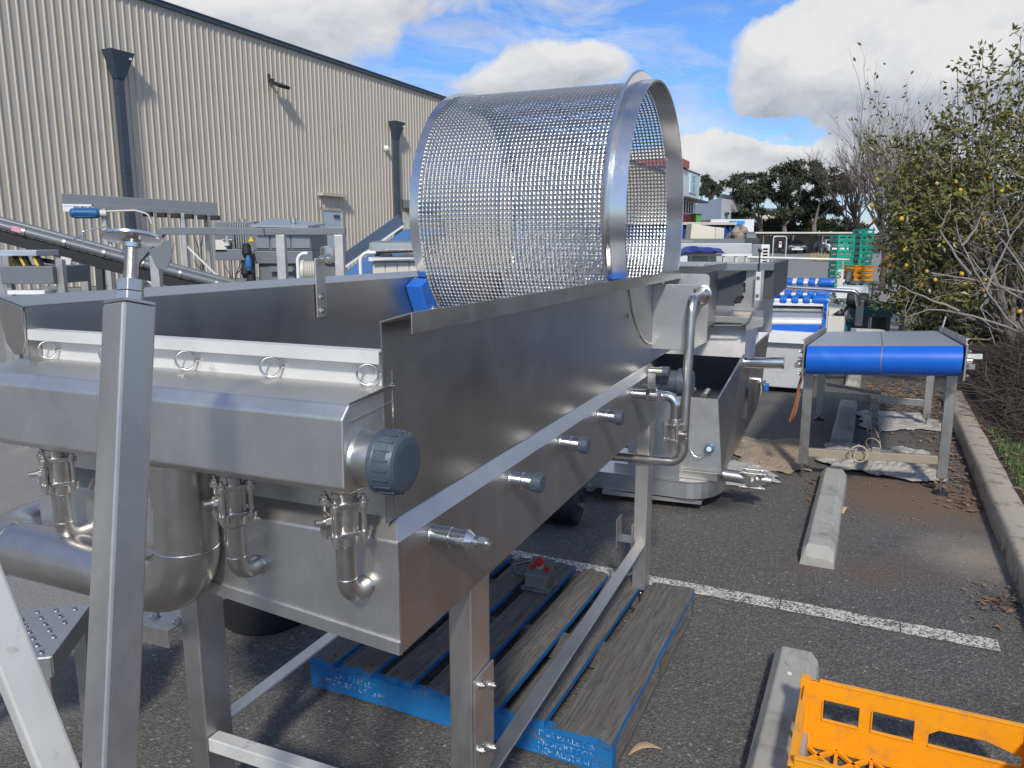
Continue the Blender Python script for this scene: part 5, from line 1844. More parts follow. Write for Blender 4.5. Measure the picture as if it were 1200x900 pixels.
# ------------------------------------------------------------------ crates by the lemon tree
def crate_mesh(b, x, y, z, lx, ly, h):
    """stackable crate: slotted walls, lip, corner posts, open top"""
    th = .02
    for (xa, xb, ya, yb) in ((x, x + lx, y, y + th), (x, x + lx, y + ly - th, y + ly), (x, x + th, y + th, y + ly - th), (x + lx - th, x + lx, y + th, y + ly - th)):
        b.box(xa, xb, ya, yb, z, z + h * .34)
        b.box(xa, xb, ya, yb, z + h * .66, z + h * .96)
    for xa in (x, x + lx / 2 - .03, x + lx - .05):
        for ya in (y, y + ly - th):
            b.box(xa, xa + .05, ya, ya + th, z + h * .34, z + h * .66)
    b.box(x - .012, x + lx + .012, y - .012, y + .004, z + h * .84, z + h * .97)
    b.box(x + th, x + lx - th, y + th, y + ly - th, z, z + .02)
    return b
ORD = ['topmost', 'second from the top', 'third from the top', 'fourth from the top', 'fifth from the top', 'sixth from the top', 'seventh from the top', 'eighth from the top', 'ninth from the top', 'tenth from the top', 'eleventh from the top', 'bottom']
g0 = None
for (pxa, pxb, ptop, d, side) in ((978, 1002.5, 275, 22, 'nearer left'), (1003.5, 1025, 268, 22.6, 'taller right')):
    a, c = at(pxa, 340, d), at(pxb, ptop, d)
    h = c.z / 12
    lx = c.x - a.x
    proto = None
    for k in range(12):
        z = c.z - (k + 1) * h
        lab = '%s green crate of the %s stack beside the lemon tree' % (ORD[k], side)
        if proto is None:
            b = crate_mesh(MB(), a.x, d, z, lx, .55, h)
            proto = single('green_crate', lab, 'crate', M['green'], b, WF, (a.x + lx / 2, d + .27, z), 'green crates stacked by the lemon tree')
        else:
            o = proto.copy(); col.objects.link(o)
            o.location.z = z
            o.location.x += random.uniform(-.015, .015)
            o['label'] = lab
a, c = at(1001, 329, 13), at(1024, 311, 13)
h = (c.z - a.z) / 3
a.z -= 0
# the orange crates ride on a low trolley
proto = None
for k in range(3):
    lab = '%s of the three orange crates piled in front of the green stacks' % ['topmost', 'middle', 'bottom'][k]
    if proto is None:
        b = crate_mesh(MB(), a.x, 13, a.z + 2 * h, c.x - a.x, .42, h)
        proto = single('orange_crate', lab, 'crate', M['orange'], b, WF, (a.x, 13, a.z + 2 * h), 'orange crates piled by the lemon tree')
    else:
        o = proto.copy(); col.objects.link(o); o.location.z = a.z + (2 - k) * h; o.location.x += random.uniform(-.02, .02); o['label'] = lab
t = Thing('crate_trolley', 'grey metal table carrying the pile of orange crates', 'trolley', WF, (a.x + .2, 13.2, 0))
b = MB(); b.box(a.x - .1, c.x + .1, 12.95, 13.6, a.z - .05, a.z - .003); t.part('top', M['greypaint'], b)
for sx_ in (a.x - .05, c.x + .02):
    for yy in (13.0, 13.5):
        b = MB(); b.box(sx_, sx_ + .05, yy, yy + .05, 0, a.z - .05); t.part('leg', M['greypaint'], b)
b = MB()
a2, c2 = at(1013, 367, 11), at(1048, 355, 11)
crate_mesh(b, a2.x, 11, a2.z, c2.x - a2.x, .5, c2.z - a2.z)
single('green_tray', 'low dark green tray on a stand under the lemon tree branches', 'tray', mat('dark_green_plastic', (.006, .11, .08), .5, 0, .1, 5), b, WF, (a2.x, 11, a2.z))
t = Thing('tray_stand', 'low stand holding the dark green tray near the lemon tree', 'stand', WF, (a2.x, 11.2, 0))
b = MB(); b.box(a2.x, c2.x, 11, 11.5, a2.z - .06, a2.z - .003); t.part('top', M['darkgrey'], b)
b = MB(); b.box(a2.x + .02, a2.x + .08, 11.02, 11.48, 0, a2.z - .06); b.box(c2.x - .08, c2.x - .02, 11.02, 11.48, 0, a2.z - .06); t.part('trestle', M['darkgrey'], b)

# wire security gate in the yard
t = Thing('wire_gate', 'free standing galvanised wire gate panel with a small red and white notice', 'gate', WF, (6.9, 19, 0))
a, c = at(903.5, 330, 19), at(922, 277, 19)
b = MB()
b.tube(path([(a.x, 19, .02), (a.x, 19, c.z), (c.x, 19, c.z), (c.x, 19, .02)], .05, 5), .014, 10)
b.tube([(a.x, 19, c.z - .62), (c.x, 19, c.z - .62)], .015, 8)
b.box(a.x - .05, a.x + .05, 18.7, 19.3, 0, .03); b.box(c.x - .05, c.x + .05, 18.7, 19.3, 0, .03)
t.part('frame', M['alloy'], b)
b = MB()
for k in range(1, 8):
    x = a.x + (c.x - a.x) * k / 8
    b.cyl((x, 19, .1), (x, 19, c.z), .003, 5)
for k in range(1, 6):
    z = .1 + 1.1 * k / 6
    b.cyl((a.x, 19, z), (c.x, 19, z), .003, 5)
t.part('wire_bars', M['cast'], b, kind='stuff')
b = MB(); q0, q1 = at(912.5, 290, 18.96), at(916, 283, 18.96); b.box(q0.x, q1.x, 18.95, 18.96, q0.z, q1.z); nt_ = t.part('notice', M['white'], b)
b = MB(); b.box(q0.x + .01, q1.x - .01, 18.944, 18.949, q0.z + (q1.z - q0.z) * .55, q1.z - .02); t.part('notice_band', M['red'], b, nt_)

# ------------------------------------------------------------------ goods behind the drum and hopper
t = Thing('shipping_container', 'navy blue container with pale lettering behind the drum', 'container', WF, at(820, 286, 15))
b = MB()
a, c = at(700, 287, 15), at(861, 263.5, 15)
nr = 26
x0, x1 = a.x, c.x
pts = []
for k in range(nr):
    xa = x0 + (x1 - x0) * k / nr
    dxx = (x1 - x0) / nr
    pts += [(xa, 15.0), (xa + dxx * .35, 15.0), (xa + dxx * .5, 15.05), (xa + dxx * .85, 15.05)]
pts.append((x1, 15.0))
n = len(pts)
b.add([(x, y, 0.1) for x, y in pts] + [(x, y, c.z) for x, y in pts], [(i, i + 1, n + i + 1, n + i) for i in range(n - 1)])
b.box(x0, x1 - .02, 15.1, 17.4, .1, c.z - .02)
t.part('body', M['navy'], b)
b = MB(); b.box(x0, x1 + .02, 14.95, 17.5, c.z, c.z + .05); t.part('roof', mat('pinkish_roof', (.55, .46, .40), .6, 0, .1, 2), b)
p = at(792, 276, 14.97)
text(t, 'container_lettering', 'PAKS', mat('mint_letters', (.45, .75, .62), .5, 0, .05, 4), .24, (p.x - .16, 14.96, p.z), (R(90), 0, 0))
t = Thing('cream_duct', 'long cream coloured box section lying tilted on top of the grey machine', 'duct', WF, at(828, 280, 13))
b = MB()
a, c = at(809, 273, 13), at(838, 277.5, 13)
hh = .155
b.hexa([a + Vector((0, 0, -hh)), c + Vector((0, 0, -hh)), c + Vector((0, .4, -hh)), a + Vector((0, .4, -hh)), a + Vector((.02, 0, hh)), c + Vector((0, 0, hh)), c + Vector((0, .4, hh)), a + Vector((.02, .4, hh))])
t.part('long_face', mat('cream_paint', (.66, .62, .48), .5, 0, .05, 3), b, bev=.008)
b = MB()
e_ = at(848.5, 279, 13)
b.hexa([c + Vector((.003, -.004, -hh - .01)), e_ + Vector((0, 0, -hh - .01)), e_ + Vector((0, .4, -hh)), c + Vector((.003, .4, -hh)), c + Vector((.003, -.004, hh + .005)), e_ + Vector((0, 0, hh + .01)), e_ + Vector((0, .4, hh)), c + Vector((.003, .4, hh))])
t.part('end_section', M['offwhite'], b, bev=.008)
t = Thing('grey_machine', 'long grey machine housing behind the hopper with a row of white frames in front', 'machine', WF, at(850, 320, 11.5))
b = MB()
a, c = at(640, 318, 11.5), at(882, 285, 11.5)
b.box(a.x, c.x, 11.5, 12.6, .3, c.z)
t.part('housing', mat('light_grey_housing', (.46, .48, .48), .5, .1, .05, 3), b, bev=.015)
b = MB(); a2, c2 = at(882.3, 318, 11.6), at(890, 288, 11.6); b.box(a2.x, c2.x, 11.6, 12.5, .3, c2.z); t.part('end_cover', M['greypaint'], b, bev=.01)
b = MB(); b.box(a.x, c.x, 11.9, 12.0, c.z, c.z + .07); b.cyl(at(795, 284, 11.7), at(812, 284, 11.7), .05, 10); t.part('top_rail', M['greypaint'], b)
for px in (640, 655, 670, 685, 700, 715, 730, 748, 765, 782, 808, 830, 847, 861, 873, 880):
    b = MB(); a3, c3 = at(px, 316, 11.2), at(px + 3.2, 297, 11.2); b.box(a3.x, c3.x, 11.2, 11.26, .4, c3.z); t.part('frame_post', M['offwhite'], b)
b = MB(); a3, c3 = at(640, 300, 11.2), at(883, 297.5, 11.2); b.box(a3.x, c3.x, 11.18, 11.3, a3.z, c3.z); a3, c3 = at(640, 316, 11.2), at(883, 313.5, 11.2); b.box(a3.x, c3.x, 11.18, 11.3, a3.z, c3.z); t.part('frame_rail', M['white'], b)
b = MB()
for k in range(4):
    q0 = at(640 + 45 * k, 345 + 0, 11.3); b.box(q0.x, q0.x + .08, 11.3, 11.38, 0, .4)
t.part('leg', M['greypaint'], b)
b = MB()
bx = [(793, 316, 806, 300), (807, 316, 813, 300)]
a3, c3 = at(793, 316, 11.0), at(806, 299.5, 11.0); b.box(a3.x, c3.x, 11.0, 11.15, a3.z, c3.z)
t.part('white_panel', M['pale'], b, bev=.01)
b = MB()
for px in (650, 668, 690, 712):
    a3, c3 = at(px, 312, 11.1), at(px + 9, 303, 11.1); b.box(a3.x, c3.x, 11.1, 11.17, a3.z, c3.z)
t.part('dark_panel', M['darkgrey'], b)
t = Thing('red_lamp', 'small red indicator on the machine seen through the drum mesh', 'lamp', WF, at(606, 283, 11))
b = MB(); b.lathe(at(606, 286, 11.3), (0, 0, 1), [(0, .03), (.05, .03), (.06, .055), (.13, .055), (.15, .02)], 12); t.part('lens', M['red'], b)
b = MB(); q = at(606, 286, 11.3); b.box(q.x - .06, q.x + .06, 11.24, 11.36, 0, q.z); t.part('post', M['greypaint'], b)
# tarp over a load
b = MB()
a, c = at(797.5, 297, 11.0), at(850.5, 289, 11.0)
nx_, ny_ = 18, 5
vs = []
for j in range(ny_ + 1):
    for i in range(nx_ + 1):
        u, v = i / nx_, j / ny_
        prof = min(1, u * 3.2) if u < .32 else (1 - .35 * (u - .32) / .68)
        z = a.z + (c.z - a.z) * (prof * (1 if 0 < j < ny_ else .35) + .12 * math.sin(u * 19 + v * 4)) * (1 if 0 < i < nx_ else .05)
        vs.append((a.x + (c.x - a.x) * u, 11.0 + .6 * v - (.05 if j == 0 else 0), max(a.z - .02, z)))
b.add(vs, [(j * (nx_ + 1) + i, j * (nx_ + 1) + i + 1, (j + 1) * (nx_ + 1) + i + 1, (j + 1) * (nx_ + 1) + i) for j in range(ny_) for i in range(nx_)], False)
o = single('blue_tarp', 'dark blue tarp draped over the white frames behind the hopper rim', 'tarp', M['tarp'], b, WF, (a.x, 11, a.z))
md = o.modifiers.new('plate', 'SOLIDIFY'); md.thickness = .01
t = Thing('louvre_cabinet', 'white cabinet with dark louvres beside the hopper', 'cabinet', WF, at(897, 300, 10.5))
b = MB(); a, c = at(890.5, 320, 10.5), at(902.5, 286.5, 10.5); b.box(a.x, c.x, 10.5, 10.9, 0, c.z); t.part('box', M['white'], b, bev=.008)
for k in range(8):
    z = c.z - .05 - k * .042
    b = MB(); b.hexa([(a.x + .025, 10.49, z - .02), (c.x - .03, 10.49, z - .02), (c.x - .03, 10.505, z - .02), (a.x + .025, 10.505, z - .02), (a.x + .025, 10.48, z - .004), (c.x - .03, 10.48, z - .004), (c.x - .03, 10.505, z), (a.x + .025, 10.505, z)]); t.part('louvre_slat', M['black'], b)
t = Thing('covered_load', 'rounded grey cover with brown sacks behind the hopper', 'cover', WF, at(868, 283, 13.5))
b = MB(); b.lathe(at(860, 280, 13.6) + Vector((-.15, 0, 0)), (1, 0, 0), [(0, .03), (.05, .11), (.3, .13), (.5, .12), (.55, .03)], 18); t.part('cover', M['greypaint'], b)
b = MB()
for px, py, r_ in ((863, 272, .09), (872, 270, .07), (866, 276, .1)):
    b.lathe(at(px, py, 13.4) - Vector((0, 0, r_)), (0, 0, 1), [(0, r_ * .4), (r_ * .4, r_ * .9), (r_ * 1.0, r_), (r_ * 1.7, r_ * .6), (r_ * 2, r_ * .1)], 10)
t.part('sack', M['canvas'], b)
b = MB(); a, c = at(855, 300, 13.4), at(890, 279, 13.4); b.box(a.x, c.x, 13.4, 14, 0, c.z); t.part('base', M['darkgrey'], b)

# ------------------------------------------------------------------ machines along the warehouse wall, left
# flat belt conveyor on tall legs, blue motor under its near end
t = Thing('flat_conveyor', 'grey flat conveyor on tall thin legs with a blue motor in front of the warehouse', 'conveyor', WF, (-3.7, 8.2, 0))
A, B = Vector((-4.55, 8.0, 2.03)), Vector((-2.99, 8.6, 1.99))
A, B = at(73, 236, 8.0), at(255, 246.5, 8.6)
dr = (B - A); dr.z = 0; dr.normalize()
sd2 = Vector((-dr.y, dr.x, 0))
b = MB()
b.bar(A + Vector((0, 0, .03)), B + Vector((0, 0, .03)), .02, .10)
b.bar(A + Vector((0, 0, -.045)) + dr * .28, B + Vector((0, 0, -.045)), .035, .05)
b.bar(A + sd2 * .4 + Vector((0, 0, .03)), B + sd2 * .4 + Vector((0, 0, .03)), .02, .085)
t.part('side_rail', M['greypaint'], b, bev=.003)
b = MB(); b.bar(A + sd2 * .2, B + sd2 * .2, .38, .03); t.part('belt', M['darkgrey'], b)
b = MB(); b.bar(A + Vector((0, 0, -.035)) - sd2 * .012, A + dr * .26 + Vector((0, 0, -.035)) - sd2 * .012, .01, .02); b.bar(A + Vector((0, 0, -.075)), A + dr * .1 + Vector((0, 0, -.075)), .03, .05); t.part('end_plate', M['white'], b)
b = MB()
q = A + dr * .06 + Vector((0, 0, -.115)) - sd2 * .05
b.lathe(q, dr, [(0, .03), (.02, .048), (.24, .052), (.27, .04)], 18)
for k in range(8):
    a_ = 2 * math.pi * k / 8
    o_ = sd2 * (.050 * math.cos(a_)) + Vector((0, 0, .050 * math.sin(a_)))
    b.bar(q + dr * .04 + o_, q + dr * .22 + o_, .008, .008)
mt = t.part('motor', mat('dull_blue_motor', (.025, .12, .29), .45, .1, .15, 9), b)
b = MB()
b.cyl(q + dr * .27, q + dr * .33, .035, 12)
b.tube(path([q + dr * .3 + Vector((0, 0, .02)), q + dr * .6 + Vector((0, 0, .035)), q + dr * .72 + Vector((0, 0, 0)), q + dr * .75 + Vector((0, 0, -.1))], .05, 4), .01, 6)
t.part('cable', M['offwhite'], b, mt)
b = MB()
for k in range(6):
    u = .62 + k * .16
    p = A + (B - A) * (.5 + k * .09) + Vector((0, 0, -.09))
    b.box(p.x, p.x + .09, p.y - .02, p.y + .03, p.z - .02, p.z + .03)
t.part('bracket', M['black'], b)
for u, o_ in ((.25, 0), (.25, .4), (.76, 0), (.93, .4), (.76, .4)):
    p = A + (B - A) * u + sd2 * o_
    b = MB(); b.box(p.x - .022, p.x + .022, p.y - .022, p.y + .022, 0, p.z - .05); t.part('leg', M['tube'], b)
b = MB()
p, q = A + (B - A) * .25, A + (B - A) * .25 + dr * .42
b.bar(Vector((p.x, p.y, 1.62)), Vector((q.x, q.y, 1.15)), .015, .02)
p, q = A + (B - A) * .76, A + (B - A) * .76 + dr * .4
b.bar(Vector((p.x, p.y, 1.60)), Vector((q.x, q.y, 1.15)), .015, .02)
t.part('brace', M['white'], b)

# long inclined belt conveyor
t = Thing('inclined_conveyor', 'long dark inclined belt conveyor sloping down to the right beside the warehouse', 'conveyor', WF, (-3.4, 6.6, 0))
A, B = at(-60, 250, 6.5), at(292, 344, 7.1)
dr = (B - A).normalized()
up_ = Vector((0, 0, 1)); sd2 = Vector((-dr.y, dr.x, 0)).normalized()
nu_ = sd2.cross(dr) * -1
if nu_.z < 0:
    nu_ = -nu_
b = MB(); b.tube([A + nu_ * .015, B + nu_ * .015], .034, 12); b.tube([A + nu_ * .03 + sd2 * .45, B + nu_ * .03 + sd2 * .45], .03, 10); t.part('side_tube', M['greypaint'], b)
b = MB(); b.bar(A - nu_ * .075 + sd2 * .03, B - nu_ * .075 + sd2 * .03, .04, .10, nu_); b.bar(A - nu_ * .005 + sd2 * .15, B - nu_ * .005 + sd2 * .15, .22, .02, nu_); t.part('belt_bed', M['black'], b)
L = (B - A).length
for k in range(7):
    p = A + dr * (L * (.1 + k * .13))
    b = MB()
    b.lathe(p + nu_ * .015 - dr * .012, dr, [(0, .041), (.024, .041)], 12)
    t.part('clamp', M['cast'], b)
b = MB()
for u in (.42, .58):
    p = A + dr * (L * u) + nu_ * .03
    b.tube(path([p, p + Vector((0, 0, .12)), p + Vector((.18, .1, .17)), p + Vector((.18, .1, .05))], .02, 3), .006, 6)
    b.tube([p + Vector((-.16, 0, .02)), p + Vector((.02, 0, .10))], .006, 6)
t.part('side_guide', M['bright'], b)
b = MB(); p = A + dr * (L * .195) - sd2 * .035 + nu_ * .02; b.bar(p, p + dr * .07, .004, .045, nu_); t.part('pink_label', mat('pink_label', (.62, .30, .34), .5, 0, .05, 9), b)
for u in (.42, .47, .74):
    p = A + dr * (L * u) - nu_ * .13
    b = MB(); b.bar(Vector((p.x - .03, p.y + .05, 0)), Vector((p.x + .02, p.y + .05, p.z)), .06, .05, (0, 1, 0)); t.part('leg', M['tube'] if u < .45 else M['darkgrey'], b)
p = A + dr * (L * .385) - nu_ * .14 - sd2 * .02
b = MB(); b.prism([(p.x - .04, p.z + .05), (p.x + .05, p.z + .03), (p.x + .03, p.z - .05), (p.x - .02, p.z - .05)], 'y', p.y - .03, p.y - .02); t.part('gusset', M['alloy'], b)

# grey bench with a steel trough and hazard tape
t = Thing('steel_bench', 'grey steel bench holding a shallow box with yellow and black tape above it', 'bench', WF, (-3.9, 5.9, 0))
b = MB(); a, c = at(2, 336, 5.9), at(61, 312, 5.9); b.box(a.x, c.x, 5.9, 6.4, a.z + .02, c.z); t.part('trough', M['greypaint'], b, bev=.006)
b = MB(); a, c = at(-30, 300, 6.0), at(42, 293, 6.0); b.box(a.x, c.x, 6.0, 6.3, a.z, c.z); t.part('upper_shelf', mat('pale_steel_shelf', (.5, .54, .6), .4, .6, .05, 4), b, bev=.004)
b = MB(); a, c = at(9, 345, 5.85), at(52, 340.5, 5.85); b.box(a.x, c.x, 5.85, 6.0, a.z, c.z); t.part('white_rail', M['white'], b)
b = MB()
for px in (2, 10, 72):
    a = at(px, 340, 5.95); b.box(a.x - .025, a.x + .025, 5.95, 6.0, 0, at(px, 300 if px < 60 else 304, 5.95).z)
t.part('leg', M['tube'], b)
b = MB(); a, c = at(48, 341, 5.98), at(72, 336, 5.98); b.box(a.x, c.x, 5.98, 6.02, a.z, c.z); t.part('stretcher', M['tube'], b)
b = MB()
for k, px in enumerate((2, 6, 14, 19, 24, 29, 40, 44)):
    a, c = at(px, 300, 6.05), at(px + 6, 311.5, 6.05)
    b.mi = k % 2
    b.bar(a, c, .02, .035, (0, 1, 0))
t.part('hazard_tape', [M['yellow'], M['black']], b)
b = MB(); a, c = at(44, 304, 6.2), at(75, 309, 6.2); b.bar(a, c, .05, .03); t.part('side_arm', M['blackp'], b)

# square tube frame with a bent end
t = Thing('tube_frame', 'square tube frame with a bent left end and two legs behind the tank wall', 'frame', WF, (-2, 5.6, 0))
b = MB()
A, B, C_ = at(190, 270.5, 5.6), at(310, 271.5, 5.62), at(405, 271, 5.64)
b.bar(A, B, .05, .052); b.bar(B + Vector((.006, 0, .001)), C_, .052, .05)
b.box(B.x - .006, B.x + .004, B.y - .03, B.y + .03, B.z - .032, B.z + .03)
t.part('top_rail', M['greypaint'], b, bev=.003)
b = MB(); D = at(150, 318, 5.6); b.bar(A + Vector((.01, .002, .002)), D, .05, .05, (0, .0, 1)); b.bar(D, D + Vector((-.1, 0, -.9)), .05, .05, (0, 1, 0)); t.part('bent_end', M['greypaint'], b, bev=.003)
b = MB(); q = at(188, 300, 5.57); b.prism([(q.x - .08, q.z + .04), (q.x + .08, q.z + .12), (q.x + .085, q.z + .0), (q.x + .04, q.z - .09), (q.x - .03, q.z - .09)], 'y', 5.565, 5.572); t.part('gusset_plate', M['greypaint'], b)
for px in (181, 330, 398):
    a = at(px, 300, 5.62); b = MB(); b.box(a.x - .032, a.x + .032, 5.60, 5.66, .0, at(px, 275, 5.62).z - .002 if px > 200 else at(px, 300, 5.6).z); t.part('leg', M['tube'], b, bev=.003)
b = MB(); a = at(266, 276, 5.62); b.cyl(a, a + Vector((0, 0, -.05)), .02, 10); b.cyl(a + Vector((-.03, 0, -.03)), a + Vector((.04, 0, -.03)), .012, 8); t.part('clip', M['bright'], b)

# cabinet machine with warning triangles
t = Thing('packing_machine', 'grey packing machine with a sloped hood and small yellow warning triangles', 'machine', WF, (-2.6, 8, 0))
b = MB(); a, c = at(252, 305, 8), at(298, 292, 8); b.box(a.x, c.x, 8, 8.5, a.z, c.z); t.part('lower_beam', M['greypaint'], b, bev=.006)
b = MB(); a, c = at(299, 309, 7.95), at(366, 294, 7.95); b.box(a.x, c.x, 7.95, 8.7, a.z, c.z); t.part('lower_cabinet', M['greypaint'], b, bev=.006)
b = MB(); a, c = at(299, 293.5, 8), at(364, 265, 8); b.box(a.x, c.x, 8, 8.7, a.z, c.z); uc = t.part('upper_cabinet', M['greypaint'], b, bev=.006)
for k, (pa, pb) in enumerate(((300.5, 315), (318, 340), (342, 363))):
    b = MB(); a, c = at(pa, 291, 7.985), at(pb, 276, 7.985); b.box(a.x, c.x, 7.985, 8.0, a.z, c.z); t.part('cabinet_door', mat('mid_grey_door', (.24, .255, .27), .4, .3, .06, 4), b, uc, bev=.003)
b = MB(); a, c = at(296, 266, 7.9), at(362, 262, 7.9)
b.hexa([(a.x, 7.85, a.z), (c.x, 7.85, a.z - .01), (c.x, 8.6, c.z), (a.x, 8.6, c.z + .06), (a.x, 7.85, a.z + .02), (c.x, 7.85, a.z + .01), (c.x, 8.6, c.z + .02), (a.x, 8.6, c.z + .08)]); t.part('hood', mat('pale_blue_hood', (.36, .41, .46), .35, .5, .05, 4), b)
b = MB(); a, c = at(251, 268, 8.1), at(298, 259.5, 8.1); b.box(a.x, c.x, 8.1, 8.5, a.z, c.z); t.part('top_box', M['greypaint'], b, bev=.006)
b = MB(); a, c = at(252, 292, 8.35), at(298, 268, 8.35); b.box(a.x, c.x, 8.35, 8.4, a.z, c.z); t.part('back_panel', M['greypaint'], b)
b = MB()
for k in range(7):
    a = at(272 + k * 2.8, 291, 8.1); b.cyl((a.x, 8.1, a.z), (a.x, 8.1, a.z + .25), .012, 8)
t.part('guide_rod', M['cast'], b)
for px in (268.5, 294):
    a = at(px, 280, 8.05); b = MB(); b.box(a.x - .05, a.x + .05, 8.055, 8.065, a.z - .12, a.z + .12); pl_ = t.part('warning_plate', M['greypaint'], b)
    b = MB(); b.prism([(a.x - .028, a.z - .026), (a.x + .028, a.z - .026), (a.x, a.z + .03)], 'y', 8.048, 8.054); t.part('warning_triangle', M['hazard'], b, pl_)
b = MB(); a = at(256, 288, 8.0); b.box(a.x - .03, a.x + .08, 8.0, 8.1, a.z - .06, a.z + .06); b.cyl(a + Vector((.09, 0, 0)), a + Vector((.09, 0, .06)), .03, 10); t.part('switch_box', M['offwhite'], b)
b = MB()
for dx_, dz_ in ((0, 0), (.02, -.1), (-.02, -.2), (.03, -.3), (0, -.38)):
    a = at(289, 293, 7.85); b.lathe(a + Vector((dx_, 0, dz_ - .08)), (0, 0, 1), [(0, .03), (.05, .05), (.13, .04), (.15, .02)], 10)
bagp = t.part('cable_bundle', M['black'], b)
b = MB(); a = at(291, 303, 7.8); b.lathe(a + Vector((0, 0, -.12)), (0, 0, 1), [(0, .02), (.05, .035), (.11, .032), (.15, .012)], 12); t.part('blue_bag', mat('blue_bag_cloth', (.02, .13, .32), .6, 0, .2, 20), b, bagp)
b = MB()
for px in (286, 293, 306, 318, 340, 362):
    a = at(px, 305, 8.2); b.box(a.x - .03, a.x + .03, 8.2, 8.26, 0, a.z)
t.part('leg', M['greypaint'], b)
b = MB()
a, c = at(318, 318, 8.0), at(345, 312, 8.0)
b.box(a.x, c.x, 7.93, 7.95, a.z, c.z)
b.box(at(305, 330, 8).x, at(345, 318, 8).x, 8.0, 8.5, .2, at(300, 309.5, 8).z)
t.part('base_box', M['greypaint'], b)
b = MB(); a = at(284, 257, 8.3); b.cyl(a, a + Vector((0, 0, -.1)), .035, 12); a = at(344, 262, 8.3); b.cyl(a, a + Vector((0, 0, .06)), .03, 10); t.part('exhaust_stub', M['cast'], b)

# bare shrub against the plinth
rs_ = random.Random(4)
b = MB()
root = at(275, 335, 9.2); root.z = .0
for k in range(7):
    p = root + Vector((rs_.uniform(-.2, .2), rs_.uniform(-.1, .1), .0))
    d = Vector((rs_.uniform(-.5, .5), rs_.uniform(-.2, .2), 1)).normalized()
    pts = [p]
    for q in range(6):
        p = p + d * .27; d = (d + Vector((rs_.uniform(-.25, .25), rs_.uniform(-.25, .25), .05))).normalized(); pts.append(p)
        if q > 1:
            e = p + (d + Vector((rs_.uniform(-.8, .8), 0, .2))).normalized() * rs_.uniform(.1, .25)
            b.tube([p, e], [.007, .003], 5, False)
    b.tube(pts, [.016 - .002 * q for q in range(7)], 6, False)
t = Thing('bare_shrub', 'small leafless shrub growing at the foot of the warehouse wall', 'shrub', WF, root)
t.part('branches', M['twig'], b)

# blue inclined conveyor
t = Thing('blue_incline', 'inclined conveyor with a blue trough rising to the right towards the drum', 'conveyor', WF, (-1.3, 7.2, 0))
A, B = at(372, 326, 7.0), at(470, 257, 7.4)
dr = (B - A).normalized()
sd2 = Vector((.92, -.38, 0))
for nm, o0, o1, m_, hgt_ in (('trough_floor', .04, .40, mat('blue_steel_trough', (.07, .18, .36), .4, .2, .08, 4), -.09), ):
    b = MB(); a, c = A + sd2 * o0 + Vector((0, 0, hgt_)), B + sd2 * o0 + Vector((0, 0, hgt_)); e_, f_ = A + sd2 * o1 + Vector((0, 0, hgt_)), B + sd2 * o1 + Vector((0, 0, hgt_))
    dn = Vector((0, 0, -.02)); b.hexa([a + dn, e_ + dn, f_ + dn, c + dn, a, e_, f_, c]); t.part(nm, m_, b)
b = MB(); b.bar(A, B, .012, .10, (0, 0, 1)); t.part('near_side', mat('slate_side', (.12, .16, .21), .4, .5, .08, 4), b, bev=.002)
b = MB(); b.bar(A + Vector((0, 0, -.062)) + sd2 * .02, B + Vector((0, 0, -.062)) + sd2 * .02, .02, .014); t.part('white_edge', M['white'], b)
b = MB(); b.bar(A + sd2 * .42 + Vector((0, 0, -.11)), B + sd2 * .42 + Vector((0, 0, -.11)), .012, .05); b.bar(A + sd2 * .47 + Vector((0, 0, -.12)), B + sd2 * .47 + Vector((0, 0, -.12)), .05, .05); t.part('far_side', M['greypaint'], b)
b = MB()
for u in (.25, .8):
    p = A + (B - A) * u + sd2 * .2
    b.box(p.x - .04, p.x + .04, p.y - .04, p.y + .04, 0, p.z - .12)
t.part('leg', M['greypaint'], b)
b = MB(); b.lathe(at(440, 303, 7.0), (1, .3, 0), [(0, .05), (.03, .12), (.12, .12), (.14, .06)], 20); t.part('end_pulley', M['black'], b)

# white sorting table beside the drum
t = Thing('sorting_table', 'white sorting table with a folded steel top and curved hose hooks beside the drum', 'table', WF, (-1.0, 6.2, 0))
b = MB(); a, c = at(433, 294, 6.1), at(497, 287, 6.1)
b.sheet([(6.1, a.z), (6.1, c.z + .012), (6.5, c.z + .03)], 'x', a.x, c.x, .004); b.box(a.x, c.x, 6.11, 6.5, a.z - .02, a.z); t.part('folded_top', M['bright'], b)
b = MB(); a, c = at(432, 306, 6.15), at(497, 301.5, 6.15); b.box(a.x, c.x, 6.15, 6.6, a.z, c.z); t.part('shelf', M['white'], b)
b = MB(); a, c = at(437, 318, 6.2), at(497, 306.5, 6.2); b.box(a.x, c.x, 6.2, 6.6, a.z - .1, c.z); pn = t.part('front_panel', M['offwhite'], b)
b = MB()
for px in (438, 452, 466, 480):
    a, c = at(px, 317, 6.19), at(px + 13, 307.5, 6.19); b.box(a.x, c.x, 6.185, 6.2, a.z - .05, c.z)
t.part('panel_door', M['offwhite'], b, pn, bev=.003)
b = MB(); a = at(440, 330, 6.25); c = at(495, 330, 6.25); b.box(a.x, a.x + .05, 6.25, 6.3, 0, a.z + .1); b.box(c.x - .05, c.x, 6.25, 6.3, 0, c.z + .1); t.part('leg', M['greypaint'], b)
b = MB(); b.tube(path([at(433, 296, 6.05), at(452, 295, 6.05), at(484, 294, 6.05), at(492, 300, 6.05)], .05, 4), .012, 8); t.part('hose', M['blackp'], b)
t = Thing('hose_hook', 'white curved tube hook standing behind the tank wall nearest the locating bar', 'hook', WF, at(350, 325, 5.2), 'curved white tube hooks behind the tank')
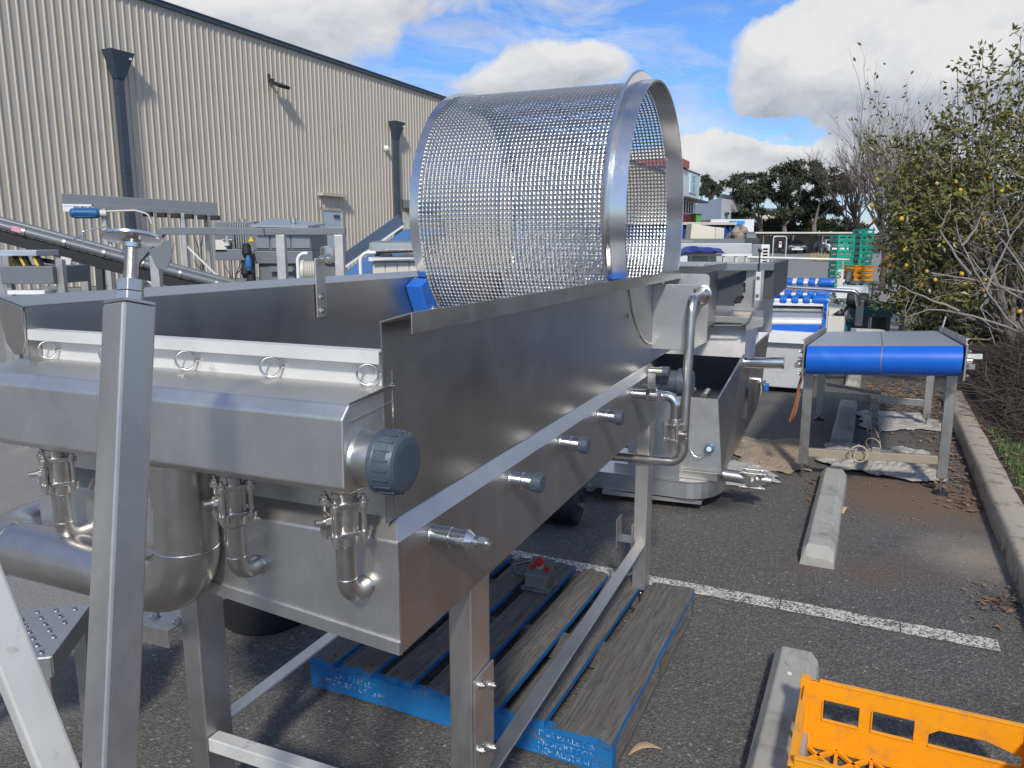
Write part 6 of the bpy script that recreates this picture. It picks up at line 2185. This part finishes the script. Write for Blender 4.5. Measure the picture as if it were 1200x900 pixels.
b = MB(); p = at(350, 330, 5.2); b.tube(path([(p.x, 5.2, 0), (p.x, 5.2, at(350, 297, 5.2).z), (p.x + .07, 5.2, at(350, 297, 5.2).z + .0)], .05, 6), .012, 10); t.part('tube', M['white'], b)
b = MB(); b.lathe((p.x, 5.2, 0), (0, 0, 1), [(0, .1), (.012, .1), (.02, .02)], 14); t.part('base', M['greypaint'], b)
t = Thing('hose_hook', 'white curved tube hook standing in front of the sorting table by the drum', 'hook', WF, at(424, 320, 5.4), 'curved white tube hooks behind the tank')
b = MB(); p = at(423, 330, 5.4); b.tube(path([(p.x, 5.4, 0), (p.x, 5.4, at(423, 296, 5.4).z), (p.x + .11, 5.4, at(423, 296, 5.4).z)], .06, 6), .012, 10); t.part('tube', M['white'], b)
b = MB(); b.lathe((p.x, 5.4, 0), (0, 0, 1), [(0, .1), (.012, .1), (.02, .02)], 14); t.part('base', M['greypaint'], b)
t = Thing('electric_motor', 'pale finned electric motor on a stand behind the tank wall', 'motor', WF, at(362, 317, 5.6))
b = MB(); p = at(352, 317, 5.6); b.lathe(p, (1, .1, 0), [(0, .03), (.01, .075), (.03, .075)] + [(.03 + .008 * k + (.004 if k % 2 else 0), .075 if k % 2 else .062) for k in range(14)] + [(.15, .07), (.16, .03)], 18); t.part('motor_body', M['offwhite'], b)
b = MB(); b.box(p.x - .02, p.x + .2, 5.5, 5.7, 0, p.z - .075); t.part('stand', M['greypaint'], b)
b = MB(); p2 = at(390, 298, 5.7); b.lathe(p2 + Vector((0, 0, -.06)), (0, 0, 1), [(0, .09), (.11, .09), (.12, .06)], 20); t.part('steel_can', M['bright'], b)
b = MB(); b.box(p2.x - .06, p2.x + .06, 5.65, 5.75, 0, p2.z - .06); t.part('can_post', M['greypaint'], b)

# ------------------------------------------------------------------ plants
def rdir(rnd, k=1.0):
    while True:
        v = Vector((rnd.uniform(-1, 1), rnd.uniform(-1, 1), rnd.uniform(-1, 1)))
        if .05 < v.length < 1:
            return v.normalized() * k


def leaf(b, p, d, n, L, W_, fold=.25):
    """one leaf folded along its midrib: base, two sides, tip"""
    s_ = d.cross(n)
    if s_.length < 1e-4:
        s_ = d.orthogonal()
    s_.normalize()
    n = s_.cross(d).normalized()
    m1 = p + d * (L * .45)
    i = len(b.v)
    b.v += [tuple(p), tuple(m1 + s_ * (W_ / 2) + n * (W_ * fold)), tuple(p + d * L), tuple(m1 - s_ * (W_ / 2) + n * (W_ * fold))]
    b.f += [(i, i + 1, i + 2), (i, i + 2, i + 3)]
    b.m += [b.mi, b.mi]
    b.sm += [False, False]


def limb(b, rnd, p, q, r0, r1, n=7, wob=.12, sides=6):
    p, q = Vector(p), Vector(q)
    L = (q - p).length
    o1, o2 = rdir(rnd, L * wob), rdir(rnd, L * wob)
    pts = []
    for k in range(n + 1):
        u = k / n
        pts.append(p.lerp(q, u) + o1 * math.sin(math.pi * u) + o2 * math.sin(2 * math.pi * u) * .5 + rdir(rnd, L * .012))
    b.tube(pts, [r0 + (r1 - r0) * k / n for k in range(n + 1)], sides, False)
    return pts


def twigs(b, rnd, p, d, L, r, depth, up=.12, spread=.6, ends=None, sides=5):
    n = 4
    pts = [p]
    q = p
    dd = d.copy()
    for k in range(n):
        q = q + dd * (L / n)
        dd = (dd + rdir(rnd, .16) + Vector((0, 0, up * .3))).normalized()
        pts.append(q)
    b.tube(pts, [r * (1 - .5 * k / n) for k in range(n + 1)], sides, False)
    if depth == 0:
        if ends is not None:
            ends.append((q, dd))
        return
    for k in range(rnd.choice((2, 3, 3))):
        s0 = pts[rnd.choice((2, 3, 4, 4))]
        nd = (dd + rdir(rnd, spread) + Vector((0, 0, up))).normalized()
        twigs(b, rnd, s0, nd, L * rnd.uniform(.55, .85), r * .55, depth - 1, up, spread, ends, 4 if depth < 3 else sides)


# ---- lemon tree
rnd = random.Random(11)
base = at(1215, 440, 8.4); base.z = .12
lt = Thing('lemon_tree', 'large straggly lemon tree with yellow fruit and bare grey branches beside the kerb', 'tree', WF, base)
wood_ = MB()
leaves = MB()
fruits = []
ends = []
tips = []
mains = [(1140, 330, 8.1), (1095, 300, 8.6), (1085, 245, 8.9), (1080, 285, 8.7), (1095, 225, 8.8), (1090, 265, 8.3), (1100, 210, 8.3), (1160, 180, 8.8), (1200, 240, 8.0), (1085, 335, 8.4), (1180, 300, 9.3), (1125, 255, 9.4), (1240, 170, 8.6), (1270, 260, 8.2), (1300, 330, 8.6), (1220, 360, 9.2), (1330, 220, 9.0)]
for px, py, d in mains:
    q = at(px, py, d)
    pts = limb(wood_, rnd, base + Vector((rnd.uniform(-.1, .1), rnd.uniform(-.1, .1), 0)), q, .042, .014, 8, .14)
    for k in range(11):
        s0 = pts[rnd.randint(3, 8)]
        tgt = q + Vector((rnd.uniform(-.56, .56), rnd.uniform(-.55, .55), rnd.uniform(-.42, .62)))
        p2 = limb(wood_, rnd, s0, tgt, .011, .004, 5, .18, 5)
        ends.append((p2[-1], (p2[-1] - p2[-3]).normalized()))
        for j in (2, 3, 4):
            e = p2[j] + rdir(rnd, rnd.uniform(.12, .34)) + Vector((0, 0, .06))
            p3 = limb(wood_, rnd, p2[j], e, .005, .002, 3, .15, 4)
            ends.append((e, (e - p2[j]).normalized()))
for p, d in ends:
    dens = rnd.random()
    # the near lower right of the crown is almost bare
    n = 0 if (p.x > base.x - 1.15 and p.z < 2.1 and p.y < 8.5 and dens < .8) else int(8 + dens * 25)
    for k in range(n):
        o = p + rdir(rnd, rnd.uniform(.02, .17)) - d * rnd.uniform(0, .16)
        ld = (d * .5 + rdir(rnd, 1.0) + Vector((0, 0, -.25))).normalized()
        leaf(leaves, o, ld, rdir(rnd), rnd.uniform(.055, .095), rnd.uniform(.028, .045))
    if n and rnd.random() < .12:
        fruits.append(p + Vector((rnd.uniform(-.08, .08), -.06, -.05)))
# tall water shoots above the crown
for px, py, d, bx_ in ((1150, 60, 8.5, 1150), (1163, 55, 8.7, 1158), (1195, 45, 8.4, 1180), (1188, 62, 8.6, 1175), (1120, 82, 8.6, 1128), (1110, 125, 8.4, 1120), (1175, 90, 8.3, 1165), (1205, 80, 8.7, 1195), (1088, 165, 8.4, 1100), (1062, 215, 8.6, 1085), (1050, 250, 8.5, 1080), (1140, 75, 8.3, 1145), (1135, 100, 8.9, 1140), (1098, 150, 8.6, 1110), (1230, 50, 8.5, 1225), (1250, 80, 8.8, 1240), (1075, 175, 8.8, 1085)):
    s0, e = at(bx_, 245, d), at(px, py, d)
    pts = limb(wood_, rnd, s0, e, .011, .003, 9, .05, 5)
    L = (e - s0).length
    for k in range(1, 10):
        for j in range(3):
            if rnd.random() < .65:
                q = pts[k] + rdir(rnd, rnd.uniform(.05, .16)) * (1.2 - k * .06)
                limb(wood_, rnd, pts[k], q, .004, .0015, 3, .1, 4)
                for m_ in range(rnd.randint(2, 6)):
                    leaf(leaves, q + rdir(rnd, rnd.uniform(0, .06)), (rdir(rnd) + Vector((0, 0, .3))).normalized(), rdir(rnd), rnd.uniform(.05, .085), rnd.uniform(.026, .04))
    # sparse leaves along the top
    for m_ in range(12):
        leaf(leaves, pts[-1] + rdir(rnd, rnd.uniform(.0, .12)) - Vector((0, 0, rnd.uniform(0, .3))), (rdir(rnd) + Vector((0, 0, .5))).normalized(), rdir(rnd), .07, .034)
lt.part('trunk', M['bark'], wood_)
lt.part('crown', M['leaf'], leaves)
b = MB(); b.lathe((0, 0, -.036), (0, 0, 1), [(0, .004), (.006, .012), (.018, .026), (.036, .031), (.054, .025), (.066, .011), (.073, .004)], 12)
fr0 = None
for px, py, d in ((1155, 328, 7.9), (1135, 340, 7.9), (1062, 311, 8.1), (1078, 303, 8.2), (1060, 293, 8.3), (1096, 328, 8.0), (1127, 321, 7.9), (1132, 332, 8.0), (1098, 215, 8.1), (1113, 220, 8.1), (1181, 219, 8.1), (1174, 224, 8.0), (1165, 270, 8.0), (1047, 300, 8.4), (1086, 318, 8.1), (1106, 283, 8.1), (1048, 312, 8.4), (1120, 213, 8.2), (1153, 340, 8.0), (1075, 278, 8.3), (1160, 208, 8.1), (1040, 302, 8.4), (1115, 350, 8.0), (1195, 365, 7.8)):
    fruits.append(at(px, py, d))
for p in fruits:
    if fr0 is None:
        fr0 = bpy.data.objects.new('lemon', mesh_of('lemon', b, M['lemon']))
        o = fr0
    else:
        o = fr0.copy()
    col.objects.link(o)
    o.parent = lt.e
    q = WF.local(p) - Vector(lt.o)
    o.location = q
    o.rotation_euler = (rnd.uniform(-.6, .6), rnd.uniform(-.6, .6), rnd.uniform(0, 6))
    k = rnd.uniform(.55, .85)
    o.scale = (k, k, k)
# pale bare boughs at the front of the lemon tree
b = MB()
for pts in (((1215, 400), (1180, 372), (1155, 345), (1140, 318), (1128, 285), (1120, 255)), ((1155, 345), (1168, 310), (1182, 280), (1200, 255)), ((1215, 362), (1175, 340), (1130, 325), (1090, 322)), ((1210, 330), (1185, 290), (1160, 265), (1150, 240)), ((1125, 362), (1100, 358), (1075, 348), (1055, 335)),
            ((1215, 400), (1160, 375), (1125, 366), (1085, 362), (1060, 375)), ((1160, 350), (1150, 360), (1160, 392)), ((1140, 318), (1120, 300), (1105, 270), (1110, 250)), ((1182, 280), (1175, 255), (1165, 235)), ((1128, 285), (1145, 270), (1150, 250)), ((1215, 215), (1190, 205), (1175, 195)), ((1210, 345), (1165, 330), (1140, 300))):
    w3 = [at(px, py, 7.75 + .002 * abs(px - 1150)) + rdir(rnd, .03) for px, py in pts]
    pp = []
    for k in range(len(w3) - 1):
        for q in range(3):
            pp.append(w3[k].lerp(w3[k + 1], q / 3) + rdir(rnd, .008))
    pp.append(w3[-1])
    n = len(pp)
    b.tube(pp, [.015 * (1 - .75 * k / n) for k in range(n)], 6, False)
    for k in range(2, n):
        if rnd.random() < .8:
            e = pp[k] + rdir(rnd, rnd.uniform(.12, .32))
            limb(b, rnd, pp[k], e, .006, .002, 4, .12, 4)
lt.part('bare_bough', mat('pale_bare_bark', (.25, .23, .21), .85, 0, .25, 12), b)

# ---- thin leafless saplings between the lemon tree and the yard
def bare_tree(name, label, px, d, top, seed, depth, n, r, m_, spread, leaves_=0, h0=1.2):
    rnd = random.Random(seed)
    base = at(px, 330, d); base.z = .1 if d < 14 else 0.0
    t = Thing(name, label, 'tree', WF, base, None)
    H_ = at(px, top, d).z
    b = MB(); ends = []
    b.tube([base, base + Vector((.03, 0, h0 * .5)), base + Vector((0, 0, h0))], [r * 1.3, r * 1.1, r], 7, False)
    for k in range(n):
        dd = Vector((rnd.uniform(-spread, spread), rnd.uniform(-spread, spread), 1)).normalized()
        twigs(b, rnd, base + Vector((0, 0, h0 * rnd.uniform(.75, 1))), dd, (H_ - h0) * rnd.uniform(.36, .50), r * .6, depth, .22, .55, ends, 5)
    t.part('trunk', m_, b)
    if leaves_:
        lv = MB()
        for p, dd in ends:
            for q in range(leaves_):
                if rnd.random() < .5:
                    leaf(lv, p - dd * rnd.uniform(0, .2) + rdir(rnd, .05), (rdir(rnd) + dd).normalized(), rdir(rnd), .075, .035)
        t.part('leaves', M['leaf'], lv)
    return t
bare_tree('bare_tree', 'leafless twiggy tree with the widest brown crown left of the lemon tree', 1034, 27, 160, 21, 5, 10, .10, M['twig'], .75, 0, 1.9)
bare_tree('bare_tree', 'second leafless tree overlapping the gum trees behind the green crates', 1000, 30, 178, 22, 5, 10, .10, M['twig'], .8, 0, 2.4)
bare_tree('bare_tree', 'dense leafless brown tree immediately behind the lemon crown', 1060, 20, 150, 23, 5, 7, .08, M['twig'], .7, 0, 1.5)
bare_tree('sapling', 'thin upright sapling with a few leaves against the sky beside the lemon tree', 1060, 11, 122, 24, 4, 5, .028, M['bark'], .42, 1, 1.4)
bare_tree('sapling', 'smaller sparse sapling at the left edge of the lemon tree', 1042, 12, 165, 25, 4, 5, .028, M['bark'], .5, 1, 1.2)


def leafy_tree(name, label, d, blobs, base_px, m_, nleaf, ls, seed, zb, cat='tree', group=None, r=.28, dens=1.0):
    """trunk, limbs to each lobe of the crown, leaves in loose clumps with gaps"""
    rnd = random.Random(seed)
    base = at(base_px, 300, d); base.z = zb
    t = Thing(name, label, cat, WF, base, group)
    wd_, lv = MB(), MB()
    fork = base + Vector((rnd.uniform(-.4, .4), 0, (at(base_px, blobs[0][1], d).z - zb) * .35))
    if r > 0:
        limb(wd_, rnd, base, fork, r, r * .75, 5, .06, 8)
    tot = sum(w_ * h_ for _, _, w_, h_ in blobs)
    for px, py, w_, h_ in blobs:
        c = at(px, py, d + rnd.uniform(-2, 2) * (d / 90))
        rw, rh = w_ / FPX * d, h_ / FPX * d
        if r > 0:
            pts = limb(wd_, rnd, fork + Vector((0, 0, rnd.uniform(-.5, .5))), c, r * .5, r * .10, 6, .12, 6)
            for q in range(5):
                limb(wd_, rnd, pts[rnd.randint(3, 6)], c + Vector((rnd.uniform(-rw, rw), rnd.uniform(-rw, rw), rnd.uniform(-rh, rh))) * .8, r * .16, r * .03, 4, .15, 4)
        nclump = max(3, int(14 * dens))
        for k in range(nclump):
            v = rdir(rnd, rnd.uniform(.35, 1.0))
            cc = c + Vector((v.x * rw, v.y * rw, v.z * rh))
            cr = rnd.uniform(.22, .42) * (rw + rh) / 2
            for q in range(int(nleaf * w_ * h_ / tot / nclump)):
                o = rdir(rnd, cr * rnd.random() ** .5)
                leaf(lv, cc + Vector((o.x, o.y, o.z * .6)), (rdir(rnd) + Vector((0, 0, -.5))).normalized(), rdir(rnd), ls * rnd.uniform(.6, 1.3), ls * rnd.uniform(.25, .5))
    if r > 0:
        t.part('trunk', M['bark'], wd_)
    t.part('crown', m_, lv)
    return t


leafy_tree('gum_tree', 'open crowned gum tree with a pale leaning trunk beside the grey warehouse', 95, [(862, 212, 16, 11), (880, 222, 22, 15), (868, 232, 13, 10), (893, 210, 20, 14), (885, 242, 16, 8), (872, 250, 8, 6)], 894, M['gum'], 5200, .50, 31, .8, r=.30)
leafy_tree('gum_tree', 'tallest dark gum tree in the middle of the far trees', 92, [(925, 205, 26, 16), (908, 222, 20, 14), (945, 200, 22, 13), (930, 235, 24, 14), (918, 250, 20, 11), (950, 225, 20, 18)], 920, M['gum'], 7600, .50, 32, .8, r=.34)
leafy_tree('gum_tree', 'dark gum tree on the right whose crown meets the bare branches', 90, [(962, 205, 20, 14), (975, 222, 20, 16), (952, 245, 20, 14), (972, 245, 18, 14), (985, 210, 14, 10)], 951, M['gum'], 6000, .50, 33, .8, r=.34)
leafy_tree('gum_tree', 'small distant gum tree above the roof between the office and warehouse', 120, [(829, 213, 9, 7), (838, 222, 10, 6), (824, 222, 8, 7), (833, 228, 12, 4)], 832, M['gum'], 2200, .55, 34, .8, r=.3)
leafy_tree('pale_shrub', 'pale yellow green shrub behind the carport roof', 96, [(957, 262, 12, 9), (950, 267, 10, 7), (965, 266, 9, 7)], 957, M['paleleaf'], 2400, .45, 35, .8, 'shrub', r=.12)
leafy_tree('hedge_shrub', 'dark evergreen shrub low behind the left of the lemon tree', 13, [(1085, 325, 36, 30), (1070, 350, 26, 22), (1105, 350, 40, 22)], 1080, M['gum'], 3600, .12, 41, .1, 'shrub', None, .04)
leafy_tree('hedge_shrub', 'dark evergreen shrub filling the right edge behind the bare boughs', 12.5, [(1175, 320, 50, 40), (1230, 300, 60, 50), (1150, 345, 40, 28), (1200, 250, 50, 40)], 1190, M['gum'], 6400, .12, 42, .1, 'shrub', None, .05)
leafy_tree('hedge_shrub', 'added dark low shrub standing for the shade under the bare boughs at the right edge', 11.5, [(1150, 380, 50, 26), (1200, 370, 50, 34), (1110, 375, 40, 20)], 1160, M['gum'], 5200, .11, 44, .1, 'shrub', None, .04)  # added to darken the gap behind the lemon tree's boughs
leafy_tree('hedge_shrub', 'dense green shrub behind the middle of the lemon crown', 14, [(1120, 270, 45, 38), (1150, 230, 40, 36), (1090, 255, 36, 30), (1130, 310, 40, 30)], 1130, M['leaf'], 5600, .11, 43, .1, 'shrub', None, .05)

for px, ws, sd_, lab_ in ((905, 22, 61, 'low brown shrub under the middle of the far gum trees'), (940, 20, 62, 'low olive shrub between the trunks of the far gum trees'), (985, 26, 63, 'low brown shrub at the right end of the carport roof')):
    leafy_tree('understorey_shrub', lab_, 98, [(px, 263, ws, 12), (px + 12, 268, ws * .8, 9), (px - 12, 268, ws * .8, 9)], px, M['gum'], 2600, .5, sd_, .8, 'shrub', None, .08)

# ---- heap of dead brush behind the kerb
rnd = random.Random(51)
b = MB()
def heap(x, y):
    return .10 + .62 * math.exp(-((x - 2.5) / .85) ** 2 - ((y - 8.3) / 1.5) ** 2) + .42 * math.exp(-((x - 1.55) / .50) ** 2 - ((y - 8.9) / 1.4) ** 2)
gx = [.95 + .12 * i for i in range(28)]
gy = [6.6 + .16 * i for i in range(28)]
vs = [(x, y, heap(x, y) - .06 + rnd.uniform(-.03, .03)) for y in gy for x in gx]
n = len(gx)
b.add(vs, [(k * n + i, k * n + i + 1, (k + 1) * n + i + 1, (k + 1) * n + i) for k in range(len(gy) - 1) for i in range(n - 1)], True)
for k in range(17000):
    x, y = (rnd.gauss(1.95, .62), rnd.gauss(8.1, .95)) if k % 3 else (rnd.uniform(.96, 1.7), rnd.uniform(6.7, 9.6))
    if not (.98 < x < 4.2 and 6.5 < y < 11):
        continue
    z = heap(x, y) + rnd.uniform(-.05, .12)
    a_ = rnd.gauss(.35, .9)
    L = rnd.uniform(.15, .6)
    d = Vector((math.cos(a_), math.sin(a_) * .6, rnd.uniform(-.45, .35))).normalized()
    p = Vector((x, y, z))
    r_ = rnd.uniform(.0018, .005)
    m1 = p + d * L * .5 + rdir(rnd, L * .10)
    b.tube([p, m1, p + d * L], [r_, r_ * .8, r_ * .4], 3, False)
single('brush_heap', 'heap of dark dead twigs and fronds under the lemon tree', 'brush', M['twig'], b, SF, (2.1, 8.5, .1), kind='stuff')

# ---- leaf litter, grass, single leaves
b = MB()
rnd = random.Random(52)
def lit(x, y, z, s_):
    a_ = rnd.uniform(0, 6.28)
    leaf(b, Vector((x, y, z + rnd.uniform(.002, .018))), Vector((math.cos(a_), math.sin(a_), rnd.uniform(-.1, .25))).normalized(), Vector((rnd.uniform(-.4, .4), rnd.uniform(-.4, .4), 1)), s_, s_ * rnd.uniform(.3, .6), rnd.uniform(-.2, .3))
for k in range(900):
    lit(rnd.uniform(.86, 1.9), rnd.uniform(3.6, 7.8), .12, rnd.uniform(.025, .07))
for k in range(520):
    lit(.70 - abs(rnd.gauss(0, .14)), rnd.uniform(5.2, 8.6), .002, rnd.uniform(.02, .06))
for k in range(900):
    lit(rnd.uniform(-.02, .72), rnd.gauss(9.0, .75), .002, rnd.uniform(.03, .08))
for k in range(60):
    lit(rnd.gauss(.62, .08), rnd.gauss(3.85, .12), .002, rnd.uniform(.02, .05))
for k in range(70):
    lit(rnd.uniform(-.35, .6), rnd.uniform(4.2, 6.6), .001, rnd.uniform(.012, .04))
for k in range(40):
    lit(-.27 + rnd.gauss(0, .04), rnd.uniform(5.0, 5.5), .001, rnd.uniform(.02, .05))
for k in range(60):
    lit(rnd.uniform(-2.2, .6), rnd.uniform(1.8, 4.6), .0005, rnd.uniform(.006, .016))
single('leaf_litter', 'brown dead leaves scattered along the kerb and garden', 'leaves', M['litter'], b, SF, (.8, 6.5, 0), kind='stuff')
b = MB()
for k in range(9):
    p = Vector((.62 + rnd.gauss(0, .05), 3.84 + rnd.gauss(0, .05), .01))
    limb(b, rnd, p, p + Vector((rnd.uniform(-.12, .12), rnd.uniform(-.12, .12), rnd.uniform(0, .04))), .003, .001, 4, .2, 4)
single('twig_clump', 'small clump of dead twigs against the kerb near the white line end', 'twigs', M['twig'], b, SF, (.62, 3.84, 0))
b = MB()
for k in range(15000):
    x, y = rnd.uniform(.90, 1.9), rnd.uniform(3.4, 7.2)
    if math.sin(x * 5.1 + 1) * math.sin(y * 3.3) + rnd.uniform(-.7, .7) < (.25 if y > 6.6 or y < 4.0 else -.75):
        continue
    h = rnd.uniform(.02, .06)
    a_ = rnd.uniform(0, 6.28)
    w_ = Vector((math.cos(a_), math.sin(a_), 0)) * .004
    t_ = Vector((x + rnd.uniform(-.03, .03), y + rnd.uniform(-.03, .03), .12 + h))
    p = Vector((x, y, .10))
    b.add([p - w_, p + w_, t_], [(0, 1, 2)])
single('grass', 'patchy short grass and clover behind the kerb', 'grass', M['grass'], b, SF, (1.4, 5.5, .1), kind='stuff')
tanleaf = mat('tan_curled_leaf', (.52, .36, .20), .7, 0, .2, 20)
def curled(name, label, p, d, L, W_):
    b = MB()
    d = Vector(d).normalized(); s_ = Vector((-d.y, d.x, 0)).normalized()
    n = 7
    vs = []
    for k in range(n + 1):
        u = k / n
        w_ = W_ * math.sin(math.pi * (u * .92 + .05)) / 2
        c = Vector(p) + d * (L * u) + Vector((0, 0, .05 * L * 4 * u * (1 - u) + .004)) + s_ * (L * .18 * math.sin(math.pi * u))
        vs += [c - s_ * w_ + Vector((0, 0, w_ * .5)), c, c + s_ * w_ + Vector((0, 0, w_ * .5))]
    b.add(vs, [(k * 3 + i, k * 3 + i + 1, (k + 1) * 3 + i + 1, (k + 1) * 3 + i) for k in range(n) for i in range(2)], True)
    o = single(name, label, 'leaf', tanleaf, b, SF, p)
    md = o.modifiers.new('plate', 'SOLIDIFY'); md.thickness = .0015
curled('dead_leaf', 'large curled tan leaf on the soil behind the far end of the kerb', SF.local(at(1160, 500, 6.73)), (.25, 1, .35), .30, .06)
curled('dead_leaf', 'upright tan leaf lying beside the long pale wheel stop', SF.local(at(988, 603, 4.42)), (.3, 1, .15), .10, .04)
curled('dead_leaf', 'curled orange tan leaf at the front right corner of the blue pallet', (-.60, 2.13, .004), (.8, .5, .1), .11, .03)
